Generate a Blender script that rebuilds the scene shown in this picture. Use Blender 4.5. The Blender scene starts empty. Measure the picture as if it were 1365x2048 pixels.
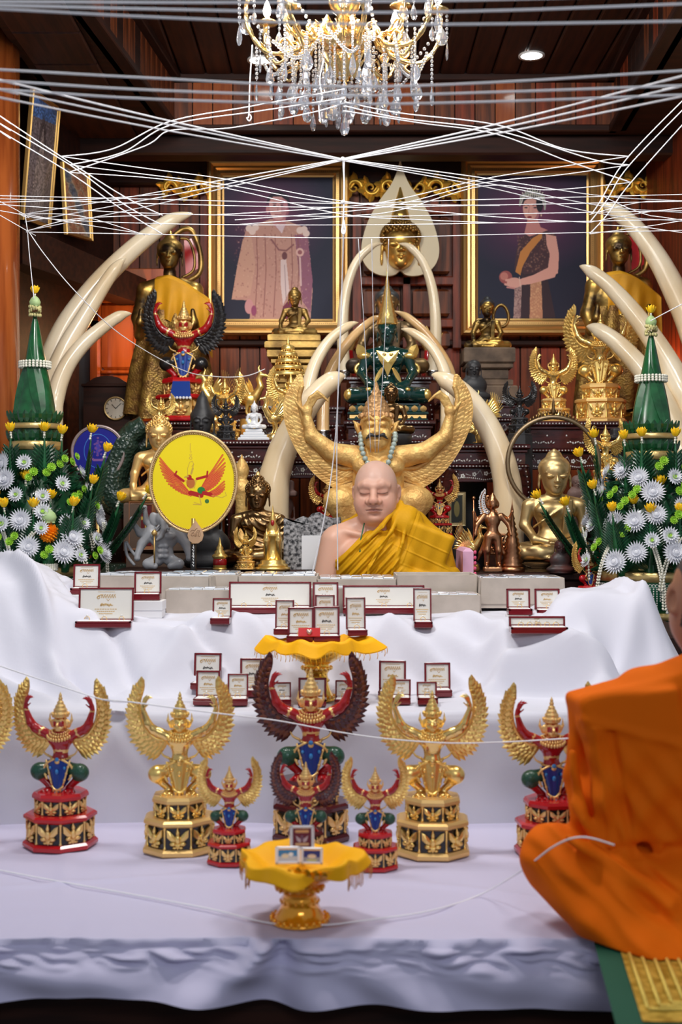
import bpy, bmesh, math, random
import numpy as np
from mathutils import Vector, Matrix, Euler, noise
random.seed(7); rng = np.random.RandomState(7)
sc = bpy.context.scene
COL = sc.collection
PI = math.pi
# ---------------------------------------------------------------- camera, world, lights, exposure
F = 2600.0; CX = 682.5; CY = 1024.0; CZ = 1.30      # focal length in pixels of the 1365x2048 frame, lens height
cam = bpy.data.cameras.new('camera'); camo = bpy.data.objects.new('camera', cam); COL.objects.link(camo)
camo.location = (0, 0, CZ); camo.rotation_euler = (PI/2, 0, 0)
cam.sensor_fit = 'VERTICAL'; cam.sensor_height = 36; cam.sensor_width = 24; cam.lens = F/2048*36
cam.clip_start = 0.05; cam.clip_end = 60
cam.dof.use_dof = True; cam.dof.focus_distance = 4.7; cam.dof.aperture_fstop = 3.6
sc.camera = camo
sc.view_settings.view_transform = 'Standard'; sc.view_settings.look = 'None'
sc.view_settings.gamma = 1; sc.view_settings.use_curve_mapping = False
sc.view_settings.exposure = 0.50
w = bpy.data.worlds.new('World'); sc.world = w; w.use_nodes = True
w.node_tree.nodes['Background'].inputs[0].default_value = (0.80, 0.86, 1.0, 1)
w.node_tree.nodes['Background'].inputs[1].default_value = 0.24
def area(name, loc, target, sx, sy, power, col=(1, 1, 1), spread=180):
    l = bpy.data.lights.new(name, 'AREA'); l.shape = 'RECTANGLE'; l.size = sx; l.size_y = sy
    l.energy = power; l.color = col; l.spread = math.radians(spread)
    o = bpy.data.objects.new(name, l); COL.objects.link(o); o.location = loc
    o.rotation_euler = (Vector(target)-Vector(loc)).to_track_quat('-Z', 'Y').to_euler(); return o
def point(name, loc, power, col=(1, 1, 1), r=0.05):
    l = bpy.data.lights.new(name, 'POINT'); l.energy = power; l.color = col; l.shadow_soft_size = r
    o = bpy.data.objects.new(name, l); COL.objects.link(o); o.location = loc; return o
def spot(name, loc, target, power, col=(1, 1, 1), size=60, r=0.04, blend=0.6):
    l = bpy.data.lights.new(name, 'SPOT'); l.energy = power; l.color = col; l.shadow_soft_size = r
    l.spot_size = math.radians(size); l.spot_blend = blend
    o = bpy.data.objects.new(name, l); COL.objects.link(o); o.location = loc
    o.rotation_euler = (Vector(target)-Vector(loc)).to_track_quat('-Z', 'Y').to_euler(); return o
area('added_overhead_light', (-0.9, 3.1, 3.35), (-0.4, 5.2, 0.9), 0.7, 0.4, 44, (1, 0.97, 0.93))  # three unseen area lights added overhead, left one strongest to rake the folds
area('added_overhead_light', (1.0, 3.1, 3.35), (0.5, 5.2, 0.9), 0.7, 0.4, 26, (1, 0.97, 0.93))
area('added_overhead_light', (0, 4.3, 3.42), (0, 4.2, 0), 1.0, 0.5, 20, (1, 0.98, 0.96))
area('front_fill_light', (0.6, -1.2, 2.9), (0, 4.5, 0.9), 1.6, 0.6, 21, (0.86, 0.92, 1.0))  # unseen fill light added behind the camera to brighten the statue fronts

# ---------------------------------------------------------------- helpers
def P(px, py, Y):
    return Vector(((px-CX)*Y/F, Y, CZ-(py-CY)*Y/F))
def px2m(n, Y): return n*Y/F

MATS = {}
def mat(name, col=(.8, .8, .8), rough=.5, metal=0., bump=0., bscale=60., var=0., vscale=8., coat=0., col2=None,
        trans=0., ior=1.45, emit=None, estr=0., sheen=0., sss=0., alpha=1., dist='noise', btype='noise', spec=None, stretch=None, bdist=.002):
    if name in MATS: return MATS[name]
    m = bpy.data.materials.new(name); MATS[name] = m; m.use_nodes = True
    nt = m.node_tree; b = nt.nodes['Principled BSDF']; L = nt.links.new
    b.inputs['Base Color'].default_value = (*col, 1); b.inputs['Roughness'].default_value = rough
    b.inputs['Metallic'].default_value = metal; b.inputs['IOR'].default_value = ior
    b.inputs['Coat Weight'].default_value = coat; b.inputs['Coat Roughness'].default_value = .08
    b.inputs['Transmission Weight'].default_value = trans
    b.inputs['Sheen Weight'].default_value = sheen
    if sss: b.inputs['Subsurface Weight'].default_value = sss; b.inputs['Subsurface Radius'].default_value = (1, .35, .2); b.inputs['Subsurface Scale'].default_value = .01
    b.inputs['Alpha'].default_value = alpha
    if spec is not None: b.inputs['Specular IOR Level'].default_value = spec
    if emit: b.inputs['Emission Color'].default_value = (*emit, 1); b.inputs['Emission Strength'].default_value = estr
    tc = None
    def coord():
        nonlocal tc
        if tc is None:
            tc = nt.nodes.new('ShaderNodeTexCoord').outputs['Object']
            if stretch:
                mp = nt.nodes.new('ShaderNodeMapping'); mp.inputs['Scale'].default_value = stretch; L(tc, mp.inputs[0]); tc = mp.outputs[0]
        return tc
    if var or col2:
        n = nt.nodes.new('ShaderNodeTexNoise' if dist == 'noise' else 'ShaderNodeTexVoronoi')
        n.inputs['Scale'].default_value = vscale; L(coord(), n.inputs['Vector'])
        if dist == 'noise': n.inputs['Detail'].default_value = 5
        r = nt.nodes.new('ShaderNodeValToRGB'); e = r.color_ramp.elements
        c2 = col2 if col2 else tuple(c*(1-var) for c in col)
        c1 = col if col2 else tuple(min(1, c*(1+var)) for c in col)
        e[0].position = .38; e[0].color = (*c2, 1); e[1].position = .62; e[1].color = (*c1, 1)
        L(n.outputs[0], r.inputs[0]); L(r.outputs[0], b.inputs['Base Color'])
    if bump:
        if btype == 'wave':
            n = nt.nodes.new('ShaderNodeTexWave'); n.inputs['Distortion'].default_value = 2
        elif btype == 'voronoi': n = nt.nodes.new('ShaderNodeTexVoronoi')
        else: n = nt.nodes.new('ShaderNodeTexNoise'); n.inputs['Detail'].default_value = 4
        n.inputs['Scale'].default_value = bscale; L(coord(), n.inputs['Vector'])
        bp = nt.nodes.new('ShaderNodeBump'); bp.inputs['Strength'].default_value = bump; bp.inputs['Distance'].default_value = bdist
        L(n.outputs[0], bp.inputs['Height']); L(bp.outputs[0], b.inputs['Normal'])
    return m
def colmat(name, rough=.6, coat=0., metal=0.):
    """material that takes its colour from the painted vertex colours of a flat print"""
    if name in MATS: return MATS[name]
    m = mat(name, rough=rough, coat=coat, metal=metal); nt = m.node_tree
    a = nt.nodes.new('ShaderNodeVertexColor'); a.layer_name = 'Col'
    nt.links.new(a.outputs[0], nt.nodes['Principled BSDF'].inputs['Base Color']); return m

def frame(d, up=Vector((0, 0, 1))):
    d = Vector(d).normalized()
    s = d.cross(up)
    if s.length < 1e-4: s = d.cross(Vector((0, 1, 0)))
    s.normalize(); return s, s.cross(d).normalized(), d

class MB:
    """collects shapes, each with a material slot, and links them as ONE mesh object"""
    def __init__(s): s.v = []; s.f = []; s.m = []; s.sm = []; s.cur = 0; s.mats = []; s.xf = None
    def use(s, m):
        if m not in s.mats: s.mats.append(m)
        s.cur = s.mats.index(m); return s
    def add(s, vs, fs, smooth=False):
        o = len(s.v)
        s.v.extend([tuple(v) for v in vs] if s.xf is None else [tuple(s.xf @ Vector(v)) for v in vs])
        s.f.extend([tuple(i+o for i in f) for f in fs]); s.m.extend([s.cur]*len(fs)); s.sm.extend([smooth]*len(fs)); return s
    def box(s, c, d, rot=None, bev=0.):
        """box of full size d centred on c, with chamfered vertical/horizontal edges when bev"""
        c = Vector(c); x, y, z = (q/2 for q in d)
        if bev <= 0:
            vs = [Vector((i*x, j*y, k*z)) for k in (-1, 1) for j in (-1, 1) for i in (-1, 1)]
            fs = [(0, 2, 3, 1), (4, 5, 7, 6), (0, 1, 5, 4), (2, 6, 7, 3), (0, 4, 6, 2), (1, 3, 7, 5)]
        else:
            b = min(bev, x*.95, y*.95, z*.95); vs = []; fs = []
            for (hx, hy, zz) in ((x-b, y-b, -z), (x, y, -z+b), (x, y, z-b), (x-b, y-b, z)):
                q = b*.999
                vs += [Vector(p) for p in ((-hx+q*0, -hy, zz), (hx, -hy, zz), (hx, hy, zz), (-hx, hy, zz))]
            for r in range(3):
                for i in range(4): fs.append((r*4+i, r*4+(i+1) % 4, r*4+4+(i+1) % 4, r*4+4+i))
            fs += [(3, 2, 1, 0), (12, 13, 14, 15)]
        if rot is not None:
            R = rot if isinstance(rot, Matrix) else Euler(rot).to_matrix(); vs = [R @ v for v in vs]
        return s.add([v+c for v in vs], fs)
    def b2(s, x0, x1, y0, y1, z0, z1, bev=0.):
        return s.box(((x0+x1)/2, (y0+y1)/2, (z0+z1)/2), (abs(x1-x0), abs(y1-y0), abs(z1-z0)), bev=bev)
    def tube(s, pts, rad, n=8, caps=True, flat=1., closed=False, smooth=True):
        pts = [Vector(p) for p in pts]; m = len(pts)
        rr = list(rad) if hasattr(rad, '__len__') else [rad]*m
        vs = []; fs = []; up = Vector((0, 0, 1)); ps = None
        for i, p in enumerate(pts):
            if closed: d = pts[(i+1) % m]-pts[i-1]
            else: d = pts[min(i+1, m-1)]-pts[max(i-1, 0)]
            if d.length < 1e-9: d = Vector((0, 0, 1))
            d.normalize()
            if ps is None: a, b, _ = frame(d)
            else:
                a = ps-d*ps.dot(d)
                if a.length < 1e-6: a, b, _ = frame(d)
                a.normalize(); b = a.cross(d).normalized()
            ps = a
            for k in range(n):
                t = 2*PI*k/n; vs.append(p+a*(math.cos(t)*rr[i])+b*(math.sin(t)*rr[i]*flat))
        R = m if closed else m-1
        for i in range(R):
            j = (i+1) % m
            for k in range(n):
                fs.append((i*n+k, i*n+(k+1) % n, j*n+(k+1) % n, j*n+k))
        if caps and not closed: fs += [tuple(range(n))[::-1], tuple((m-1)*n+k for k in range(n))]
        return s.add(vs, fs, smooth)
    def lathe(s, prof, c=(0, 0, 0), n=24, axis=None, smooth=True, sx=1., sy=1., ph=0., wob=None, cap=True):
        """prof: (radius, height) from the bottom up"""
        c = Vector(c); R = axis if axis is not None else Matrix.Identity(3); vs = []; fs = []
        for (r, z) in prof:
            for k in range(n):
                t = 2*PI*k/n+ph; q = r*(wob(t, z) if wob else 1)
                vs.append(c+R @ Vector((q*math.cos(t)*sx, q*math.sin(t)*sy, z)))
        m = len(prof)
        for i in range(m-1):
            for k in range(n): fs.append((i*n+k, i*n+(k+1) % n, (i+1)*n+(k+1) % n, (i+1)*n+k))
        if cap:
            if prof[0][0] > 1e-5: fs.append(tuple(range(n))[::-1])
            if prof[-1][0] > 1e-5: fs.append(tuple((m-1)*n+k for k in range(n)))
        return s.add(vs, fs, smooth)
    def ball(s, c, r, n=8, m=6, rot=None):
        r = (r, r, r) if not hasattr(r, '__len__') else r
        R = Matrix.Identity(3) if rot is None else (rot if isinstance(rot, Matrix) else Euler(rot).to_matrix()); c = Vector(c)
        vs = [c+R @ Vector((0, 0, -r[2]))]; fs = []
        for i in range(1, m):
            a = -PI/2+PI*i/m
            for k in range(n):
                t = 2*PI*k/n; vs.append(c+R @ Vector((r[0]*math.cos(a)*math.cos(t), r[1]*math.cos(a)*math.sin(t), r[2]*math.sin(a))))
        vs.append(c+R @ Vector((0, 0, r[2])))
        for k in range(n): fs.append((0, 1+(k+1) % n, 1+k))
        for i in range(m-2):
            for k in range(n): fs.append((1+i*n+k, 1+i*n+(k+1) % n, 1+(i+1)*n+(k+1) % n, 1+(i+1)*n+k))
        T = len(vs)-1
        for k in range(n): fs.append((T-n+k, T-n+(k+1) % n, T))
        return s.add(vs, fs, True)
    def prism(s, poly, t, c=(0, 0, 0), rot=None, dome=0.):
        """polygon in the local xz plane, thickness t along y (front at -y); dome>0 raises the middle of the front"""
        R = Matrix.Identity(3) if rot is None else (rot if isinstance(rot, Matrix) else Euler(rot).to_matrix()); c = Vector(c)
        n = len(poly); vs = [c+R @ Vector((x, -t/2, z)) for x, z in poly]+[c+R @ Vector((x, t/2, z)) for x, z in poly]
        fs = [(i, (i+1) % n, n+(i+1) % n, n+i) for i in range(n)]
        mx = sum(p[0] for p in poly)/n; mz = sum(p[1] for p in poly)/n
        vs += [c+R @ Vector((mx, -t/2-dome, mz)), c+R @ Vector((mx, t/2, mz))]
        fs += [(2*n, (i+1) % n, i) for i in range(n)]+[(2*n+1, n+i, n+(i+1) % n) for i in range(n)]
        return s.add(vs, fs)
    def grid(s, fn, nu, nv, smooth=True, cu=False):
        vs = [fn(i/(nu-1) if not cu else i/nu, j/(nv-1)) for j in range(nv) for i in range(nu)]; fs = []
        for j in range(nv-1):
            for i in range(nu-1 if not cu else nu):
                fs.append((j*nu+i, j*nu+(i+1) % nu, (j+1)*nu+(i+1) % nu, (j+1)*nu+i))
        return s.add(vs, fs, smooth)
    def blade(s, a, b, w, nrm, bend=0., ridge=.25, seg=4, thick=.0, prof=None):
        """a feather or leaf from a to b: width w, ridge raised along nrm, tip bending along nrm"""
        a = Vector(a); b = Vector(b); d = b-a; L = d.length; nrm = Vector(nrm).normalized(); sd = d.cross(nrm).normalized()
        prof = prof or (lambda t: math.sin(PI*min(1, (t*.82+.12)))**.8*(1-.0*t)); vs = []; fs = []
        for i in range(seg+1):
            t = i/seg; p = a+d*t+nrm*(bend*L*t*t); q = w/2*prof(t)
            if i == seg: q = w*.04
            vs += [p-sd*q, p+nrm*(w*ridge*prof(t)), p+sd*q, p-nrm*(thick or w*.06)]
        for i in range(seg):
            for k in range(4): fs.append((i*4+k, i*4+(k+1) % 4, i*4+4+(k+1) % 4, i*4+4+k))
        fs += [(3, 2, 1, 0), (seg*4, seg*4+1, seg*4+2, seg*4+3)]
        return s.add(vs, fs, False)
    def mesh(s, name):
        me = bpy.data.meshes.new(name)
        me.from_pydata(s.v, [], s.f)
        for m in s.mats: me.materials.append(m)
        me.polygons.foreach_set('material_index', s.m); me.polygons.foreach_set('use_smooth', s.sm)
        me.update(); return me
    def build(s, name, parent=None, m=None, kind=None):
        if m is not None: s.mats = [m]; s.m = [0]*len(s.f)
        o = bpy.data.objects.new(name, s.mesh(name)); COL.objects.link(o)
        if parent is not None: o.parent = parent
        if kind: o['kind'] = kind
        return o
def tag(o, label, cat, group=None):
    if len(label.split()) > 16: print('LONG', label)
    o['label'] = label; o['category'] = cat
    if group: o['group'] = group
    return o
def thing(name, label, cat, loc=(0, 0, 0), rz=0., group=None, scale=1.):
    o = bpy.data.objects.new(name, None); COL.objects.link(o); o.location = loc; o.rotation_euler = (0, 0, rz)
    o.scale = (scale,)*3; o.empty_display_size = .05
    return tag(o, label, cat, group)
def dup(root, loc=None, rz=None, label=None, group=None, scale=None, swap=None):
    def cp(o, par):
        c = o.copy(); COL.objects.link(c)
        if par is not None: c.parent = par
        if swap and c.type == 'MESH':
            key = (c.data.name, tuple(sorted((k.name, v.name) for k, v in swap.items())))
            if key not in DUPM:
                d = c.data.copy(); DUPM[key] = d
                for i, mm in enumerate(d.materials):
                    if mm in swap: d.materials[i] = swap[mm]
            c.data = DUPM[key]
        for ch in KIDS(o): cp(ch, c)
        return c
    r = cp(root, None)
    if loc is not None: r.location = loc
    if rz is not None: r.rotation_euler = (0, 0, rz)
    if scale is not None: r.scale = (scale,)*3
    if label:
        r['label'] = label
        if len(label.split()) > 16: print('LONG', label)
    if group: r['group'] = group
    return r
DUPM = {}
def KIDS(o): return list(o.children)
def catmull(pts, n=8, closed=False):
    pts = [Vector(p) for p in pts]; out = []; m = len(pts)
    rngs = range(m if closed else m-1)
    for i in rngs:
        if closed: p0, p1, p2, p3 = pts[i-1], pts[i], pts[(i+1) % m], pts[(i+2) % m]
        else: p0, p1, p2, p3 = pts[max(i-1, 0)], pts[i], pts[i+1], pts[min(i+2, m-1)]
        for k in range(n):
            t = k/n; out.append(.5*((2*p1)+(p2-p0)*t+(2*p0-5*p1+4*p2-p3)*t*t+(3*p1-p0-3*p2+p3)*t**3))
    if not closed: out.append(pts[-1])
    return out
def interp(xs, ys, x): return float(np.interp(x, xs, ys))

# ---------------------------------------------------------------- sculpting: smooth union of rounded shapes, meshed by surface nets
class SDF:
    def __init__(s, lo, hi, h):
        s.lo = np.array(lo, float); s.h = h
        s.n = np.ceil((np.array(hi)-s.lo)/h).astype(int)+1
        s.ax = [s.lo[i]+h*np.arange(s.n[i]) for i in range(3)]
        s.d = np.full(s.n, 1., np.float32); s.id = np.zeros(s.n, np.int8)
    def _sl(s, lo, hi):
        a = np.clip(np.floor((np.array(lo)-s.lo)/s.h).astype(int), 0, s.n-1); b = np.clip(np.ceil((np.array(hi)-s.lo)/s.h).astype(int)+1, 1, s.n)
        return tuple(slice(a[i], max(b[i], a[i]+1)) for i in range(3))
    def _app(s, lo, hi, f, k, tag, sub):
        mg = k+3*s.h; sl = s._sl(np.array(lo)-mg, np.array(hi)+mg)
        X = s.ax[0][sl[0]][:, None, None]; Y = s.ax[1][sl[1]][None, :, None]; Z = s.ax[2][sl[2]][None, None, :]
        b = f(X, Y, Z).astype(np.float32); a = s.d[sl]
        if sub:
            b = -b; h = np.maximum(k-np.abs(a-b), 0)/max(k, 1e-9); s.d[sl] = np.maximum(a, b)+h*h*k*.25
            return s
        if tag is not None:
            w = b < a if sub is False else None
            s.id[sl] = np.where(w, tag, s.id[sl])
        h = np.maximum(k-np.abs(a-b), 0)/max(k, 1e-9); s.d[sl] = np.minimum(a, b)-h*h*k*.25
        return s
    def ell(s, c, r, rot=None, k=.01, tag=0, sub=False):
        c = np.array(c, float); r = np.array((r, r, r) if not hasattr(r, '__len__') else r, float)
        R = (np.array(rot) if isinstance(rot, Matrix) else np.array(Euler(rot).to_matrix())) if rot is not None else None; m = r.max() if R is not None else r
        def f(X, Y, Z):
            x, y, z = X-c[0], Y-c[1], Z-c[2]
            if R is not None: x, y, z = (R[0, i]*x+R[1, i]*y+R[2, i]*z for i in range(3))
            k0 = np.sqrt((x/r[0])**2+(y/r[1])**2+(z/r[2])**2); k1 = np.sqrt((x/r[0]**2)**2+(y/r[1]**2)**2+(z/r[2]**2)**2)
            return k0*(k0-1)/np.maximum(k1, 1e-9)
        return s._app(c-m, c+m, f, k, tag, sub)
    def cap(s, a, b, ra, rb=None, k=.01, tag=0, sub=False, sq=None):
        a = np.array(a, float); b = np.array(b, float); rb = ra if rb is None else rb; ba = b-a; q = max(1e-12, ba.dot(ba)); M = max(ra, rb)
        def f(X, Y, Z):
            x, y, z = X-a[0], Y-a[1], Z-a[2]
            t = np.clip((x*ba[0]+y*ba[1]+z*ba[2])/q, 0, 1)
            return np.sqrt((x-t*ba[0])**2+(y-t*ba[1])**2+(z-t*ba[2])**2)-(ra+(rb-ra)*t)
        return s._app(np.minimum(a, b)-M, np.maximum(a, b)+M, f, k, tag, sub)
    def chain(s, pts, rs, k=.01, tag=0, sub=False):
        for i in range(len(pts)-1): s.cap(pts[i], pts[i+1], rs[i], rs[i+1], k, tag, sub)
        return s
    def box(s, c, hs, r=.0, rot=None, k=.005, tag=0, sub=False):
        c = np.array(c, float); hs = np.array(hs, float); R = (np.array(rot) if isinstance(rot, Matrix) else np.array(Euler(rot).to_matrix())) if rot is not None else None
        m = np.linalg.norm(hs)+r if R is not None else hs+r
        def f(X, Y, Z):
            x, y, z = X-c[0], Y-c[1], Z-c[2]
            if R is not None: x, y, z = (R[0, i]*x+R[1, i]*y+R[2, i]*z for i in range(3))
            x, y, z = np.abs(x)-hs[0]+r, np.abs(y)-hs[1]+r, np.abs(z)-hs[2]+r
            return np.sqrt(np.maximum(x, 0)**2+np.maximum(y, 0)**2+np.maximum(z, 0)**2)+np.minimum(np.maximum(x, np.maximum(y, z)), 0)-r
        return s._app(c-m, c+m, f, k, tag, sub)
    def cut(s, fn):
        """keep only where fn(X,Y,Z) < 0"""
        s.d = np.maximum(s.d, fn(s.ax[0][:, None, None], s.ax[1][None, :, None], s.ax[2][None, None, :])).astype(np.float32); return s
    def recolor(s, fn):
        """fn(X,Y,Z) -> tag array or -1 to keep"""
        t = fn(s.ax[0][:, None, None], s.ax[1][None, :, None], s.ax[2][None, None, :]); t = np.broadcast_to(t, s.id.shape)
        s.id = np.where(t >= 0, t, s.id).astype(np.int8); return s
    def mesh(s, name, mats, smooth=1, disp=None):
        D = s.d; n = D.shape; ins = D < 0
        cn = (n[0]-1, n[1]-1, n[2]-1); N = cn[0]*cn[1]*cn[2]
        edges = []; cells = []; pos = []
        for ax in range(3):
            sa = [slice(None)]*3; sb = [slice(None)]*3; sa[ax] = slice(0, -1); sb[ax] = slice(1, None)
            A = ins[tuple(sa)]; B = ins[tuple(sb)]; idx = np.argwhere(A != B)
            o1, o2 = [(1, 2), (2, 0), (0, 1)][ax]
            ok = (idx[:, o1] > 0) & (idx[:, o2] > 0) & (idx[:, o1] < n[o1]-1) & (idx[:, o2] < n[o2]-1); idx = idx[ok]
            e = idx.copy(); e[:, ax] += 1
            d0 = D[tuple(idx.T)].astype(float); d1 = D[tuple(e.T)].astype(float); t = d0/(d0-d1); p = idx.astype(float); p[:, ax] += t
            cs = []
            for da, db in ((-1, -1), (0, -1), (0, 0), (-1, 0)):
                c = idx.copy(); c[:, o1] += da; c[:, o2] += db; cs.append((c[:, 0]*cn[1]+c[:, 1])*cn[2]+c[:, 2])
            cs = np.stack(cs, 1); fl = d0 < 0
            cs[~fl] = cs[~fl][:, ::-1]; edges.append(cs); pos.append(p)
        Q = np.concatenate(edges); Pp = np.concatenate(pos)
        u, inv = np.unique(Q.ravel(), return_inverse=True); inv = inv.reshape(Q.shape)
        V = np.zeros((len(u), 3)); C = np.bincount(inv.ravel(), minlength=len(u))
        for a in range(3): V[:, a] = np.bincount(inv.ravel(), weights=np.repeat(Pp[:, a], 4), minlength=len(u))/C
        g = np.clip(np.rint(V).astype(int), 0, np.array(n)-1); T = s.id[tuple(g.T)]
        V = s.lo+V*s.h
        for _ in range(smooth):
            acc = np.zeros_like(V); cnt = np.zeros(len(V))
            for a, b in ((0, 1), (1, 2), (2, 3), (3, 0)):
                np.add.at(acc, inv[:, a], V[inv[:, b]]); np.add.at(acc, inv[:, b], V[inv[:, a]])
                np.add.at(cnt, inv[:, a], 1); np.add.at(cnt, inv[:, b], 1)
            V = V*.5+acc/cnt[:, None]*.5
        if disp is not None: V = disp(V)
        me = bpy.data.meshes.new(name); me.vertices.add(len(V)); me.vertices.foreach_set('co', V.ravel())
        me.loops.add(inv.size); me.loops.foreach_set('vertex_index', inv.ravel()); me.polygons.add(len(inv))
        me.polygons.foreach_set('loop_start', np.arange(0, inv.size, 4)); me.polygons.foreach_set('loop_total', np.full(len(inv), 4))
        for m in mats: me.materials.append(m)
        me.polygons.foreach_set('material_index', T[inv[:, 0]].astype(np.int32)); me.polygons.foreach_set('use_smooth', np.ones(len(inv), bool))
        me.update(calc_edges=True); me.validate(); return me
    def build(s, name, parent, mats, smooth=1, disp=None):
        o = bpy.data.objects.new(name, s.mesh(name, mats, smooth, disp)); COL.objects.link(o)
        if parent is not None: o.parent = parent
        return o

# ---------------------------------------------------------------- flat prints painted on a fine grid
class Canvas:
    def __init__(s, w, h, bg): s.w = w; s.h = h; s.a = np.ones((h, w, 3))*np.array(bg); s.Y, s.X = np.mgrid[0:h, 0:w]+.5
    def mix(s, m, c): s.a = s.a*(1-m[..., None])+np.array(c)*m[..., None]; return s
    def ell(s, cx, cy, rx, ry, c, rot=0., soft=1., al=1.):
        x = s.X-cx; y = s.Y-cy; co, si = math.cos(rot), math.sin(rot); u = x*co+y*si; v = -x*si+y*co
        d = (np.sqrt((u/rx)**2+(v/ry)**2)-1)*min(rx, ry); return s.mix(np.clip(.5-d/soft, 0, 1)*al, c)
    def poly(s, pts, c, al=1.):
        ins = np.zeros(s.X.shape, bool); n = len(pts)
        for i in range(n):
            x1, y1 = pts[i]; x2, y2 = pts[(i+1) % n]
            if y1 == y2: continue
            k = ((y1 > s.Y) != (y2 > s.Y)) & (s.X < (x2-x1)*(s.Y-y1)/(y2-y1)+x1); ins ^= k
        return s.mix(ins*al, c)
    def line(s, pts, w, c, al=1.):
        for (x1, y1), (x2, y2) in zip(pts[:-1], pts[1:]):
            dx, dy = x2-x1, y2-y1; q = max(1e-9, dx*dx+dy*dy); t = np.clip(((s.X-x1)*dx+(s.Y-y1)*dy)/q, 0, 1)
            d = np.hypot(s.X-x1-t*dx, s.Y-y1-t*dy); s.mix(np.clip((w/2-d)+.5, 0, 1)*al, c)
        return s
    def noise(s, amp, sc=1, mask=None):
        r = np.random.RandomState(3); g = r.rand(int(s.h/sc)+2, int(s.w/sc)+2); f = g[(s.Y/sc).astype(int), (s.X/sc).astype(int)]-.5
        if mask is not None: f = f*mask
        s.a = np.clip(s.a*(1+amp*f[..., None]), 0, 255); return s
def lin(c): return tuple((x/255/12.92 if x/255 <= .04045 else ((x/255+.055)/1.055)**2.4) for x in c)
def print_obj(name, cv, w, h, parent, m, origin=None, warp=None):
    """flat print facing -y, centred in x, from z=0 to z=h; canvas colours are sRGB 0..255"""
    H, W = cv.h, cv.w; xs = np.linspace(-w/2, w/2, W+1); zs = np.linspace(h, 0, H+1)
    X, Z = np.meshgrid(xs, zs); V = np.stack([X, np.zeros_like(X), Z], -1).reshape(-1, 3)
    i, j = np.meshgrid(np.arange(W), np.arange(H)); a = j*(W+1)+i
    q = np.stack([a+W+1, a+W+2, a+1, a], -1).reshape(-1, 4)
    me = bpy.data.meshes.new(name); me.vertices.add(len(V)); me.vertices.foreach_set('co', V.ravel())
    me.loops.add(q.size); me.loops.foreach_set('vertex_index', q.ravel()); me.polygons.add(len(q))
    me.polygons.foreach_set('loop_start', np.arange(0, q.size, 4)); me.polygons.foreach_set('loop_total', np.full(len(q), 4))
    c = np.clip(cv.a/255, 0, 1); c = np.where(c <= .04045, c/12.92, ((c+.055)/1.055)**2.4).reshape(-1, 3)
    ca = me.color_attributes.new('Col', 'FLOAT_COLOR', 'CORNER'); cc = np.ones((len(q), 4, 4)); cc[..., :3] = c[:, None, :]
    ca.data.foreach_set('color', cc.ravel()); me.materials.append(m); me.update(calc_edges=True)
    o = bpy.data.objects.new(name, me); COL.objects.link(o)
    if parent is not None: o.parent = parent
    return o
def simple_cloth(c): return c
# ---------------------------------------------------------------- materials
GOLD = mat('shiny_gold', (1.0, .70, .22), .28, .82, bump=.35, bscale=160, bdist=.0015)
GOLDP = mat('polished_gold', (1.0, .70, .24), .2, .85, bump=.12, bscale=90)
GOLDW = mat('gilded_wood', (.90, .60, .21), .48, .45, bump=1., bscale=75, col2=(.66, .38, .12), vscale=22, bdist=.004)
GOLDO = mat('old_gold', (.52, .33, .10), .42, .9, bump=.5, bscale=70, col2=(.17, .10, .035), vscale=11)
GOLDD = mat('dark_gilt', (.75, .47, .12), .35, .9, bump=.5, bscale=60, col2=(.06, .04, .025), vscale=9)
GOLDM = mat('matt_gold', (.95, .63, .24), .4, .7, bump=.2, bscale=200)
BRONZE = mat('bronze', (.34, .21, .09), .28, 1., bump=.15, bscale=80, col2=(.16, .09, .04), vscale=9)
BRASS = mat('satin_brass', (.64, .46, .21), .38, .85, bump=.08, bscale=120, var=.12, vscale=6)
COPPER = mat('copper_bronze', (.50, .24, .12), .3, 1., bump=.2, bscale=120, var=.2)
RED = mat('red_lacquer', (.40, .006, .010), .22, coat=.6)
REDB = mat('bright_red_lacquer', (.52, .008, .012), .25, coat=.5)
MAROON = mat('maroon_lacquer', (.085, .008, .010), .25, coat=.5)
BLUE = mat('blue_enamel', (.01, .045, .28), .25, coat=.5)
SKYB = mat('light_blue_gem', (.03, .22, .55), .15, coat=.6)
GREEN = mat('dark_green_lacquer', (.008, .07, .035), .35, coat=.4, bump=.5, bscale=260, btype='voronoi')
EMER = mat('emerald_glass', (.006, .035, .03), .12, coat=.8)
BLACK = mat('black_lacquer', (.012, .011, .012), .28, coat=.3)
BLACKS = mat('black_stone', (.035, .035, .038), .45, bump=.3, bscale=50)
IVORY = mat('ivory', (.93, .80, .58), .28, coat=.35, col2=(.80, .62, .38), vscale=2.2, stretch=(3, 3, .8))
IVORYY = mat('yellowed_ivory', (.80, .55, .27), .28, coat=.35, col2=(.58, .32, .12), vscale=3)
ROSE = mat('rosewood', (.055, .010, .009), .22, coat=.5, var=.35, vscale=12, stretch=(1, 1, 6))
PEARL = mat('mother_of_pearl', (.75, .74, .72), .25, coat=.5, var=.15, vscale=60)
WOOD = mat('brown_wood', (.22, .055, .016), .45, coat=.0, spec=.35, col2=(.075, .021, .009), vscale=5, stretch=(9, 9, .7), bump=.15, bscale=30)
WOODR = mat('reddish_wood', (.28, .045, .013), .42, coat=.0, spec=.35, col2=(.11, .022, .009), vscale=5, stretch=(9, 9, .7), bump=.15, bscale=30)
WOODO = mat('orange_wood', (.42, .105, .022), .25, coat=.5, col2=(.26, .055, .012), vscale=4, stretch=(7, 7, .6))
WOODK = mat('dark_wood', (.040, .013, .008), .55, coat=.0, spec=.25, col2=(.02, .008, .006), vscale=5, stretch=(.8, 8, 8))
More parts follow.
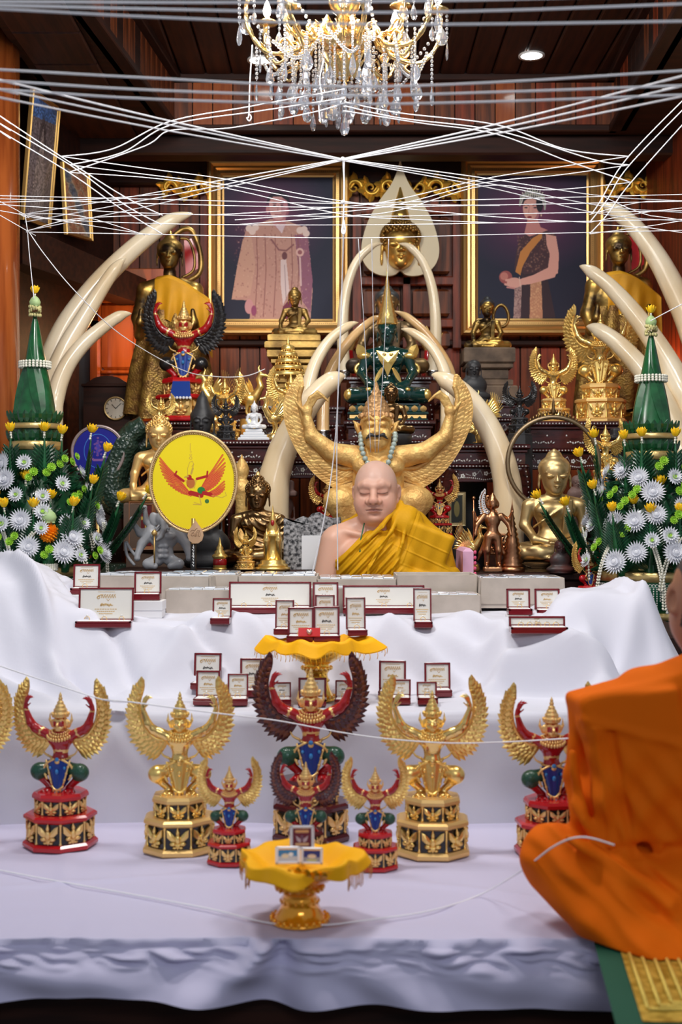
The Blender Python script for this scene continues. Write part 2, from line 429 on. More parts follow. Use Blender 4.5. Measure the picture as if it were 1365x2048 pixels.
WOODC = mat('ceiling_wood', (.060, .019, .010), .5, coat=.0, spec=.3, col2=(.028, .010, .007), vscale=5, stretch=(9, .7, 9))
WHITEC = mat('white_cloth', (.68, .68, .77), .75, bump=.25, bscale=9, sheen=.2, bdist=.01)
LILAC = mat('white_floor_cloth', (.60, .57, .76), .62, bump=.25, bscale=7, sheen=.1, bdist=.012)
MAROONB = mat('maroon_box_lacquer', (.17, .006, .012), .2, coat=.6)
SATIN = mat('cream_satin', (.80, .78, .73), .5, sheen=.3)
SATINW = mat('white_satin', (.88, .89, .88), .4, sheen=.3)
GOLDINK = mat('gold_ink', (.72, .47, .17), .4, .3)
BLACKINK = mat('black_ink', (.03, .022, .02), .5)
CARD = mat('grey_cardboard', (.52, .45, .385), .8, var=.06, vscale=20)
CLEAR = mat('clear_plastic', (.82, .86, .92), .1, trans=.0, coat=.5, spec=.8)
YCLOTH = mat('yellow_cloth', (1.0, .48, .004), .6, bump=.4, bscale=60, spec=.3)
SKIN = mat('skin', (.72, .40, .28), .45, sss=.12, var=.05, vscale=7, bump=.1, bscale=180)
ROBE = mat('mustard_robe', (.66, .33, .004), .62, bump=.25, bscale=240, spec=.25, var=.05, vscale=3)
ORANGE = mat('orange_robe', (.80, .145, .002), .8, bump=.25, bscale=160, spec=.15, var=.06, vscale=3)
WHITEP = mat('white_porcelain', (.80, .82, .86), .15, coat=.6)
GREYS = mat('grey_resin', (.42, .43, .46), .35, coat=.3, bump=.2, bscale=60)
STRING = mat('white_string', (.95, .95, .98), .7, bump=.5, bscale=900)
TERRA = mat('dark_terracotta', (.17, .10, .085), .6, bump=.4, bscale=40)
LEAF = mat('banana_leaf', (.010, .085, .026), .25, coat=.4, var=.35, vscale=18)
LEAFD = mat('dark_leaf', (.008, .055, .022), .3, coat=.35, var=.4, vscale=20)
PETALW = mat('white_petal', (.74, .75, .80), .55)
JASM = mat('jasmine_bud', (.82, .80, .68), .5)
GRN = mat('green_pompon', (.34, .62, .05), .5)
YROSE = mat('yellow_rose', (.95, .60, .01), .5)
LOTUS = mat('lotus_bud_green', (.42, .58, .26), .45, var=.1, vscale=15)
MARI = mat('orange_marigold', (1.0, .34, .004), .55)
GSTRIPE = mat('gold_ribbon', (.70, .50, .20), .35, .7, bump=.5, bscale=80)
MAT3 = colmat('flat_print', .5, .1)
MATG = colmat('satin_print', .6, .0)
GREENM = mat('green_mat_cloth', (.006, .085, .045), .8)
GOLDBR = mat('gold_brocade', (.70, .48, .08), .45, .4, bump=.8, bscale=55, btype='voronoi', col2=(.38, .24, .02), vscale=40)

# ---------------------------------------------------------------- the setting
def struct(name, mb, m=None, parent=None):
    o = mb.build(name, parent, m)
    if parent is None: o['kind'] = 'structure'
    return o
YW = 7.0; YB = 6.45
struct('floor', MB().b2(-3.2, 3.2, -2, 7.3, -.1, 0), WOODK)
# back wall: a slab, boards standing proud of it one by one, rails and carved panels
wall = struct('wall_back', MB().b2(-3.2, 3.2, YW+.03, YW+.15, 0, 3.25), WOODK)
for zi, (z0, z1) in enumerate(((.85, 2.19), (2.215, 3.2))):
    pw = .108; x = -1.95; i = 0
    me = {}
    while x < 2.6:
        k = random.randrange(4); key = (zi, k)
        if key not in me:
            b = MB(); b.b2(.004, pw-.004, -.022-.004*(k % 2), .0, z0, z1, bev=.008); me[key] = b.mesh('plank'); me[key].materials.append(WOODR if k % 3 else WOOD)
        o = bpy.data.objects.new('plank', me[key]); COL.objects.link(o); o.parent = wall; o.location = (x, YW+.03, 0); x += pw
b = MB()
b.b2(-1.95, 2.6, YW-.035, YW+.02, 2.19, 2.225, .008)       # rail under the frames
b.b2(-3, 3, YW-.06, YW+.03, 3.05, 3.25, .01)
struct('rail', b, WOODK, wall)
# panelled strip between the two portraits
def rect(b, x0, x1, y0, y1, Y, t0, t1, bev=.006):
    a = P(x0, y0, Y); c = P(x1, y1, Y); b.b2(a.x, c.x, Y-t0, Y+t1, c.z, a.z, bev); return b
for (x0, x1, y0, y1) in ((706, 722, 415, 700), (806, 820, 415, 700), (905, 921, 415, 700), (722, 905, 415, 432), (722, 905, 556, 574), (722, 905, 640, 658)):
    struct('stile', rect(MB(), x0, x1, y0, y1, YW, .055, .01), WOODR, wall)
for (x0, x1) in ((728, 800), (826, 899)):
    for (y0, y1) in ((438, 550), (580, 634), (664, 698)): struct('panel', rect(MB(), x0, x1, y0, y1, YW, .038, .01, .014), WOOD, wall)
# bulkhead round the raised ceiling: frieze boards, trims
zs = CZ+762*YB/F; zt = CZ+869*YB/F
cL = Vector((-.836, YB, 0)); cR = Vector((1.364, YB, 0)); nL = cL+(Vector((-.964, 4.99, 0))-cL)*2.2; nR = cR+(Vector((1.298, 4.944, 0))-cR)*2.2
def frieze(name, A, B, pw, mats):
    d = B-A; L = d.length; ang = math.atan2(d.y, d.x)
    bk = MB(); bk.b2(0, L, .012, .05, zs, zt)
    w_ = bk.build(name, None, WOODK); w_['kind'] = 'structure'; w_.location = A; w_.rotation_euler.z = ang
    n = int(L/pw); q = L/n; me = []
    for k in range(3):
        m_ = MB(); m_.b2(.003, q-.003, -.012, .014, zs+.02, zt-.02, bev=.006); me.append(m_.mesh('plank')); me[-1].materials.append(mats[k % len(mats)])
    for i in range(n):
        o = bpy.data.objects.new('plank', me[random.randrange(3)]); COL.objects.link(o); o.parent = w_; o.location = (i*q, 0, 0)
    t = MB(); t.b2(-.0, L, -.04, .02, zs-.012, zs+.022, .005); t.b2(0, L, -.05, .02, zt-.03, zt+.01, .005); t.build('moulding', w_, WOODK)
    return w_
frieze('trim_1', cL, cR, .098, (WOODO, WOOD, WOODR))
frieze('trim_2', nL, cL, .098, (WOOD, WOODK, WOOD))
frieze('trim_3', cR, nR, .098, (WOOD, WOODK, WOODR))
ce = struct('ceiling', MB().b2(-3.2, 3.2, 1.8, YB+.1, zt+.03, zt+.12), WOODK)
me = []
for k in range(3):
    m_ = MB(); m_.b2(.003, .125, 2.0, YB+.02, zt, zt+.03, bev=.008); me.append(m_.mesh('plank')); me[-1].materials.append(WOODC)
for i in range(19):
    o = bpy.data.objects.new('plank', me[i % 3]); COL.objects.link(o); o.parent = ce; o.location = (-1.05+i*.128, 0, 0)
# lowered ceiling round the tray
b = MB()
b.b2(-3.2, 3.2, YB+.02, YW+.1, zs, zs+.05)
b.add([(-1.29, 1.8, zs), (nL.x-.02, nL.y, zs), (cL.x-.02, YB+.05, zs), (-1.29, YB+.05, zs)], [(3, 2, 1, 0)]); b.b2(-3.2, -1.29, 5.55, YB+.05, zs, zs+.05); b.b2(-1.33, -1.27, 1.8, YB, zs, 3.76); b.b2(-3.2, -1.2, 1.8, YB+.1, 3.75, 3.8)
b.add([(3.2, 1.8, zs), (nR.x+.02, nR.y, zs), (cR.x+.02, YB+.05, zs), (3.2, YB+.05, zs)], [(0, 1, 2, 3)])
so = struct('ceiling_soffit', b, WOODK)
for i in range(12):
    o = MB().b2(-1.29 if i < 10 else -3.0, -1.02, 2.2+i*.36, 2.2+i*.36+.35, zs-.02, zs-.002, .006).build('plank', so, WOODC)
b = MB(); b.b2(-3.2, 3.2, YB+.06, YB+.2, zs-.1, zs, .01); struct('trim_4', b, WOODK)
# left: lacquered column, dark recess, beam, lit panel
b = MB(); b.lathe([(.185, 0), (.185, 3.74)], (-1.50, 5.3, 0), 40); struct('column', b, WOODO)
wl = struct('wall_left', MB().add([(-1.52, 5.2, 0), (-1.22, YW+.05, 0), (-1.22, YW+.05, 3.3), (-1.52, 5.2, 3.3), (-1.6, 5.2, 0), (-1.3, YW+.05, 0), (-1.3, YW+.05, 3.3), (-1.6, 5.2, 3.3)],
     [(3, 2, 1, 0), (4, 5, 6, 7), (3, 7, 6, 2), (0, 4, 7, 3)]), WOODK)
A = P(45, 448, 5.6); B = P(330, 575, 6.9); d = B-A
b = MB(); h = .14
b.add([A, B, B-Vector((0, 0, .13)), A-Vector((0, 0, .17)), A+Vector((-.1, .1, 0)), B+Vector((-.1, .1, 0)), B+Vector((-.1, .1, -.13)), A+Vector((-.1, .1, -.17))],
      [(3, 2, 1, 0), (4, 5, 6, 7), (0, 1, 5, 4), (3, 7, 6, 2), (0, 4, 7, 3)])
struct('trim_6', b, WOODK)
# lit orange wood panel in the left corner, with raised moulding
a = P(188, 560, 6.7); c = P(330, 870, 6.7)
lp = struct('wall_corner', MB().b2(a.x-.05, c.x, 6.7, 6.78, .5, a.z+.06, .004), WOODO)
for (x0, x1, y0, y1) in ((198, 276, 600, 748), (285, 322, 600, 748), (198, 276, 762, 850)):
    a = P(x0, y0, 6.7); c = P(x1, y1, 6.7)
    struct('panel', MB().b2(a.x+.02, c.x-.02, 6.672, 6.70, c.z+.02, a.z-.02, .018), WOODO, lp)
    m_ = MB()
    for q in ((a.x, a.x+.018, c.z, a.z), (c.x-.018, c.x, c.z, a.z), (a.x, c.x, a.z-.018, a.z), (a.x, c.x, c.z, c.z+.018)): m_.b2(q[0], q[1], 6.675, 6.70, q[2], q[3], .005)
    struct('moulding', m_, WOODO, lp)
# right wall, dark red boards, coming forward
wr = struct('wall_right', MB().add([(1.62, YW+.05, 0), (1.75, 5.4, 0), (1.75, 5.4, 3.3), (1.62, YW+.05, 3.3), (1.72, YW+.05, 0), (1.85, 5.4, 0), (1.85, 5.4, 3.3), (1.72, YW+.05, 3.3)],
     [(3, 2, 1, 0), (4, 5, 6, 7), (3, 7, 6, 2), (1, 2, 6, 5)]), WOODR)
# down-lights in the ceiling
for i, (px, py) in enumerate(((1064, 110), (521, 119))):
    Y = (zt-CZ)*F/(CY-py); x = (px-CX)*Y/F
    t = thing('ceiling_downlight', ('round white downlight glowing in the dark plank ceiling right of the chandelier', 'downlight glowing in the ceiling half hidden behind the chandelier crystals')[i], 'downlight', (x, Y, zt), group='ceiling downlights')
    b = MB(); b.lathe([(.050, -.006), (.062, -.008), (.062, .0), (.050, .0)], n=28, cap=False); b.build('rim', t, mat('white_metal', (.8, .8, .8), .3))
    b = MB(); b.lathe([(.0, -.003), (.051, -.004)], n=28, cap=False); b.build('lens', t, mat('lamp_lens', (1, 1, 1), .5, emit=(.9, 1., .97), estr=9))
    spot('downlight_beam', (x, Y, zt-.03), (x, Y, 0), 14, (.95, 1, .97), 90)
point('warm_corner_lamp', P(292, 690, 6.42), 4.0, (1, .55, .25), .04)
point('warm_corner_lamp', P(1330, 760, 6.5), 5.0, (1, .55, .28), .05)
# ---------------------------------------------------------------- draped steps
def g2(x, y, cx, cy, sx, sy): return math.exp(-((x-cx)/sx)**2-((y-cy)/sy)**2)
def sst(a, b, x): t = min(1, max(0, (x-a)/(b-a))); return t*t*(3-2*t)
def seg_d(x, y, a, b):
    dx, dy = b[0]-a[0], b[1]-a[1]; t = max(0, min(1, ((x-a[0])*dx+(y-a[1])*dy)/(dx*dx+dy*dy)))
    return math.hypot(x-a[0]-t*dx, y-a[1]-t*dy), t
# folds as (start, end, width, height) in plan
FOLDS = []
def H(x, Y):
    """height of the white cloth over the upper steps"""
    swag = .05*math.sin(x*2.6+.6)+.03*math.sin(x*6.1+1)
    s = sst(3.86+swag*.6, 4.06+swag*.5, Y)
    z = .752+.212*s
    z += .13*math.exp(-((x+1.08)/.20)**2-((Y-4.28)/.26)**2)          # mound at the left end
    z += .05*sst(-.62, -.95, x)*sst(3.7, 4.1, Y)
    z += .085*math.exp(-((x-.80)/.17)**4-((Y-4.17)/.20)**4)          # mound at the right end
    z += .135*(sst(.40, .50, x)-sst(.74, .84, x))*sst(3.80, 3.86, Y)*(1-s)
    z -= .25*sst(.95, 1.16, x)*sst(3.8, 4.1, Y)
    for (a, b, wd, ht) in FOLDS:
        d, t = seg_d(x, Y, a, b); z += 1.35*ht*math.exp(-(d/wd)**2)*(.4+.6*math.sin(PI*min(1, max(0, t*.9+.05))))
    n = noise.noise((x*3.1, Y*3.3, 1.7)); n2 = noise.noise((x*9, Y*11, 4.2))
    z += .008*n+.0025*n2
    w1 = x+Y*.9+.10*noise.noise((x*2.2, Y*2.2, 8)); w2 = x*.8-Y*1.2+.12*noise.noise((x*2, Y*2.4, 21)); on = .25+.75*sst(3.75, 3.95, Y)
    z += on*(.011*(1-abs(noise.noise((w1*9, (x-Y)*1.6, 5)))*2.6)*.6+.010*(1-abs(noise.noise((w2*8, (x+Y)*1.5, 9)))*2.6)*.6)*(.35+.65*max(sst(-.55, -.8, x), sst(.5, .85, x), s*(1-s)*3.4))
    return z
FOLDS += [((-1.02, 4.15), (-.72, 3.66), .030, .040), ((-.90, 4.25), (-.60, 3.86), .020, -.030), ((-.60, 4.02), (-.28, 3.90), .022, .020),
          ((-.36, 4.06), (-.62, 3.84), .03, .028), ((-.33, 4.06), (-.10, 3.86), .03, .022), ((.16, 4.06), (.44, 3.84), .030, .032), ((.14, 4.06), (-.04, 3.86), .028, .022),
          ((.30, 4.02), (.80, 3.80), .024, .024), ((.62, 3.95), (.95, 3.78), .03, .030), ((.98, 4.1), (.72, 3.74), .03, .028),
          ((-.75, 4.08), (-.30, 3.92), .018, -.022), ((.36, 4.12), (.50, 3.96), .02, .022), ((.9, 4.2), (1.05, 3.9), .03, .02), ((-1.1, 3.95), (-.8, 3.62), .03, .03),
          ((.52, 4.0), (.88, 3.70), .035, .030), ((.86, 4.30), (.98, 3.95), .022, .022), ((.70, 4.25), (.62, 4.02), .02, -.02), ((-1.15, 4.3), (-.84, 3.9), .022, .03), ((-.95, 4.35), (-.8, 4.1), .02, -.02), ((-.5, 4.0), (-.2, 3.85), .016, -.016), ((.2, 3.98), (.5, 3.82), .018, -.02), ((-.98, 4.0), (-.62, 3.75), .02, -.022)]
def cloth_upper():
    b = MB().use(WHITEC); nx = 300; YF = 3.57
    ys = [YF+(4.72-YF)*(j/150)**1.0 for j in range(151)]
    x0, x1 = -1.55, 1.19
    rows = []
    # riser
    nr = 46
    vs = []; 
    def fr(x, t):   # t 0 bottom .. 1 top edge
        zt_ = H(x, YF+.012); f = .010*math.sin(x*9+1.2*math.sin(x*3))*(1-t)+.006*noise.noise((x*7, t*1.2, 2)) - .016*(1-t)
        f += .010*math.sin(x*17+2*math.sin(x*5+1))*(.3+.7*t)*(1-t)*2+.014*sum(math.exp(-((x-(-.62+.2*(1-t)*k))/.03)**2) for k in (-1, 1))*(t)
        return Vector((x, YF+f-.012*(1 if t < .98 else 0)*1.0, .452+(zt_-.006-.452)*t))
    for j in range(nr):
        t = j/nr
        for i in range(nx+1):
            x = x0+(x1-x0)*i/nx; p = fr(x, t)
            if t > .9: p.y += .012*((t-.9)/.1)**2
            vs.append(p)
    for Y in ys:
        for i in range(nx+1):
            x = x0+(x1-x0)*i/nx; vs.append(Vector((x, Y, H(x, Y))))
    R = nr+len(ys); fs = []
    for j in range(R-1):
        for i in range(nx): fs.append((j*(nx+1)+i, j*(nx+1)+i+1, (j+1)*(nx+1)+i+1, (j+1)*(nx+1)+i))
    b.add(vs, fs, True)
    # right-hand end falls to the floor cloth
    n = len(ys); vs = []; fs = []
    for k in range(12):
        for Y in ys:
            z0 = H(x1, Y); t = k/11; vs.append(Vector((x1+.012*math.sin(Y*22)*t+.01*t, Y, z0+(.452-z0)*t)))
    for k in range(11):
        for j in range(n-1): fs.append((k*n+j, (k+1)*n+j, (k+1)*n+j+1, k*n+j+1))
    b.add(vs, fs, True)
    o = b.build('altar_cloth'); tag(o, 'white cloth draped in folds over the raised display steps behind the statues', 'cloth'); return o
UC = cloth_upper()
b = MB()
b.b2(-1.54, 1.17, 3.62, 4.68, .437, .70, .01); b.b2(-1.54, 1.17, 4.12, 4.68, .70, .91, .01)
tag(b.build('display_step', None, WOODK), 'dark wooden two-level display step hidden under the white cloth', 'step')

def Hd(x, Y):
    z = .452+.0022*noise.noise((x*4, Y*5, 3))+.0018*noise.noise((x*11, Y*13, 5))
    for (a, b_, wd, ht) in DF:
        d, t = seg_d(x, Y, a, b_); z += ht*math.exp(-(d/wd)**2)*math.sin(PI*min(1, max(0.02, t*.96+.02)))
    return z
DF = [((-.13, 2.66), (-.10, 3.0), .02, .006), ((-.9, 2.9), (-.3, 3.05), .018, .006), ((-.5, 3.15), (-.05, 3.2), .02, .005), ((.1, 3.0), (.55, 2.8), .02, .007), ((.2, 3.25), (.6, 3.1), .02, .005), ((-.7, 3.3), (-.6, 2.8), .02, .005), ((.35, 2.7), (.6, 2.95), .015, .006)]
def cloth_lower():
    b = MB().use(LILAC); x0, x1 = -1.2, .545; nx = 230
    vs = []; fs = []; nr = 34
    def e(x): return 2.585+.012*noise.noise((x*6, 0, 0))
    for j in range(nr):
        t = j/nr      # 0 at the hem
        for i in range(nx+1):
            x = x0+(x1-x0)*i/nx; pinch = math.exp(-((x+.14)/.035)**2)
            f = .012*math.sin(x*13+2*math.sin(x*4))*(1-t)+.012*noise.noise((x*10, t*1.5, 7))
            f += -.055*math.exp(-((x+.14+.13*(1-t))/(.03+.05*(1-t)))**2)*(1-t*.3)+.050*math.exp(-((x+.14-.02)/(.018+.05*(1-t)))**2)
            zb = .322+.028*math.exp(-((x+.40)/.30)**2)-.012*math.exp(-((x+.10)/.05)**2)+.003*math.sin(x*9)
            crk = .016*(1-2.4*abs(noise.noise((x*15+t*2, t*6, 3))))*sst(.45, .8, t)*(1-sst(.93, 1, t))+.018*math.sin(x*21+t*5+2*math.sin(x*7))*sst(1, .2, t)*sst(.0, .5, 1-t)*.6
            vs.append(Vector((x, e(x)-.016-.02*(1-t)+f+crk+.016*sst(.86, 1, t)**2, zb+(Hd(x, e(x))-.010-zb)*t)))
    ys = [0]+[j/110 for j in range(1, 111)]
    for q in ys:
        for i in range(nx+1):
            x = x0+(x1-x0)*i/nx; Y = e(x)+(3.66-e(x))*q; vs.append(Vector((x, Y, Hd(x, Y)+.0035*noise.noise((x*24, Y*9, 2))*max(0, 1-q*6))))
    R = nr+len(ys)
    for j in range(R-1):
        for i in range(nx): fs.append((j*(nx+1)+i, j*(nx+1)+i+1, (j+1)*(nx+1)+i+1, (j+1)*(nx+1)+i))
    b.add(vs, fs, True); o = b.build('floor_cloth'); tag(o, 'pale lilac-white cloth covering the low front platform with gathered hanging edge', 'cloth'); return o
cloth_lower()
b = MB(); b.b2(-1.5, 1.75, 2.63, 4.71, .0, .435, .01)
pf = b.build('platform', None, WOODK); pf['kind'] = 'structure'; pf.name = 'platform'
tag(pf, 'low dark platform carrying the cloth and the garuda statues', 'platform'); del pf['kind']
b = MB(); b.add([(-1.30, 4.72, 0), (1.58, 4.72, 0), (1.58, 6.97, 0), (-1.19, 6.97, 0), (-1.19, 5.6, 0), (-1.30, 5.1, 0), (-1.30, 4.72, .62), (1.58, 4.72, .62), (1.58, 6.97, .62), (-1.19, 6.97, .62), (-1.19, 5.6, .62), (-1.30, 5.1, .62)], [(6, 7, 8, 9, 10, 11), (0, 1, 7, 6), (1, 2, 8, 7), (2, 3, 9, 8), (3, 4, 10, 9), (4, 5, 11, 10), (5, 0, 6, 11), (5, 4, 3, 2, 1, 0)])
pf = b.build('shrine_dais', None, WOODK); tag(pf, 'dark wooden dais under the shrine tables and the seated monk', 'platform')
b = MB(); b.b2(-3, 3, 1.6, 2.56, .0, .03); struct('floor_carpet', b, mat('dark_carpet', (.01, .01, .012), .9))
# ---------------------------------------------------------------- garuda statues (lengths in pixels of the front row, scaled on build)
def wing_mesh(name, side, S, m_f, m_b, m_e, rows=((0, 1.0, 21), (1, .80, 19), (2, .60, 17), (3, .40, 15), (4, .22, 13)), E=None, Sp=None, ydepth=9, wid=13.0, lead=4.6):
    """a wing of separately modelled feathers fanning from its leading edge"""
    Sp = Sp or [(22, 232), (44, 228), (66, 243), (80, 268), (84, 296), (80, 322)]
    E = E or [(30, 184), (52, 182), (74, 190), (94, 208), (108, 234), (114, 264), (113, 296), (106, 322), (95, 344), (80, 358)]
    def cur(pts, t):
        n = len(pts)-1; u = min(max(t, 0), 1)*n; i = min(int(u), n-1); f = u-i
        return (pts[i][0]+(pts[i+1][0]-pts[i][0])*f, pts[i][1]+(pts[i+1][1]-pts[i][1])*f)
    sm = lambda pts: [(p.x, p.z) for p in catmull([Vector((a, 0, c)) for a, c in pts], 6)]
    Sq, Eq = sm(Sp), sm(E)
    b = MB()
    for (r, L, n) in rows:
        for i in range(n):
            t = (i+.25*(r % 2))/(n-1); a = cur(Sq, min(1, t)); tt = min(1, t*.86+.14) if L > .3 else t; e = cur(Eq, tt)
            jit = 1+.05*math.sin(i*2.3+r)
            q = (a[0]+(e[0]-a[0])*L*jit, a[1]+(e[1]-a[1])*L*jit)
            y0 = ydepth-2.4*r; y1 = ydepth-1.9*r+(2 if r == 0 else 0)-5*t*(e[0]/100)
            b.use((m_f, m_b, m_f)[r % 3])
            b.blade((side*a[0]*S, y0*S, a[1]*S), (side*q[0]*S, y1*S, q[1]*S), wid*S*(1.0-.08*r), (0, -1, 0), bend=.05, ridge=.22, seg=5,
                    prof=lambda t: (min(1, .45+t*1.6) if t < .72 else max(.05, 1-((t-.72)/.28)**2.2*.95)))
    b.use(m_e)
    p = [(side*x*S, (ydepth-9)*S, z*S) for x, z in Sq]; n = len(p)
    b.tube(p, [lead*S*(1-.55*i/n) for i in range(n)], 8)
    return b
def relief(b, c, nrm_rot, w, h):
    """small winged crest carved in relief on a pedestal panel, facing -y before rotation"""
    R = Matrix.Rotation(nrm_rot, 3, 'Z'); c = Vector(c)
    def q(x, y, z): return c+R @ Vector((x*w, y, z*h))
    for s in (-1, 1):
        b.prism([(0, -.12*h), (s*.30*w, -.06*h), (s*.48*w, .12*h), (s*.5*w, .48*h), (s*.34*w, .40*h), (s*.16*w, .2*h)] if s > 0 else [(0, -.12*h), (-.16*w, .2*h), (-.34*w, .40*h), (-.5*w, .48*h), (-.48*w, .12*h), (-.30*w, -.06*h)], w*.12, c-R @ Vector((0, w*.05, 0)), R, dome=w*.06)
        b.ball(q(s*.22, -w*.08, -.2), (w*.17, w*.10, h*.12), 6, 4); b.ball(q(s*.14, -w*.06, -.40), (w*.12, w*.07, h*.07), 6, 4)
    b.ball(q(0, -w*.1, .02), (w*.15, w*.12, h*.26), 6, 5); b.ball(q(0, -w*.1, .34), (w*.10, w*.1, h*.12), 6, 4)
    b.lathe([(w*.09, .40*h), (w*.02, .56*h), (0, .6*h)], c-R @ Vector((0, w*.08, 0)), 6)
    b.prism([(-.16*w, -.2*h), (0, -.5*h), (.16*w, -.2*h)][::-1], w*.1, c-R @ Vector((0, w*.04, 0)), R, dome=w*.05)
def pedestal(par, S, m_slab, m_panel, m_rel, R1=80, R2=60, hts=(0, 14, 62, 72, 104, 116)):
    """two-tier octagonal pedestal with relief panels"""
    ph = PI/8; c8 = math.cos(ph)
    h0, h1, h2, h3, h4, h5 = hts
    b = MB().use(m_slab)
    def oct_(prof): b.lathe([(r*S, z*S) for r, z in prof], n=8, ph=ph, smooth=False)
    oct_([(R1-2, h0), (R1, h0+3), (R1, h0+9), (R1-5, h1), (R1-8, h1)])
    oct_([(R1-8, h2-4), (R1-2, h2), (R1-2, h2+6), (R1-8, h3), (R2-3, h3)])
    oct_([(R2-6, h4-3), (R2, h4), (R2, h4+6), (R2-4, h5), (0, h5)])
    b.build('tier_slab', par)
    b = MB().use(m_panel); b.lathe([((R1-10)*S, h1*S), ((R1-10)*S, (h2-3)*S)], n=8, ph=ph, smooth=False); b.lathe([((R2-7)*S, (h3-1)*S), ((R2-7)*S, (h4-2)*S)], n=8, ph=ph, smooth=False)
    b.build('tier_panel', par)
    def mkrel(name, w, h):
        b = MB().use(m_rel); relief(b, (0, 0, 0), 0, w, h); return b.mesh(name)
    for (Rr, za, zb, fm) in ((R1-10, h1, h2-3, .92), (R2-7, h3, h4-2, .92)):
        w = 2*Rr*math.sin(ph); a = Rr*c8; hh = zb-za; me = mkrel('relief_panel', w*.84*S, hh*.92*S)
        pm = MB().use(m_rel); pm.lathe([(3.4*S, 0), (3.4*S, 3*S), (2.1*S, 5*S), (2.1*S, (hh-6)*S), (3.4*S, (hh-3)*S), (3.4*S, (hh)*S)], n=6); pme = pm.mesh('corner_post')
        for k in range(8):
            t = k*PI/4-PI/2
            if math.sin(t) > .3: continue        # the back faces carry none
            o = bpy.data.objects.new('relief_panel', me); COL.objects.link(o); o.parent = par
            o.location = (a*math.cos(t)*S, a*math.sin(t)*S, (za+hh*.47)*S); o.rotation_euler.z = t+PI/2
            for q in ((t-PI/8,) if k else (t-PI/8, t+PI/8)):
                pass
            o = bpy.data.objects.new('corner_post', pme); COL.objects.link(o); o.parent = par
            o.location = (Rr*math.cos(t-PI/8)*S, Rr*math.sin(t-PI/8)*S, za*S)
        t = -PI/2+3*PI/4-PI/8
        o = bpy.data.objects.new('corner_post', pme); COL.objects.link(o); o.parent = par; o.location = (Rr*math.cos(t)*S, Rr*math.sin(t)*S, za*S)
    return h5
def garuda_body(S, h=.0021):
    """tags: 0 skin, 1 leggings, 2 gold, 3 apron cloth"""
    s = SDF((-100*S, -42*S, 108*S), (100*S, 40*S, 345*S), h)
    p = lambda x, y, z: (x*S, y*S, z*S)
    k = 5*S
    s.ell(p(0, 0, 226), (28*S, 16*S, 21*S), k=k); s.ell(p(0, 2, 204), (17*S, 13*S, 22*S), k=9*S); s.ell(p(0, 1, 186), (19*S, 14*S, 12*S), k=6*S)
    for q in (-1, 1):
        s.ell(p(q*11, -9, 226), (14*S, 8*S, 10*S), k=4*S)                      # chest
        s.ell(p(q*25, 1, 234), (10*S, 10*S, 9*S), k=5*S)
        s.chain([p(q*27, 0, 236), p(q*56, -3, 250), p(q*66, -5, 262), p(q*76, -8, 292)], [11*S, 9.5*S, 8.8*S, 5.4*S], k=4*S)
        s.ell(p(q*40, -2, 243), (13*S, 9*S, 8.5*S), (0, -q*.45, 0), k=4*S)
        s.ell(p(q*75, -9, 300), (5.5*S, 4*S, 8*S), (0, -q*.2, 0), k=3*S)
        for j in range(4):
            s.chain([p(q*(77-j*1.6), -10-j*.8, 304), p(q*(74-j*3.2), -11-j*.8, 316), p(q*(66-j*4), -12-j*.6, 324-j*2)], [2.1*S, 1.8*S, 1.2*S], k=1.2*S)
        s.cap(p(q*71, -11, 298), p(q*63, -13, 305), 2.2*S, 1.5*S, k=1.5*S)
        s.chain([p(q*12, 4, 166), p(q*42, -2, 160)], [12*S, 16*S], k=5*S, tag=1); s.ell(p(q*47, -4, 157), (19*S, 17*S, 19*S), (0, q*.3, 0), k=4*S, tag=1)
        s.chain([p(q*44, -4, 146), p(q*20, -2, 124)], [9*S, 7*S], k=4*S, tag=0)
        s.ell(p(q*24, -8, 118), (13*S, 12*S, 6*S), k=4*S)
        for j in (-1, 0, 1): s.chain([p(q*24+j*8, -14, 118), p(q*27+j*11, -25, 116), p(q*28+j*12, -30, 112)], [4*S, 3.4*S, 1.4*S], k=2*S)
        s.ell(p(q*18, -1, 262), (2.6*S, 4*S, 8*S), k=2*S, tag=2)
        s.chain([p(q*18, 2, 254), p(q*25, 2, 268), p(q*24, 2, 284)], [3.6*S, 3*S, .9*S], k=1.5*S, tag=2)
        s.ell(p(q*6.5, -13.5, 264), (4.4*S, 3*S, 2.6*S), k=1.5*S); s.chain([p(q*2, -14.5, 268), p(q*7, -14, 271), p(q*12, -11, 269)], [1.5*S, 1.7*S, 1.0*S], k=1.0*S, tag=2)
        s.chain([p(q*2, -15, 252.5), p(q*7, -14, 251.5), p(q*11.5, -11, 254.5)], [1.6*S, 1.4*S, .8*S], k=.8*S, tag=2)
    s.cap(p(0, 1, 236), p(0, 0, 250), 10*S, 10*S, k=4*S); s.ell(p(0, 0, 262), (16.5*S, 15.5*S, 18*S), k=4*S); s.ell(p(0, -3, 250), (11*S, 11*S, 8*S), k=4*S)
    s.chain([p(0, -13, 266), p(0, -19, 259), p(0, -18.5, 256)], [2.2*S, 3.0*S, 1.8*S], k=2*S, tag=2)     # beak
    s.cap(p(-4, -13.5, 247), p(4, -13.5, 247), 1.8*S, k=1*S, tag=0)
    s.recolor(lambda X, Y, Z: np.where((Z > 246*S) & (Z < 281*S) & (np.abs(X) < 24*S) & ((np.abs(X) > 11.0*S) | (Z > 273*S) | (Y > 2*S) | (Z < 249*S)), 2, -1))
    s.ell(p(0, 2, 172), (24*S, 16*S, 13*S), k=4*S, tag=3)
    s.recolor(lambda X, Y, Z: np.where((np.abs(Z-203*S+np.abs(X)*.12) < 3.2*S) & (np.abs(X) < 30*S), 2, -1))
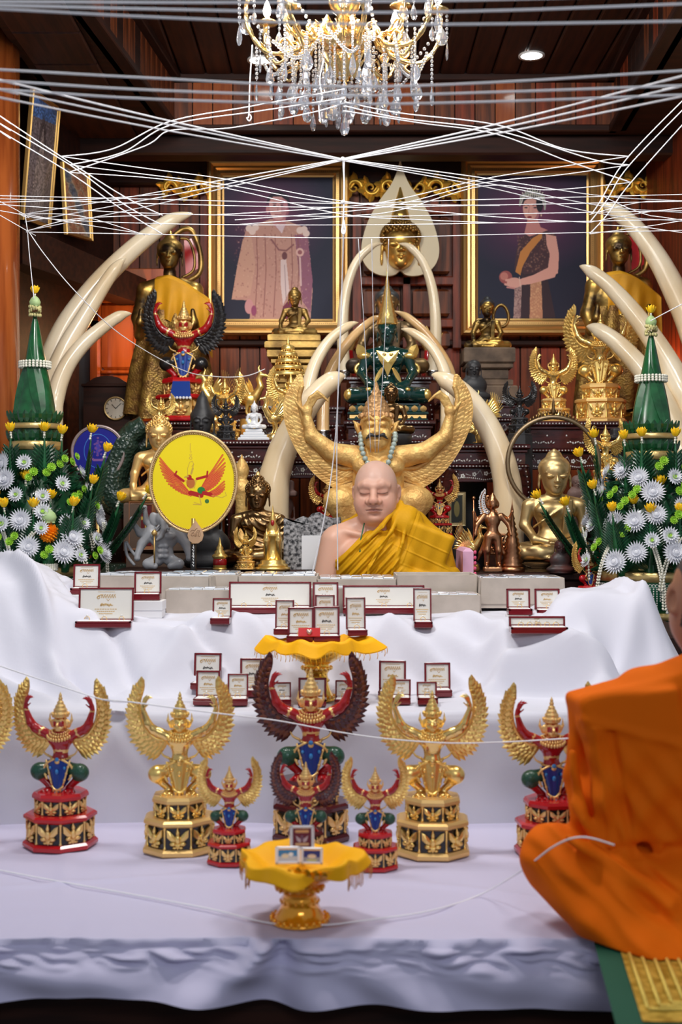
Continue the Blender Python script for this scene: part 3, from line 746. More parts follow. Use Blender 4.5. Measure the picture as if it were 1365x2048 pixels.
    for q in (-1, 1):
        s.recolor(lambda X, Y, Z: np.where((np.abs((X*q-41*S)+(Z-243*S)*.45) < 2.4*S) & (Z > 225*S), 2, -1))
        s.recolor(lambda X, Y, Z: np.where((np.abs(Z-289*S) < 2.4*S) & (X*q > 55*S), 2, -1))
    return s
def garuda_orn(S):
    b = MB()
    # pendant collar, belts, apron, tail cloth
    for r, z, n, q in ((17, 246, 22, 2.2), (22, 243, 26, 2.6), (27, 239, 28, 3.0)):
        for i in range(n):
            t = 2*PI*i/n
            b.ball((r*math.cos(t)*S*1.05, (r*.86*math.sin(t)-1)*S, (z-(r*.42 if math.sin(t) < 0 else 0)*-math.sin(t))*S), (q*S, q*S, q*1.5*S), 6, 4)
    c_ = MB()
    for i in range(22):
        t = 2*PI*i/22; c_.ball((20.5*math.cos(t)*S, (15.5*math.sin(t)+1)*S, (187-3*abs(math.sin(t)))*S), (3*S, 2.2*S, 3.2*S), 6, 4)
    return b, c_
def crown(S, z0=274, sc=1.):
    b = MB()
    pr = [(16, 0), (16.6, 2), (15.6, 4), (16.4, 5), (15, 8), (12.5, 12), (13.4, 13.5), (12.4, 15.5), (9.5, 19), (10.2, 20.5), (9, 22.5), (6, 26), (6.8, 27.5), (5.6, 29.5), (3.2, 32), (4.2, 34), (4.2, 36), (2.4, 38.5), (3.1, 40), (2.8, 42), (1.0, 46), (0, 48)]
    b.lathe([(r*S*sc, (z0+z*sc)*S) for r, z in pr], n=20)
    for i in range(14):
        t = 2*PI*i/14; b.ball((16.3*math.cos(t)*S*sc, 16.3*math.sin(t)*S*sc, (z0+6*sc)*S), (2*S*sc, 2*S*sc, 3.6*S*sc), 6, 4)
    return b
def apron(S, m_c, m_g, m_b):
    b = MB().use(m_c)
    def f(u, v):
        w = (27-15*v)*S; x = (u-.5)*2*w; return Vector((x, (-17+3*(2*u-1)**2*1.5-3*v+1.2*math.sin(u*18))*S, (184-56*v-7*math.cos((u-.5)*PI)*v)*S))
    b.grid(f, 13, 9)
    b.grid(lambda u, v: f(1-u, v)+Vector((0, 3*S, 0)), 13, 9)
    b.use(m_g)
    for s in (-1, 1):
        b.tube([f(.5+s*.5, v/6)+Vector((0, -1*S, 0)) for v in range(7)], 2.2*S, 6)
        for v in (.25, .5, .75, 1): b.ball(f(.5+s*.5, v)+Vector((0, -1.5*S, 0)), (3.4*S, 2.2*S, 3.4*S), 6, 4)
        b.tube(catmull([(s*8*S, -16*S, 186*S), (s*26*S, -14*S, 176*S), (s*33*S, -12*S, 160*S), (s*24*S, -14*S, 142*S)], 4), 2.6*S, 6)
        b.ball((s*34*S, -10*S, 168*S), (4*S, 3*S, 5*S), 6, 4); b.ball((s*28*S, -13*S, 150*S), (3.4*S, 3*S, 4*S), 6, 4)
        b.tube(catmull([(s*21*S, -6*S, 190*S), (s*34*S, -4*S, 196*S), (s*40*S, -2*S, 206*S)], 4), [2.6*S, 2.6*S, 2.6*S, 2.4*S, 2.2*S, 2*S, 1.6*S, 1.2*S, .7*S], 6)
    b.tube([f(u/8, 1)+Vector((0, -1*S, 0)) for u in range(9)], 2.6*S, 6)
    for u in (.2, .5, .8): b.ball(f(u, 1)+Vector((0, -2*S, -3*S)), (3*S, 2*S, 5*S), 6, 4)
    b.ball((0, -19*S, 181*S), (6*S, 3*S, 5*S), 8, 5)
    b.use(m_b); b.ball((0, -20*S, 186*S), (5*S, 3*S, 5*S), 8, 5); b.ball((0, -21*S, 160*S), (4.2*S, 3*S, 6*S), 8, 5)
    for s in (-1, 1): b.ball((s*16*S, -18*S, 168*S), (3.4*S, 2.4*S, 4*S), 6, 4)
    b.use(m_c); b.blade((0, 10*S, 180*S), (0, 16*S, 118*S), 34*S, (0, 1, 0), ridge=.1); b.blade((0, 4*S, 150*S), (0, -6*S, 117*S), 26*S, (0, -1, 0), ridge=.15)
    return b
def garuda(label, loc, S, skin, wf, wb, legs, gold, cloth, gem, slab, panel, rel, group, h=.0021, rz=0., bodykey=None):
    t = thing('garuda_statue', label, 'statue', loc, rz, group)
    pedestal(t, S, slab, panel, rel)
    garuda_body(S, h).build('body', t, [skin, legs, gold, cloth])
    cb, bb_ = garuda_orn(S); cb.build('collar', t, gold); bb_.build('beaded_belt', t, gold)
    crown(S, 275, 1.12).build('crown', t, gold)
    apron(S, cloth, gold, gem).build('apron', t)
    for sd in (-1, 1):
        wing_mesh('wing', sd, S, wf, wb, wf).build('wing', t)
    return t
WINGD = mat('gold_feather', (.97, .66, .20), .34, .8, bump=.3, bscale=120)
WINGD2 = mat('gold_feather_inner', (.84, .52, .14), .38, .85, bump=.3, bscale=120)
WMAR = mat('maroon_feather', (.075, .010, .012), .25, coat=.6); WMAR2 = mat('gilt_edged_maroon_feather', (.20, .055, .025), .3, .3, coat=.4)
S1 = .001155
def gl(px, py, Y): v = P(px, py, Y); return (v.x, Y, Hd(v.x, Y)+.003)
GR1 = garuda('red-bodied garuda statue with gold wings and green legs, first full statue from the left', gl(121, 1683, 3.30), S1*1.0, RED, WINGD, WINGD2, GREEN, GOLDM, BLUE, SKYB, REDB, BLACK, GOLDM, 'garuda statues on the low cloth', rz=-.18)
GR1.scale = (1.02,)*3
GG1 = garuda('all-gold garuda statue on a gold octagonal base, left of the dark-winged one', gl(360, 1702, 3.26), S1, GOLDP, WINGD, GOLD, GOLD, GOLD, GOLD, GOLDP, GOLDM, BLACK, GOLD, 'garuda statues on the low cloth', rz=.06)
GG1.scale = (1.04,)*3
def gcopy(src, label, px, py, Y, sc, rz, swap=None): return dup(src, gl(px, py, Y), rz, label, scale=sc, swap=swap)
gcopy(GR1, 'garuda statue cut by the left edge, only its gold wing in view', -80, 1683, 3.30, 1.02, .1)
gcopy(GG1, 'all-gold garuda statue on a gold octagonal base, right of the dark-winged one', 865, 1714, 3.23, 1.06, -.05)
gcopy(GR1, 'red-bodied garuda statue with gold wings half hidden by the orange-robed monk', 1104, 1705, 3.22, 1.02, .1)
dk = {WINGD: WMAR, WINGD2: WMAR2, REDB: MAROON, GOLDM: GOLDM}
gcopy(GR1, 'large red garuda statue with dark maroon wings in the centre of the front row', 622, 1690, 3.38, 1.16, .03, dk)
gcopy(GR1, 'small red garuda statue with gold wings left of the yellow-draped offering bowl', 459, 1722, 3.14, .61, .02)
gcopy(GR1, 'small red garuda statue with gold wings right of the yellow-draped offering bowl', 751, 1733, 3.10, .63, -.02)
gcopy(GR1, 'small red garuda statue with maroon wings directly behind the front offering bowl', 612, 1735, 3.10, .66, .0, dk)
# ---------------------------------------------------------------- display boxes
def scribble(b, x, z, w, h, n, r, seed=0, y=0.):
    """a line of looping handwriting"""
    q = random.Random(seed); pts = []
    for i in range(n*6):
        t = i/(n*6-1); pts.append((x-w/2+w*t+math.sin(i*1.9+seed)*w/n*.33, y, z+h*.5*math.sin(i*2.1+seed)*(.5+.5*q.random())+h*.12*math.sin(i*.7)))
    b.tube(catmull(pts, 3), r, 3, caps=False, smooth=False)
def box_print(w, h, seed, black):
    """the gold script, signature and small lines on the inside of the lid, raised by a hair"""
    b = MB(); k = min(w, h); y = -.0004; tw = k*.58
    b.use(GOLDINK)
    rr = k*.013
    # main line: one large looped initial and a run of joined letters
    b.tube(catmull([(-tw*.5, y, h*.70), (-tw*.40, y, h*.76), (-tw*.34, y, h*.70), (-tw*.42, y, h*.66), (-tw*.48, y, h*.70), (-tw*.30, y, h*.78), (-tw*.2, y, h*.77)], 4), rr, 3, caps=False)
    for i in range(6):
        x = -tw*.26+i*tw*.13
        b.tube(catmull([(x, y, h*.68), (x+tw*.01, y, h*.745), (x+tw*.07, y, h*.75), (x+tw*.09, y, h*.68)], 3), rr*.9, 3, caps=False)
        b.tube([(x+tw*.02, y, h*.775), (x+tw*.10, y, h*.785+h*.01*(i % 2))], rr*.7, 3, caps=False)
    b.tube(catmull([(tw*.02, y, h*.655), (tw*.10, y, h*.60), (tw*.18, y, h*.655)], 3), rr*.7, 3, caps=False)
    b.tube([(-tw*.45, y, h*.87), (tw*.45, y, h*.87)], rr*.45, 3, caps=False)
    for z, f in ((.34, .75), (.27, .6), (.20, .45)):
        n = 9
        for i in range(n): x = -tw*f*.8+i*(2*tw*f*.8)/n; b.box((x+tw*f*.06, y, h*z), (tw*f*.13, .0006, h*.022))
    b.use(BLACKINK if black else GOLDINK)
    scribble(b, 0, h*.47, tw*.62, h*.09, 4, rr*.75, seed, y)
    b.tube([(-tw*.28, y, h*.42), (-tw*.22, y, h*.53)], rr*.9, 3, caps=False)
    return b
PRM = {}
def ring_box(label, loc, w, h, base_d, rz=0., tilt=.12, group='ring display boxes', seed=0, jewel=1, dh=.02, black=None):
    """open lacquered box: base with cushion and jewels, lid standing at the back"""
    t = thing('jewellery_box', label, 'box', loc, rz, group); f = min(.006, w*.08)
    b = MB().use(MAROONB); b.b2(-w/2, w/2, -base_d/2, base_d/2, 0, dh*.78, .003)
    for s in (-1, 1): b.b2(s*w/2-(f if s > 0 else 0), s*w/2+(f if s < 0 else 0), -base_d/2, base_d/2, dh*.7, dh, .001)
    b.b2(-w/2, w/2, -base_d/2, -base_d/2+f, dh*.7, dh, .001); b.b2(-w/2, w/2, base_d/2-f, base_d/2, dh*.7, dh, .001); b.build('base', t)
    b = MB().use(SATINW); b.b2(-w/2+f, w/2-f, -base_d/2+f, base_d/2-f, dh*.72, dh*1.08, .002); b.build('cushion', t)
    ld = bpy.data.objects.new('lid', MB().use(MAROONB).mesh('lid')); 
    b = MB().use(MAROONB); dl = .012
    b.b2(-w/2, w/2, dl*.55, dl, 0, h, .001)
    for s in (-1, 1): b.b2(s*w/2-(f if s > 0 else 0), s*w/2+(f if s < 0 else 0), 0, dl*.8, 0, h, .0015)
    b.b2(-w/2, w/2, 0, dl*.8, h-f, h, .0015); b.b2(-w/2, w/2, 0, dl*.8, 0, f*.7, .001)
    ld = b.build('lid', t); ld.location = (0, base_d/2-dl*.4, dh*.98); ld.rotation_euler = (-tilt, 0, 0)
    b = MB().use(SATIN); b.b2(-w/2+f, w/2-f, dl*.25, dl*.6, f*.7, h-f, .001); b.build('lining', ld)
    key = (round(w, 3), round(h, 3), seed % 3, bool(black))
    if key not in PRM: PRM[key] = box_print(w, h, seed, black).mesh('gold_lettering')
    o = bpy.data.objects.new('gold_lettering', PRM[key]); COL.objects.link(o); o.parent = ld; o.location = (0, dl*.25, 0)
    for j in range(jewel):
        x = 0 if jewel == 1 else (j-(jewel-1)/2)*w*.62/(jewel-1)
        b = MB().use(GOLDM); b.tube([(x+.008*math.cos(a), -base_d*.05, dh*1.1+.004+.007*math.sin(a)) for a in [2*PI*i/12 for i in range(12)]], .0011, 5, closed=True)
        b.use(PEARL); b.ball((x, -base_d*.05, dh*1.1+.0135), .0034, 7, 5); b.build('ring', t)
    return t
def bxx(px0, px1, ptop, pbot, Y, label, rz=0., kind=1, seed=0, tilt=.12, z=None, black=False, group='ring display boxes'):
    """place a box by where its front base edge and its lid top fall"""
    w = (px1-px0)*Y/F; v = P((px0+px1)/2, pbot, Y); bd = .052; dh = .020
    zz = H(v.x, Y+bd/2)+.004 if z is None else z
    ztop = CZ-(ptop-CY)*(Y+bd)/F; h = max(.03, (ztop-zz-dh)/math.cos(tilt))
    return ring_box(label, (v.x, Y+bd/2, zz), w, h, bd, rz, tilt, group, seed, kind, dh, black)
# on the upper step, left to right
lz = CZ-(1198-CY)*4.16/F
small_white = []
def paper_box(px0, px1, pt, pb, Y, label, d=.09):
    a = P(px0, pt, Y); c = P(px1, pb, Y); zb = min(c.z, H((a.x+c.x)/2, Y+.04)-.002)
    t = thing('white_paper_box', label, 'box', ((a.x+c.x)/2, Y+d/2, zb), 0, 'white paper boxes under the jewellery boxes'); w = c.x-a.x; h = a.z-zb
    m = mat('white_card', (.80, .79, .80), .6)
    b = MB(); b.b2(-w/2+.002, w/2-.002, -d/2+.002, d/2-.002, 0, h*.7, .001); b.build('tray', t, m)
    b = MB(); b.b2(-w/2, w/2, -d/2, d/2, h*.45, h, .001); b.build('lid', t, m); return a.z
z1 = paper_box(136, 190, 1190, 1226, 4.20, 'white paper box raising the leftmost tall jewellery box', .08)
z2 = paper_box(262, 325, 1202, 1230, 4.12, 'white paper box raising the jewellery box left of the open cardboard cartons', .09)
z3 = paper_box(1018, 1060, 1232, 1262, 4.06, 'white paper box behind the long jewellery box on the right', .08)
z4 = paper_box(1072, 1126, 1234, 1262, 4.07, 'second white paper box behind the long jewellery box on the right', .08)
bxx(140, 194, 1128, 1190, 4.215, 'upright jewellery box standing behind the leftmost long box, gold script in its lid', .0, 1, 1, z=z1+.001, black=True)
bxx(264, 319, 1143, 1203, 4.135, 'upright jewellery box on a white paper box beside the cartons at left', .03, 1, 1, z=z2+.001, black=True)
bxx(150, 262, 1175, 1224, 3.98, 'long low jewellery box at the far left, folded cloth in front of its base', .0, 3, 2, black=False)
bxx(421, 460, 1196, 1250, 3.97, 'small upright jewellery box alone left of the upper offering bowl', -.05, 1, 1, black=True)
bxx(455, 622, 1163, 1224, 4.20, 'long jewellery box with white lining behind the upper bowl, left one of the pair', -.01, 3, 1, black=True, tilt=.1)
bxx(686, 852, 1170, 1224, 4.20, 'long jewellery box with white lining behind the upper bowl, right one of the pair', .01, 3, 1, black=True, tilt=.1)
bxx(626, 678, 1164, 1222, 4.18, 'upright jewellery box standing in the gap between the two longest boxes', .04, 1, 1, black=True)
bxx(829, 866, 1176, 1228, 4.02, 'small upright jewellery box in front of the right long box end', 0, 1, 2, black=True)
bxx(1018, 1066, 1177, 1232, 4.075, 'upright jewellery box on the right with black signature, left of two side by side', 0, 1, 1, z=z3+.001, black=True)
bxx(1075, 1126, 1177, 1234, 4.085, 'upright jewellery box on the right with pale signature, right of two side by side', 0, 1, 2, z=z4+.001)
bxx(1023, 1137, 1232, 1287, 3.86, 'long jewellery box at the right end with five rings on its cushion', .0, 5, 2)
# on the lower step
for i, (a, b_, c, d, Y, rz, lb, bk) in enumerate((
    (382, 438, 1306, 1376, 3.84, -.10, 'jewellery box on the lower step, rear left one of the left-hand four', 1),
    (387, 436, 1341, 1404, 3.68, -.06, 'jewellery box on the lower step, front left one of the left-hand four', 0),
    (478, 531, 1316, 1384, 3.80, .02, 'jewellery box on the lower step, rear right one of the left-hand four', 1),
    (453, 495, 1347, 1408, 3.66, .04, 'jewellery box on the lower step, front right one of the left-hand four', 0),
    (545, 582, 1364, 1424, 3.64, .05, 'jewellery box half behind the left maroon wing tip', 1),
    (596, 653, 1355, 1424, 3.63, .0, 'jewellery box standing behind the crown of the central dark-winged garuda', 1),
    (670, 707, 1360, 1420, 3.65, -.05, 'jewellery box half behind the right maroon wing tip', 1),
    (758, 813, 1321, 1394, 3.80, -.08, 'jewellery box on the lower step, rear left one of the right-hand four', 0),
    (781, 823, 1358, 1424, 3.66, -.06, 'jewellery box on the lower step, front left one of the right-hand four', 0),
    (852, 905, 1325, 1400, 3.80, .02, 'jewellery box on the lower step, rear right one of the right-hand four', 0),
    (836, 877, 1363, 1427, 3.64, .0, 'jewellery box on the lower step, front right one of the right-hand four', 0))):
    bxx(a, b_, c, d, Y, lb, rz, 1, 1+i % 2, black=bool(bk))
# ---------------------------------------------------------------- cardboard cartons with clear cases
CASE = mat('silver_case_lid', (.36, .40, .46), .18, .0, coat=.8, col2=(.70, .70, .72), vscale=9)
CASE2 = mat('pink_case_lid', (.62, .52, .55), .2, .0, coat=.8, col2=(.75, .68, .70), vscale=9)
def carton(label, x0, x1, pt_front, pt_back, Yf, Yb, rz=0., h=.16, cases=(9, 3), cm=None, fill=1.04, flap=True, sx=0.):
    a = P(x0, pt_front, Yf); c = P(x1, pt_front, Yf); w = c.x-a.x; d = Yb-Yf; zt_ = a.z; zb = zt_-h; th = .004
    t = thing('cardboard_carton', label, 'box', ((a.x+c.x)/2, (Yf+Yb)/2, zb), rz, 'open cardboard cartons behind the jewellery boxes')
    b = MB().use(CARD)
    for s in (-1, 1): b.b2(s*w/2-th/2, s*w/2+th/2, -d/2, d/2, 0, h, .0008)
    b.b2(-w/2, w/2, -d/2-th/2, -d/2+th/2, 0, h, .0008); b.b2(-w/2, w/2, d/2-th/2, d/2+th/2, 0, h+.0, .0008); b.b2(-w/2, w/2, -d/2, d/2, 0, th)
    b.build('carton_wall', t)
    if flap:
        b = MB().use(CARD); b.box((0, -d/2-.006, h-.045), (w*.995, .003, .085), rot=(.05, 0, 0)); b.build('folded_flap', t)
        for s in (-1, 1): MB().use(CARD).box((s*(w/2+.004), 0, h-.04), (.003, d*.98, .08), rot=(0, -s*.05, 0)).build('folded_flap', t)
    n, m = cases; cw = (w-.012)/n; cd = (d-.012)/m; ch = .018
    bm = MB().use(CLEAR); bm.b2(-cw*.47, cw*.47, -cd*.46, cd*.46, 0, ch, .0015); me = bm.mesh('clear_case')
    b2 = MB().use(cm or CASE); b2.b2(-cw*.38, cw*.38, -cd*.36, cd*.36, ch, ch+.0012); me2 = b2.mesh('case_card')
    for i in range(n):
        for j in range(m):
            o = bpy.data.objects.new('clear_case', me); COL.objects.link(o); o.parent = t
            o.location = (-w/2+.006+cw*(i+.5), -d/2+.006+cd*(j+.5), h*fill-ch+.003*random.random()); o.rotation_euler = (random.uniform(-.03, .03), random.uniform(-.04, .04), random.uniform(-.04, .04))
            q = bpy.data.objects.new('case_card', me2); COL.objects.link(q); q.parent = o
    b = MB().use(CARD); b.b2(-w/2+th, w/2-th, -d/2+th, d/2-th, 0, h*fill-ch-.006); b.build('packing', t)
    return t
def Hf(x0, x1, Y): return H(P((x0+x1)/2, 0, Y).x, Y)
def hcart(pt, Yf, x0, x1): return P(0, pt, Yf).z-Hf(x0, x1, Yf+.02)-.004
carton('open carton of silver cases at the left end of the back row, turned', 196, 440, 1152, 1118, 4.42, 4.66, -.22, hcart(1152, 4.45, 196, 440), (8, 3))
carton('open carton with pale cases and a white sheet, behind the yellow fan handle', 330, 476, 1150, 1130, 4.44, 4.66, .0, hcart(1150, 4.44, 330, 476), (6, 3), mat('blue_case_lid', (.40, .55, .70), .2, coat=.8, col2=(.80, .80, .80), vscale=10))
carton('open carton of silver cases left of the seated monk in the back row', 478, 634, 1152, 1134, 4.44, 4.66, .0, hcart(1152, 4.44, 478, 634), (7, 3))
carton('open carton of silver cases directly in front of the seated monk', 636, 792, 1158, 1134, 4.44, 4.66, .0, hcart(1158, 4.44, 636, 792), (7, 3))
carton('open carton with empty top half right of the seated monk', 795, 954, 1150, 1136, 4.44, 4.66, .0, hcart(1150, 4.44, 795, 954), (7, 3), fill=.55)
carton('open carton of silver cases at the right end of the back row', 962, 1128, 1156, 1141, 4.40, 4.62, .0, hcart(1156, 4.40, 962, 1128), (6, 3), fill=1.0)
carton('tall open carton of silver cases in the front row left of the long jewellery box', 333, 520, 1180, 1163, 4.29, 4.425, .0, hcart(1180, 4.29, 333, 520), (8, 2))
carton('open carton in the front row behind the long jewellery boxes', 523, 690, 1176, 1160, 4.30, 4.425, .0, hcart(1176, 4.30, 523, 690), (8, 2))
carton('open carton of pinkish cases in the front row right of the centre', 818, 960, 1190, 1166, 4.29, 4.425, .0, hcart(1190, 4.29, 818, 960), (7, 2), CASE2)
# ---------------------------------------------------------------- offering bowls
PHAN = mat('gold_plastic_bowl', (1.0, .42, .01), .16, .55, coat=.8, bump=.3, bscale=70)
PHAN2 = mat('yellow_gold_bowl', (1.0, .60, .06), .18, .8, coat=.5, bump=.3, bscale=70)
def phan(t, R, h, m, m2):
    b = MB().use(m)
    pr = [(.50, 0), (.52, .02), (.50, .05), (.44, .09), (.36, .20), (.31, .32), (.33, .36), (.30, .40), (.29, .46), (.36, .52), (.40, .55), (.38, .58), (.33, .62), (.44, .66), (.66, .74), (.86, .86), (.97, .98), (1.0, 1.0), (.97, 1.0), (.84, .90), (.6, .80), (0, .74)]
    b.lathe([(r*R, z*h) for r, z in pr], n=40, wob=lambda a, z: 1+(.022*abs(math.sin(a*10)) if z < .9*h else .03*math.cos(a*10)))
    b.build('bowl', t)
    for zz, rr, n, q in ((.56, .405, 20, .045), (.07, .50, 24, .04), (.34, .33, 18, .03)):
        b = MB().use(m2)
        for i in range(n): a = 2*PI*i/n; b.ball((rr*R*math.cos(a), rr*R*math.sin(a), zz*h), (q*R, q*R, q*R*1.3), 6, 4)
        b.build('beaded_ring', t, kind='stuff')
t = thing('offering_bowl', 'tall golden footed bowl draped with yellow fringed cloth, on the lower step', 'bowl', (0, 0, 0), 0, 'golden offering bowls')
v = P(634, 1410, 3.76); bz = H(v.x, 3.76)+.003; t.location = (v.x, 3.76, bz); rim = CZ-(1284-CY)*3.76/F; hh = rim-bz
phan(t, .105, hh, PHAN2, GOLDP)
def drape(R, z, rag, pts, m, fringe, flop=()):
    """soft cloth lying over the rim"""
    b = MB().use(m); nu = 96; prof = pts
    def f(u, v):
        a = 2*PI*u; r = interp([p[0] for p in prof], [p[1] for p in prof], v)*R; zz = interp([p[0] for p in prof], [p[2] for p in prof], v)
        k = 1+.10*v*v*math.sin(a*3+1)+.06*v*math.sin(a*7+.5)+.02*math.sin(a*15)*v
        q = sum(s_*math.exp(-((math.remainder(a-c_, 2*PI))/w_)**2) for c_, w_, s_ in flop)*v
        return Vector((r*(k+q)*math.cos(a), r*(k+q*.3)*math.sin(a), z+zz+rag*v*math.sin(a*9)+.004*math.sin(a*5+7*v)))
    b.grid(f, nu, 18, cu=True); b.grid(lambda u, v: f(1-u, v)-Vector((0, 0, .003)), nu, 18, cu=True)
    return b, f
bb, fn = drape(.105, hh, .006, [(0, .0, -.03), (.3, .6, -.028), (.55, .95, .004), (.75, 1.12, .012), (1, 1.28, -.022)], YCLOTH, None, flop=((PI, .35, .42), (0.05, .28, .36), (.9, .2, .1)))
bb.build('draped_cloth', t)
b = MB().use(YCLOTH)
for i in range(64):
    u = i/64; p = fn(u, 1); b.tube([p, p+Vector((.002, 0, -.012)), p+Vector((0, .0, -.022))], .0010, 3)
b.build('fringe', t, kind='stuff')
UPZ = bz+hh
tx, tY = v.x, 3.76
def onb(px, pb, pt, w, dy, lb, seed, bk, rz, z=0.):
    Y = tY+dy; x = P(px, 0, Y).x; zz = UPZ+z; wd = w*Y/F
    h = (CZ-(pt-CY)*(Y+.05)/F-zz-.018)/math.cos(.12)
    ring_box(lb, (x, Y+.0, zz), wd, h, .05, rz, .12, 'ring display boxes', seed, 1, .018, bk)
onb(568, 1250, 1198, 38, .045, 'small jewellery box on the upper offering bowl, at its rear left', 1, False, -.05, .018)
onb(650, 1210, 1188, 40, .11, 'small jewellery box on the upper offering bowl, at its rear middle', 1, True, 0, .03)
onb(714, 1248, 1193, 40, .03, 'small jewellery box on the upper offering bowl, at its rear right', 2, False, .1, .016)
onb(601, 1276, 1213, 53, -.045, 'larger jewellery box on the upper offering bowl, front left, gold signature', 2, False, -.03, .006)
onb(654, 1276, 1211, 53, -.043, 'larger jewellery box on the upper offering bowl, front right, black signature', 1, True, .04, .006)
o = thing('red_medal_card', 'small bright red card with a heart-shaped pendant at the front of the upper bowl', 'card', P(619, 1276, 3.66)+Vector((0, 0, .004)))
b = MB(); b.box((0, 0, .012), (.062, .004, .030), rot=(-.7, 0, 0), bev=.001); b.build('card', o, REDB)
b = MB(); 
for s in (-1, 1): b.ball((s*.0035, -.006, .016), (.005, .003, .005), 8, 5)
b.ball((0, -.008, .012), (.006, .003, .006), 8, 5); b.build('heart_pendant', o, mat('pink_gold', (.9, .6, .5), .25, .8))
# front bowl
t = thing('offering_bowl', 'golden footed bowl covered with yellow cloth at the front of the low platform', 'bowl', (0, 0, 0), 0, 'golden offering bowls')
v = P(600, 1845, 2.69); bz = Hd(v.x, 2.69)+.002; t.location = (v.x, 2.69, bz); hh = CZ-(1718-CY)*2.69/F-bz
phan(t, .118, hh, PHAN, PHAN)
bb, fn = drape(.118, hh, .004, [(0, .0, -.020), (.3, .55, -.022), (.55, .90, .006), (.75, 1.04, .010), (1, 1.08, -.016)], YCLOTH, None, flop=())
bb.build('draped_cloth', t)
for c in (PI+.35, -.35, PI-.3, .3):
    b = MB().use(mat('orange_fringe', (.85, .36, .05), .6))
    for i in range(16):
        p = fn(((c+(i-8)*.035)/(2*PI)) % 1, 1); b.tube([p, p+Vector((.001*(i % 3), 0, -.014)), p+Vector((0, 0, -.028-.004*math.sin(i)))], .0008, 3)
    b.build('fringe', t, kind='stuff')
b = MB().use(PHAN); 
for k in range(7):
    a = -PI/2+(k-3)*.14; b.blade((.115*math.cos(a), .115*math.sin(a), hh-.012), (.128*math.cos(a), .128*math.sin(a), hh+.018-.004*abs(k-3)), .02, (0, -1, 0))
b.build('rim_leaf', t)
FZ = bz+hh
def amulet(label, px0, px1, pt, pb, Y, rz, tilt, colr, fig, extra=0.):
    a = P(px0, pt, Y); c = P(px1, pb, Y); w = c.x-a.x; h = a.z-c.z
    o = thing('framed_amulet_card', label, 'card', ((a.x+c.x)/2, Y, c.z), rz, 'clear framed cards on the front bowl')
    b = MB().use(mat('acrylic_frame', (.70, .68, .72), .12, coat=.6)); f = w*.12
    for q in ((-w/2, -w/2+f, 0, h), (w/2-f, w/2, 0, h), (-w/2, w/2, 0, f), (-w/2, w/2, h-f, h)): b.b2(q[0], q[1], -.006, .006, q[2], q[3], .002)
    fr = b.build('frame', o); fr.rotation_euler.x = -tilt
    cv = Canvas(60, int(60*h/w), lin_id(colr)); fig(cv); pr = print_obj('printed_card', cv, w-2*f, h-2*f, o, MATG); pr.rotation_euler.x = -tilt; pr.location = (0, -.001, f)
def lin_id(c): return c
def f1(c):
    W, Hh = c.w, c.h; c.line([(12, 9), (48, 9)], 9, (225, 170, 110)); c.line([(12, Hh-9), (48, Hh-9)], 9, (225, 180, 130))
    for s in (-1, 1): c.poly([(30, 34), (30+s*8, 30), (30+s*20, 22), (30+s*16, 38), (30+s*6, 44)], (200, 175, 180))
    c.ell(30, 30, 5, 10, (120, 80, 100))
def f2(c): c.poly([(0, c.h*.55), (c.w, c.h*.55), (c.w, c.h), (0, c.h)], (190, 195, 205)); c.ell(22, c.h*.5, 12, 8, (225, 215, 190)); c.ell(40, c.h*.38, 8, 7, (240, 245, 250))
def f3(c): c.poly([(0, c.h*.6), (c.w, c.h*.6), (c.w, c.h), (0, c.h)], (150, 150, 160)); c.ell(30, c.h*.5, 16, 8, (225, 205, 180)); c.ell(30, c.h*.85, 20, 4, (190, 190, 120))
amulet('clear framed card with a maroon winged emblem standing upright on the front bowl', 580, 629, 1652, 1700, 2.71, .05, .2, (112, 30, 48), f1)
amulet('clear framed blue card lying tilted at the left of the front bowl', 551, 601, 1694, 1729, 2.665, .05, .35, (70, 140, 200), f2)
amulet('clear framed dark blue card lying tilted at the right of the front bowl', 602, 646, 1696, 1729, 2.667, -.05, .35, (50, 55, 130), f3)
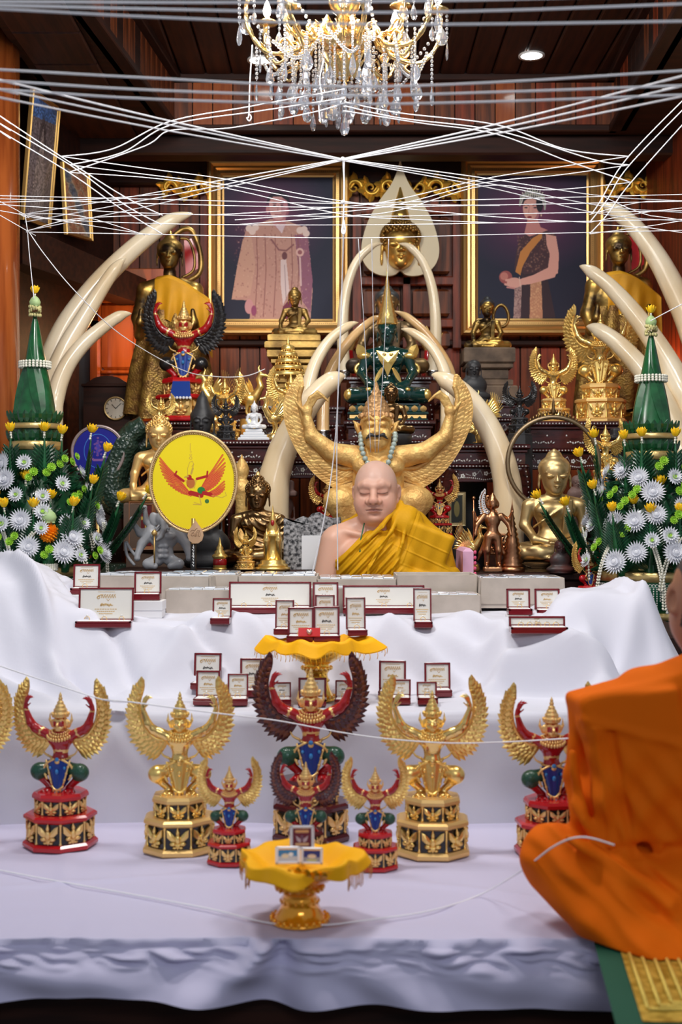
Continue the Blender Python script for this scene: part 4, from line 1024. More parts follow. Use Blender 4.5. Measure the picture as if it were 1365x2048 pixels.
# ---------------------------------------------------------------- the seated monk (lengths in pixels at his distance)
YM = 4.86; S = YM/F
FLESH = colmat('flesh', .42); FLESH.node_tree.nodes['Principled BSDF'].inputs['Subsurface Weight'].default_value = .1; FLESH.node_tree.nodes['Principled BSDF'].inputs['Subsurface Radius'].default_value = (1, .35, .2); FLESH.node_tree.nodes['Principled BSDF'].inputs['Subsurface Scale'].default_value = .008
def monk():
    o = P(755, 1135, YM); t = thing('person', 'shaven-headed monk in a mustard yellow robe seated with eyes closed behind the cartons', 'person', o)
    s = SDF((-150*S, -105*S, -262*S), (150*S, 80*S, 222*S), .0021)
    p = lambda x, y, z: (x*S, y*S, z*S); r3 = lambda a, b, c: (a*S, b*S, c*S)
    # torso, arms, crossed legs
    s.ell(p(0, 14, 6), r3(84, 46, 72), k=10*S); s.ell(p(0, 12, -90), r3(82, 56, 90), k=20*S); s.ell(p(0, 14, -190), r3(92, 60, 55), k=20*S)
    for q in (-1, 1):
        s.cap(p(q*16, 16, 88), p(q*74, 16, 62), 22*S, 24*S, k=16*S); s.ell(p(q*36, -16, 22), r3(38, 26, 30), k=16*S)
        s.cap(p(q*16, -22, 62), p(q*66, -6, 72), 5*S, 5*S, k=10*S)
        s.chain([p(q*84, 12, 52), p(q*108, 4, -60), p(q*106, -10, -120)], [30*S, 27*S, 22*S], k=12*S)
        s.chain([p(q*106, -10, -120), p(q*60, -58, -176), p(q*20, -78, -190)], [22*S, 18*S, 12*S], k=8*S)
        for j in range(4): s.chain([p(q*(26-2*j), -78-j*1, -192+j*6), p(q*(4-2*j), -86, -196+j*6), p(-q*14, -84, -200+j*5)], [5*S, 4.6*S, 3.6*S], k=2*S)
        s.cap(p(q*20, -74, -182), p(q*4, -80, -172), 5.5*S, 4*S, k=3*S)
        s.chain([p(q*34, 10, -222), p(q*118, -46, -226)], [38*S, 30*S], k=12*S); s.chain([p(q*118, -46, -230), p(-q*10, -78, -238)], [26*S, 18*S], k=8*S)
    # head, turned a little to his right and bowed
    HR = Matrix.Rotation(-.13, 3, 'Z') @ Matrix.Rotation(.03, 3, 'X') @ Matrix.Rotation(-.02, 3, 'Y'); N = Vector((0, 8, 78))
    def h(x, y, z): v = HR @ Vector((x, y-8, z+(5.5 if z < 165 else 0)-78))+N; return (v.x*S, v.y*S, v.z*S)
    def e(c, r, rot=None, **kw): s.ell(h(*c), r3(*r), HR if rot is None else HR @ Euler(rot).to_matrix(), **kw)
    s.chain([h(0, 12, 108), p(0, 16, 60)], [30*S, 36*S], k=12*S)
    e((0, 4, 168), (42, 47, 46), k=4*S); e((0, -4, 140), (41.5, 40, 42), k=12*S); e((0, -12, 120), (40, 31, 34), k=10*S)
    e((0, -27, 100), (20, 13, 13), k=12*S); e((0, -6, 94), (34, 31, 15), k=10*S); e((0, -20, 118), (33, 22, 26), k=14*S)
    for q in (-1, 1):
        e((q*23, -24, 124), (15, 16, 19), k=12*S)
        e((q*17, -45, 147), (12, 5.5, 6.5), k=10*S, sub=True)                                            # socket
        e((q*17, -38.5, 146), (11, 7.2, 6.8), k=4*S)                                                      # lid
        s.chain([h(q*6, -43, 158.5), h(q*17, -43.5, 161.5), h(q*29, -36, 158)], [2.0*S, 2.4*S, 1.6*S], k=14*S)  # brow
        s.chain([h(q*12, -49, 126), h(q*19, -47, 117), h(q*20.5, -44, 108)], [1.2*S, 1.2*S, .8*S], k=5*S, sub=True)      # cheek fold
        s.chain([h(q*9.5, -46, 138), h(q*17, -46.5, 135.5), h(q*25, -42, 138)], [1.2*S, 1.4*S, 1*S], k=4*S, sub=True)  # bag under the eye
        e((q*10.5, -47, 127.5), (6.6, 7, 5.6), k=3*S)
        e((q*43, 10, 142), (5.5, 12, 18), (0, q*.12, -q*.35), k=3*S); e((q*46.5, 5, 144), (3.2, 6.5, 10), (0, q*.1, -q*.35), k=2*S, sub=True); e((q*42, 5, 124), (4.6, 6, 8), k=3*S)
    s.chain([h(0, -42, 155), h(0, -47, 143), h(0, -55, 130.5)], [4.6*S, 5.4*S, 8.2*S], k=6*S); e((0, -56, 128.5), (9.4, 7, 7), k=3*S)
    s.chain([h(-14, -40.5, 112.2), h(-5, -44.2, 113.8), h(5, -44.2, 113.8), h(14, -40.5, 112.2)], [1.6*S, 2.6*S, 2.6*S, 1.6*S], k=4*S, tag=1)
    s.chain([h(-11, -40.5, 109.4), h(0, -43.6, 107.6), h(11, -40.5, 109.4)], [1.8*S, 3.3*S, 1.8*S], k=4*S, tag=1)
    s.chain([h(-15.5, -42.5, 110.2), h(-5, -47.2, 111.4), h(5, -47.2, 111.4), h(15.5, -42.5, 110.2)], [1.1*S, 1.3*S, 1.3*S, 1.1*S], k=2.2*S, sub=True); s.chain([h(-8, -42.5, 101.5), h(0, -44, 101), h(8, -42.5, 101.5)], [1.6*S, 1.8*S, 1.6*S], k=9*S, sub=True)
    # colour zones: lash line, mouth corner line, nostrils, scalp
    Hi = np.array(HR.inverted())
    def loc(X, Y, Z):
        a, b, c = X/S-N.x, Y/S-N.y, Z/S-N.z
        return (Hi[0, 0]*a+Hi[0, 1]*b+Hi[0, 2]*c, Hi[1, 0]*a+Hi[1, 1]*b+Hi[1, 2]*c+8, Hi[2, 0]*a+Hi[2, 1]*b+Hi[2, 2]*c+78)
    body = s.build('body', t, [FLESH], 1); me = body.data; n = len(me.vertices); V = np.empty(n*3); me.vertices.foreach_get('co', V); V = V.reshape(-1, 3)
    x, y, z = loc(V[:, 0], V[:, 1], V[:, 2]); z = z-5.5; ax = np.abs(x); fr = 1/(1+np.exp((y+26)/3)); C = np.tile(np.array((.70, .40, .29)), (n, 1))
    def mx(m, c): nonlocal C; m = np.clip(m, 0, 1)[:, None]; C = C*(1-m)+np.array(c)*m
    head = 1/(1+np.exp(-(z-86)/4))
    mx(head*.35, (.62, .30, .21)); mx(head/(1+np.exp(-((z-168+(y+40)*.3)/5)))*.6, (.62, .42, .35))
    mx(fr*np.exp(-((ax-22)/10)**2-((z-122)/10)**2)*.35, (.62, .24, .17)); mx(fr*np.exp(-(x/9)**2-((z-128)/7)**2)*.35, (.62, .22, .16)); mx(fr*np.exp(-(x/16)**2-((z-100)/7)**2)*.4, (.55, .22, .13))
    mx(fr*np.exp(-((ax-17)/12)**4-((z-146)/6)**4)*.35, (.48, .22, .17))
    top = 113.6+1.0*np.exp(-((ax-5)/4)**2)-.016*ax**2; bot = 107.0+.020*ax**2
    mx(fr*(ax < 16)*np.clip((top-z)/.8+.5, 0, 1)*np.clip((z-bot)/1.2+.5, 0, 1)*.8, (.50, .20, .16))
    mx(fr*(ax < 15.5)*np.exp(-((z-(111.2-.006*ax**2))/.75)**2)*.9, (.10, .03, .025))
    mx(fr*(ax > 7)*(ax < 28)*np.exp(-((z-(142.6+.020*(ax-16)**2))/.8)**2)*.85, (.09, .035, .025)); mx(fr*np.exp(-((ax-16)/10)**2-((z-(156-.01*(ax-16)**2))/1.6)**2)*.18, (.30, .16, .12))
    mx(fr*np.exp(-((ax-5.5)/2.6)**2-((z-123.2)/1.3)**2)*.85, (.13, .045, .035))
    ca = me.color_attributes.new('Col', 'FLOAT_COLOR', 'POINT'); cc = np.ones((n, 4)); cc[:, :3] = C; ca.data.foreach_set('color', cc.ravel())
    # robe: wound round the trunk, over his left shoulder, with the folded outer robe lying flat on it
    s = SDF((-135*S, -125*S, -262*S), (185*S, 85*S, 150*S), .0026)
    s.ell(p(0, 12, 2), r3(93, 60, 80), k=8*S)
    for q in (-1, 1): s.ell(p(q*34, -20, 14), r3(46, 34, 50), k=14*S)
    s.ell(p(0, 10, -90), r3(90, 64, 95), k=20*S); s.ell(p(0, 10, -200), r3(130, 75, 56), k=20*S)
    for q in (-1, 1): s.cap(p(q*30, 10, -222), p(q*124, -46, -230), 42*S, 36*S, k=12*S); s.cap(p(q*118, -50, -228), p(0, -82, -238), 30*S, 24*S, k=12*S)
    s.ell(p(54, -6, 88), r3(38, 40, 38), k=8*S); s.ell(p(0, -22, 40), r3(40, 34, 34), k=10*S)
    s.cut(lambda X, Y, Z: np.where(Y < 30*S, (Z-X-(96)*S)*.7, (Z-118*S)))
    s.chain([p(26, 26, 104), p(72, 20, 84), p(112, 14, 40), p(132, 6, -40), p(128, -6, -110)], [20*S, 30*S, 36*S, 36*S, 34*S], k=8*S)
    s.chain([p(-30, 52, 106), p(-62, 54, 84), p(-70, 50, 40)], [8*S, 9*S, 8*S], k=10*S); s.cap(p(-24, 46, 110), p(30, 40, 118), 12*S, 14*S, k=8*S)
    # outer folded panel
    s.box(p(92, -34, 26), (46*S, 12*S, 56*S), 8*S, (0.10, .36, -.18), k=7*S)
    s.box(p(96, 2, 72), (52*S, 30*S, 12*S), 8*S, (0, .50, 0), k=6*S)
    s.box(p(70, -44, -66), (52*S, 10*S, 60*S), 8*S, (0, .2, 0), k=10*S)
    s.chain([p(38, 4, 126), p(30, -28, 112), p(8, -50, 84), p(-20, -54, 58), p(-52, -46, 32), p(-80, -24, 14)], [5*S, 5*S, 4.5*S, 4.2*S, 4.2*S, 4*S], k=4*S)
    s.chain([p(44, 0, 130), p(42, -30, 104), p(26, -50, 72), p(4, -58, 40), p(-16, -60, 6), p(-26, -60, -40)], [5*S, 4.6*S, 4*S, 3.5*S, 3.5*S, 3*S], k=4*S)
    s.chain([p(128, -36, -12), p(150, -30, -40), p(168, -28, -60)], [20*S, 22*S, 22*S], k=10*S); s.chain([p(150, -30, -10), p(166, -22, -30)], [13*S, 12*S], k=8*S)
    s.chain([p(48, -4, 130), p(56, -36, 92), p(48, -50, 50), p(30, -56, 0), p(20, -60, -50)], [4.4*S, 4*S, 3.4*S, 3*S, 3*S], k=4*S)
    def disp(V):
        x, y, z = V[:, 0]/S, V[:, 1]/S, V[:, 2]/S; c = (x-z)*.707; fr = np.clip((20-y)/30, 0, 1)
        pan = 1/(1+np.exp(-(x-46+z*.30)/4)); d = np.zeros(len(V))
        d += (1-pan)*fr*(2.3*np.sin(c*.36+1.5*np.sin(x*.03))+1.2*np.sin(c*.81+z*.03))
        u = (x-92)*.93+(z-26)*-.36; v = (x-92)*.36+(z-26)*.93
        d += pan*fr*(1.0*np.sin(u*.22+.5)+1.3*np.exp(-((v+6+.06*u)/1.4)**2)+1.2*np.exp(-((v-22+.06*u)/1.4)**2)+.9*np.exp(-((v+32)/1.6)**2)-1.8*np.exp(-((u+42)/1.6)**2)+1.2*np.exp(-((u+36)/1.5)**2))
        V = V.copy(); V[:, 1] -= d*S; return V
    s.build('robe', t, [ROBE], 1, disp)
    b = MB().use(mat('green_cord', (.03, .14, .06), .6))
    b.tube(catmull([p(-26, -18, 90), p(-31, -36, 68), p(-36, -46, 46), p(-35, -48, 36)], 6), 1.3*S, 6)
    b.ball(p(-35, -51, 34), 2.2*S, 6, 4); b.build('neck_cord', t)
    return t
monk()
o = P(935, 1135, 4.95)
t = thing('pink_cushion', 'pink cushion edge standing beside the seated monk on the right', 'cushion', (o.x, 4.95, .62))
b = MB().use(mat('pink_cloth', (.75, .42, .60), .6)); b.b2(-.028, .012, -.12, .16, 0, .545, .012); b.build('cover', t)
b = MB().use(mat('pink_frill', (.75, .10, .22), .6))
for i in range(26): b.ball((.018, -.12, .02*i+.03), (.006, .006, .008), 6, 4)
b.build('frill', t, kind='stuff')

# ---------------------------------------------------------------- the monk in orange at the right front, seen from behind
YO = 2.66; S2 = YO/F
def monk2():
    o = P(1290, 1850, YO); z0 = .462; t = thing('person', 'monk in an orange robe sitting cross-legged at the right edge, seen from behind', 'person', (o.x, YO, z0))
    k0 = (CZ-z0)*F/YO+CY     # pixel row of his seat
    def p(px, py, dy=0): return ((px-1290)*S2, dy*S2, (k0-py)*S2)
    s = SDF((p(1200, 0)[0], -.18, p(0, 1480)[2]), (p(1560, 0)[0], .22, p(0, 1050)[2]), .0032)
    s.ell(p(1432, 1185, 0), (84*S2, 96*S2, 104*S2), k=.01); s.ell(p(1425, 1240, 30), (76*S2, 80*S2, 80*S2), k=.02)
    s.cap(p(1440, 1290, 0), p(1450, 1380, 0), 62*S2, 80*S2, k=.03)
    s.ell(p(1350, 1196, 0), (9*S2, 24*S2, 34*S2), (0, .1, .5), k=.006, tag=0); s.ell(p(1344, 1200, -4), (6*S2, 12*S2, 20*S2), (0, .1, .5), k=.004, sub=True)
    s.ell(p(1450, 1430, 0), (150*S2, 90*S2, 80*S2), k=.03)
    s.recolor(lambda X, Y, Z: np.where((Z > (k0-1250)*S2) & (X > (1357-1290)*S2), 1, -1))
    s.build('body', t, [mat('tanned_skin', (.36, .16, .09), .45, sss=.1), mat('cropped_hair', (.05, .035, .03), .7)], 1)
    s = SDF((p(1020, 0)[0], -.52, -.012), (p(1640, 0)[0], .30, p(0, 1290)[2]), .0042)
    e = lambda px, py, dy, r, rot=None, k=.02: s.ell(p(px, py, dy), tuple(q*S2 for q in r), rot, k=k)
    e(1450, 1560, 20, (190, 130, 260)); e(1470, 1425, 10, (185, 122, 112)); e(1440, 1370, 0, (120, 90, 60)); e(1470, 1780, -20, (210, 170, 130))
    # left shoulder and folded panel
    s.chain([p(1385, 1375, 10), p(1290, 1400, 0), p(1255, 1450, 0)], [62*S2, 62*S2, 66*S2], k=.02)
    s.box(p(1262, 1400, -6), (118*S2, 62*S2, 40*S2), 14*S2, (0, -.235, .12), k=.012)
    s.box(p(1262, 1520, -62), (92*S2, 16*S2, 150*S2), 12*S2, (.05, -.10, -.1), k=.02)
    # upper arm under the cloth, hanging sleeve folds
    s.chain([p(1245, 1460, 10), p(1215, 1590, 30), p(1240, 1690, 10)], [58*S2, 56*S2, 46*S2], k=.03)
    s.chain([p(1172, 1440, 20), p(1158, 1560, 30), p(1170, 1650, 10), p(1230, 1700, 0)], [26*S2, 24*S2, 22*S2, 24*S2], k=.016)
    s.chain([p(1235, 1690, 10), p(1180, 1725, 40), p(1150, 1735, 50)], [44*S2, 34*S2, 24*S2], k=.02)
    # leg: knee to the left, thigh and shin
    s.chain([p(1112, 1718, 20), p(1230, 1770, -30), p(1400, 1820, -80)], [68*S2, 84*S2, 105*S2], k=.02)
    s.chain([p(1108, 1735, 10), p(1200, 1812, -90), p(1330, 1890, -180), p(1450, 1930, -240)], [58*S2, 62*S2, 70*S2, 66*S2], k=.02)
    s.chain([p(1270, 1850, -170), p(1330, 1950, -260), p(1400, 1985, -330)], [44*S2, 44*S2, 50*S2], k=.03)
    for (a, b_, c_) in (((1160, 1440), (1195, 1570), (1250, 1690)), ((1200, 1440), (1235, 1560), (1300, 1680)), ((1140, 1500), (1150, 1600), (1190, 1690)), ((1300, 1480), (1330, 1600), (1400, 1720))):
        s.chain([p(*a, -36), p(*b_, -42), p(*c_, -60)], [9*S2, 11*S2, 8*S2], k=.018)
    for (a, b_) in (((1130, 1660), (1300, 1760)), ((1160, 1700), (1340, 1830)), ((1240, 1700), (1420, 1790))): s.cap(p(*a, -60), p(*b_, -150), 9*S2, 14*S2, k=.025)
    s.cut(lambda X, Y, Z: -Z)
    def disp(V):
        x = V[:, 0]/S2+1290; y = V[:, 1]/S2; z = k0-V[:, 2]/S2; d = np.zeros(len(V)); V = V.copy()
        low = np.clip((z-1440)/140, 0, 1)
        d += 7*low*np.sin((x*.9+z*.35)*.075+1.6*np.sin(z*.012)+y*.02)+3.5*low*np.sin((x-z*.8)*.11+y*.03)
        d += 5*np.exp(-((z-1440-.25*(x-1200))/10)**2)*(x > 1150)
        d += 3.0*np.sin((x+z*.2)*.045)*(1-low)
        leg = (z > 1690)*np.clip((z-1690)/40, 0, 1)
        d += leg*5*np.sin((x*.55-z*.8)*.07+y*.03)
        d += 9*np.exp(-((x-1185-.15*(z-1500))/9)**2)*((z > 1440) & (z < 1680))-10*np.exp(-((x-1215-.2*(z-1500))/9)**2)*((z > 1450) & (z < 1700))
        V[:, 1] -= d*S2; V[:, 0] -= d*.3*S2; V[:, 2] = np.maximum(V[:, 2], .0015); return V
    s.build('robe', t, [ORANGE], 2, disp)
    return t
monk2()
# the mat he sits on and its platform
pf = MB().b2(.60, 2.0, 2.02, 2.62, .0, .452, .01).build('side_platform', None, WOODK); tag(pf, 'dark side platform under the green and gold mat', 'platform')
t = thing('sitting_mat', 'gold brocade sitting mat with green cloth border under the orange-robed monk', 'mat', (.50, 2.0, .458))
def matpoly(x0, x1, y0, y1, z, m, name, hang=0):
    b = MB().use(m); sh = .12
    q = lambda x, y: Vector((x-sh*(.75-y)*.9*(1 if 1 else 0)+.02, y+.02, z+.0016*noise.noise((x*12, y*12, 0))))
    b.grid(lambda u, v: q(x0+(x1-x0)*u, y0+(y1-y0)*v), 40, 40)
    n = 12
    return b.build(name, t)
matpoly(-.0, 1.25, .06, .76, .0, GREENM, 'border'); matpoly(.045, 1.2, .12, .72, .003, GOLDBR, 'brocade_field')
b = MB().use(mat('gold_braid', (.80, .58, .12), .4, .5, bump=.8, bscale=300))
for k in range(7):
    o_ = .06+.022*k; qf = lambda x, y: Vector((x-.12*(.75-y)*.9+.02, y+.02, .0055))
    b.tube([qf(.0+o_, .135+o_*.6), qf(.0+o_, .70)], .004, 5); b.tube([qf(o_, .13+o_*.6), qf(1.15, .13+o_*.6)], .004, 5)
b.build('braid', t)
# ---------------------------------------------------------------- shrine furniture
def flower(b, c, r, n=5):
    for i in range(n): a = 2*PI*i/n; b.ball((c[0]+r*.6*math.cos(a), c[1], c[2]+r*.6*math.sin(a)), (r*.42, r*.15, r*.42), 6, 4)
def altar_table(label, x0, x1, ytop, Yf, Yb, zbot, legs=True, fr=(.05, .035, .045)):
    a = P(x0, ytop, Yf); c = P(x1, ytop, Yf); w = c.x-a.x; d = Yb-Yf; h = a.z-zbot
    t = thing('altar_table', label, 'table', ((a.x+c.x)/2, (Yf+Yb)/2, zbot), 0, 'rosewood altar tables inlaid with mother-of-pearl')
    b = MB().use(ROSE); b.b2(-w/2, w/2, -d/2, d/2, h-.022, h, .006); b.b2(-w/2+.012, w/2-.012, -d/2+.012, d/2-.012, h-.036, h-.022, .003); b.build('tabletop', t)
    z = h-.036; b = MB().use(ROSE); pl = MB().use(PEARL)
    def beads(zz, y, step=.014, r=.0036, xa=None, xb=None):
        xa = -w/2+.01 if xa is None else xa; xb = w/2-.01 if xb is None else xb; n = int((xb-xa)/step)
        for i in range(n): pl.ball((xa+step*(i+.5), y, zz), (r, r*.6, r), 5, 3)
    beads(h-.011, -d/2-.001)
    y = -d/2+.02
    b.b2(-w/2+.02, w/2-.02, y, y+.02, z-fr[0], z, .002)                # frieze with sparse buds and a spray
    for i in range(int(w/.085)): pl.ball((-w/2+.05+i*.085, y-.001, z-fr[0]*.32), (.0042, .002, .0042), 5, 3)
    for s in (-1, 0, 1):
        for i in range(9): pl.ball((s*w*.28+(i-4)*.011, y-.001, z-fr[0]*.68+.003*math.sin(i*2)), (.007, .002, .0032), 5, 3, rot=(0, i*.7, 0))
    z2 = z-fr[0]; b.b2(-w/2+.005, w/2-.005, y-.015, y+.03, z2-.016, z2, .005); beads(z2-.008, y-.016)
    z3 = z2-.016; b.b2(-w/2+.025, w/2-.025, y+.004, y+.02, z3-fr[1]*1.6, z3, .002)
    for i in range(int(w/.05)):
        x = -w/2+.05+i*.05
        if x < w/2-.04:
            flower(pl, (x, y+.002, z3-fr[1]*.8-.006*math.sin(i*1.7)), .0105)
            pl.tube([(x+.013, y+.003, z3-fr[1]*.7), (x+.024, y+.003, z3-fr[1]*(.5+.35*math.sin(i*2))), (x+.036, y+.003, z3-fr[1]*.9)], .0014, 4)
    z4 = z3-fr[1]*1.6
    # scalloped apron edge with pearl beading
    n = int(w/.010)
    for i in range(n):
        x = -w/2+.03+(w-.06)*i/(n-1); pl.ball((x, y-.0, z4+.006+.009*abs(math.sin(x*PI/.16))), (.0036, .003, .0036), 5, 3)
    b.b2(-w/2+.03, w/2-.03, y, y+.02, z4-.004, z4+.012, .003)
    b.build('frieze', t); 
    if legs:
        for s in (-1, 1):
            for q in (-1, 1):
                l = MB().use(ROSE); xx = s*(w/2-.045); yy = q*(d/2-.045); pts = [(xx, yy, z3), (xx+s*.02, yy, z3-.09), (xx-s*.005, yy, z3-.25), (xx, yy, .0)]
                l.tube(catmull(pts, 5), [.05-.028*min(1, i/9) for i in range(16)], 8); l.build('leg', t)
                if q < 0:
                    for i in range(12):
                        for e in (-1, 1): pl.ball((xx+s*.012*math.sin(i*.4)+e*.026, yy-.042+.002*i, z3-.015-i*.022), (.0035, .003, .0035), 5, 3)
    pl.build('pearl_inlay', t, kind='stuff')
    return a.z
Z1 = altar_table('long rosewood altar table with pearl inlay left of the centre, behind the wooden garuda', 440, 700, 880, 5.50, 5.95, .62)
altar_table('long rosewood altar table with pearl inlay right of the centre', 880, 1062, 888, 5.52, 5.95, .62)
ZC = altar_table('central rosewood altar table carrying the green Buddha', 688, 872, 840, 5.62, 6.02, .62)
ZR = altar_table('tall rosewood altar table on the right carrying the gold garudas', 1035, 1282, 842, 5.70, 6.15, .62, fr=(.085, .045, .045))
ZB = altar_table('rear rosewood table under the gold seated Buddha on the left', 436, 690, 812, 6.22, 6.62, .62)
ZB2 = altar_table('rear rosewood table under the dark seated Buddha on the right', 875, 1050, 800, 6.20, 6.62, .62)
ZB3 = altar_table('rear central rosewood table under the inner tusk arch', 694, 868, 752, 6.22, 6.66, .62)
ZL = altar_table('rosewood table at the left under the dark-winged garuda', 268, 424, 842, 5.88, 6.42, .62)
def low_table(label, x0, x1, ytop, Yf, Yb):
    a = P(x0, ytop, Yf); c = P(x1, ytop, Yf); w = c.x-a.x; d = Yb-Yf; h = a.z-.62
    t = thing('low_table', label, 'table', ((a.x+c.x)/2, (Yf+Yb)/2, .62), 0, 'low dark tables behind the cartons')
    b = MB().use(WOODK); b.b2(-w/2, w/2, -d/2, d/2, h-.03, h, .006); b.build('tabletop', t)
    b = MB().use(WOODK); b.b2(-w/2+.02, w/2-.02, -d/2+.02, -d/2+.04, h-.12, h-.03, .003); b.build('apron', t)
    for s in (-1, 1):
        for q in (-1, 1): MB().use(WOODK).b2(s*(w/2-.05)-.025, s*(w/2-.05)+.025, q*(d/2-.05)-.025, q*(d/2-.05)+.025, 0, h-.03, .004).build('leg', t)
    return a.z
LT1 = low_table('low dark table left of the seated monk holding bronze Buddha and small gold figures', 228, 610, 1140, 4.98, 5.29)
LT2 = low_table('low dark table right of the seated monk holding the brass Buddha', 950, 1196, 1146, 4.98, 5.29)

# ---------------------------------------------------------------- Buddha figures (100 units = sitting height)
def bhead(s, c, r, k, tag_s=0, tag_h=1, us=1.0, rot=None, wide=.80, ears=1.0, crown_=False):
    """serene face: r = half the height from chin to hairline top"""
    R = rot if rot is not None else Matrix.Identity(3)
    def h(x, y, z): v = R @ Vector((x*r, y*r, z*r)); return (c[0]+v.x, c[1]+v.y, c[2]+v.z)
    def e(p, q, k_=.1, **kw): s.ell(h(*p), tuple(v*r for v in q), R, k=k_*r, **kw)
    e((0, .05, .28), (wide, .86, .78), tag=tag_s); e((0, -.06, -.30), (wide*.80, .70, .68), .2, tag=tag_s); e((0, -.50, -.78), (.26, .2, .2), .25, tag=tag_s)
    for q in (-1, 1):
        e((q*.36, -.86, .06), (.26, .14, .15), .14, sub=True); e((q*.35, -.72, .04), (.23, .13, .12), .06, tag=tag_s)
        s.chain([h(q*.06, -.82, .22), h(q*.36, -.80, .34), h(q*.66, -.60, .22)], [.035*r, .045*r, .03*r], k=.08*r, tag=tag_s)
        e((q*.13, -.92, -.27), (.10, .10, .08), .06, tag=tag_s)
        e((q*(wide+.03), .05, -.05), (.07, .16, .30*ears), .08, tag=tag_s); e((q*(wide+.05), .04, -.50*ears), (.07, .10, .30*ears), .08, tag=tag_s)
    s.chain([h(0, -.80, .20), h(0, -.94, -.10), h(0, -1.0, -.24)], [.06*r, .075*r, .11*r], k=.08*r, tag=tag_s)
    s.chain([h(-.20, -.80, -.50), h(-.06, -.88, -.47), h(.06, -.88, -.47), h(.20, -.80, -.50)], [.03*r, .05*r, .05*r, .03*r], k=.05*r, tag=tag_s)
    s.chain([h(-.13, -.80, -.57), h(0, -.85, -.60), h(.13, -.80, -.57)], [.03*r, .06*r, .03*r], k=.05*r, tag=tag_s)
    if not crown_:
        e((0, .14, .48), (wide*1.10, .90, .70), .05, tag=tag_h); e((0, .18, 1.14), (.42, .42, .34), .15, tag=tag_h)
        if us: s.chain([h(0, .18, 1.35), h(0, .18, 1.35+.5*us), h(0, .18, 1.35+.95*us)], [.22*r, .13*r, .03*r], k=.08*r, tag=2)
        # hair line in front keeps the forehead bare
        s.ell(h(0, -.62, .36), (wide*.74*r, .42*r, .36*r), R, k=.03*r, sub=True); e((0, -.12, .30), (wide*.93, .72, .62), .03, tag=tag_s)
def buddha_mesh(name, mats, h=1.0, pose='mara', us=1.0, head=13.5, slim=1.0, robe=1, curls=True, ears=1.0, res=.9, hb=84, wide=.80, foldn=0):
    s = SDF((-52*h, -34*h, -1*h), (52*h, 24*h, 128*h), res*h)
    p = lambda x, y, z: (x*h, y*h, z*h)
    s.ell(p(0, 2, 50), (20*slim*h, 12*h, 15*h), k=4*h); s.ell(p(0, 3, 34), (14*slim*h, 10*h, 18*h), k=8*h); s.ell(p(0, 2, 20), (20*h, 14*h, 12*h), k=6*h)
    s.cap(p(0, 2, 60), p(0, 0, 72), 6.5*h, 6*h, k=3*h)
    for q in (-1, 1):
        s.cap(p(q*8, 3, 62), p(q*21, 3, 57), 5*h, 7*h, k=5*h)
        s.chain([p(q*24*max(.9, slim), 2, 55), p(q*30, 1, 36), ], [7*h, 5.2*h], k=3*h)
        if pose == 'mara' and q < 0:
            s.chain([p(q*30, 1, 36), p(q*31, -16, 22), p(q*30, -22, 15)], [5.2*h, 4*h, 3.2*h], k=3*h)
            for j in range(4): s.chain([p(q*(33-j*2.2), -23, 14), p(q*(32.6-j*2.2), -26.5, 7.5), p(q*(32.2-j*2.2), -26.5, 3)], [1.5*h, 1.3*h, .9*h], k=.8*h)
            s.cap(p(q*26, -21, 15), p(q*24, -25, 9), 1.6*h, 1*h, k=1*h)
        else:
            s.chain([p(q*30, 1, 36), p(q*22, -16, 22), p(q*8, -23, 19)], [5.2*h, 4.2*h, 3.2*h], k=3*h)
            for j in range(4): s.chain([p(q*8, -22-j*1.6, 19.5), p(-q*2, -23.5-j*1.9, 18.5), p(-q*9, -22-j*2, 18.5)], [1.5*h, 1.4*h, 1*h], k=.8*h)
        s.chain([p(q*12, 2, 11), p(q*40, -10, 9)], [11*h, 9*h], k=5*h); s.chain([p(q*42, -12, 8), p(q*18, -24, 9), p(-q*14, -25, 9 if q > 0 else 14)], [8.5*h, 6.5*h, 4.5*h], k=3*h)
        s.ell(p(-q*22, -24, 13 if q > 0 else 15), (9*h, 5*h, 3.4*h), k=2*h)
        s.ell(p(q*9, -7, 51), (10*slim*h, 5*h, 7*h), k=4*h); s.ell(p(q*9.5, -12, 49), (1.1*h, 1*h, 1.1*h), k=1*h) if robe == 0 or q < 0 else None
    bhead(s, p(0, -1, hb), head*h, 0, us=us, ears=ears, wide=wide)
    if robe:
        # robe edge across the chest, flap over the left shoulder, hem lines
        s.chain([p(12, 2, 66), p(10, -10, 56), p(-2, -12, 48), p(-14, -10, 40), p(-21, -2, 34)], [1.3*h]*5, k=1*h, tag=0)
        s.box(p(11, -11.2, 42), (4.4*h, 1.6*h, 20*h), 1.2*h, (.12, .05, .08), k=1*h, tag=0)
        s.chain([p(-34, -18, 5), p(-10, -31, 4), p(10, -31, 4), p(34, -18, 5)], [1.6*h]*4, k=2*h)
    def disp(V):
        V = V.copy()
        if foldn:
            x, y, z = V[:, 0]/h, V[:, 1]/h, V[:, 2]/h; rr = np.hypot(x-16, z-68)
            m = ((x > -20) | (z < 40))*np.clip((64-z)/6, 0, 1)*np.clip((z-16)/6, 0, 1)*(y < 6)
            V[:, 1] -= foldn*h*np.maximum(np.sin(rr*.95), -.3)*m
        return V
    me = s.mesh(name, mats, 1, disp)
    return me
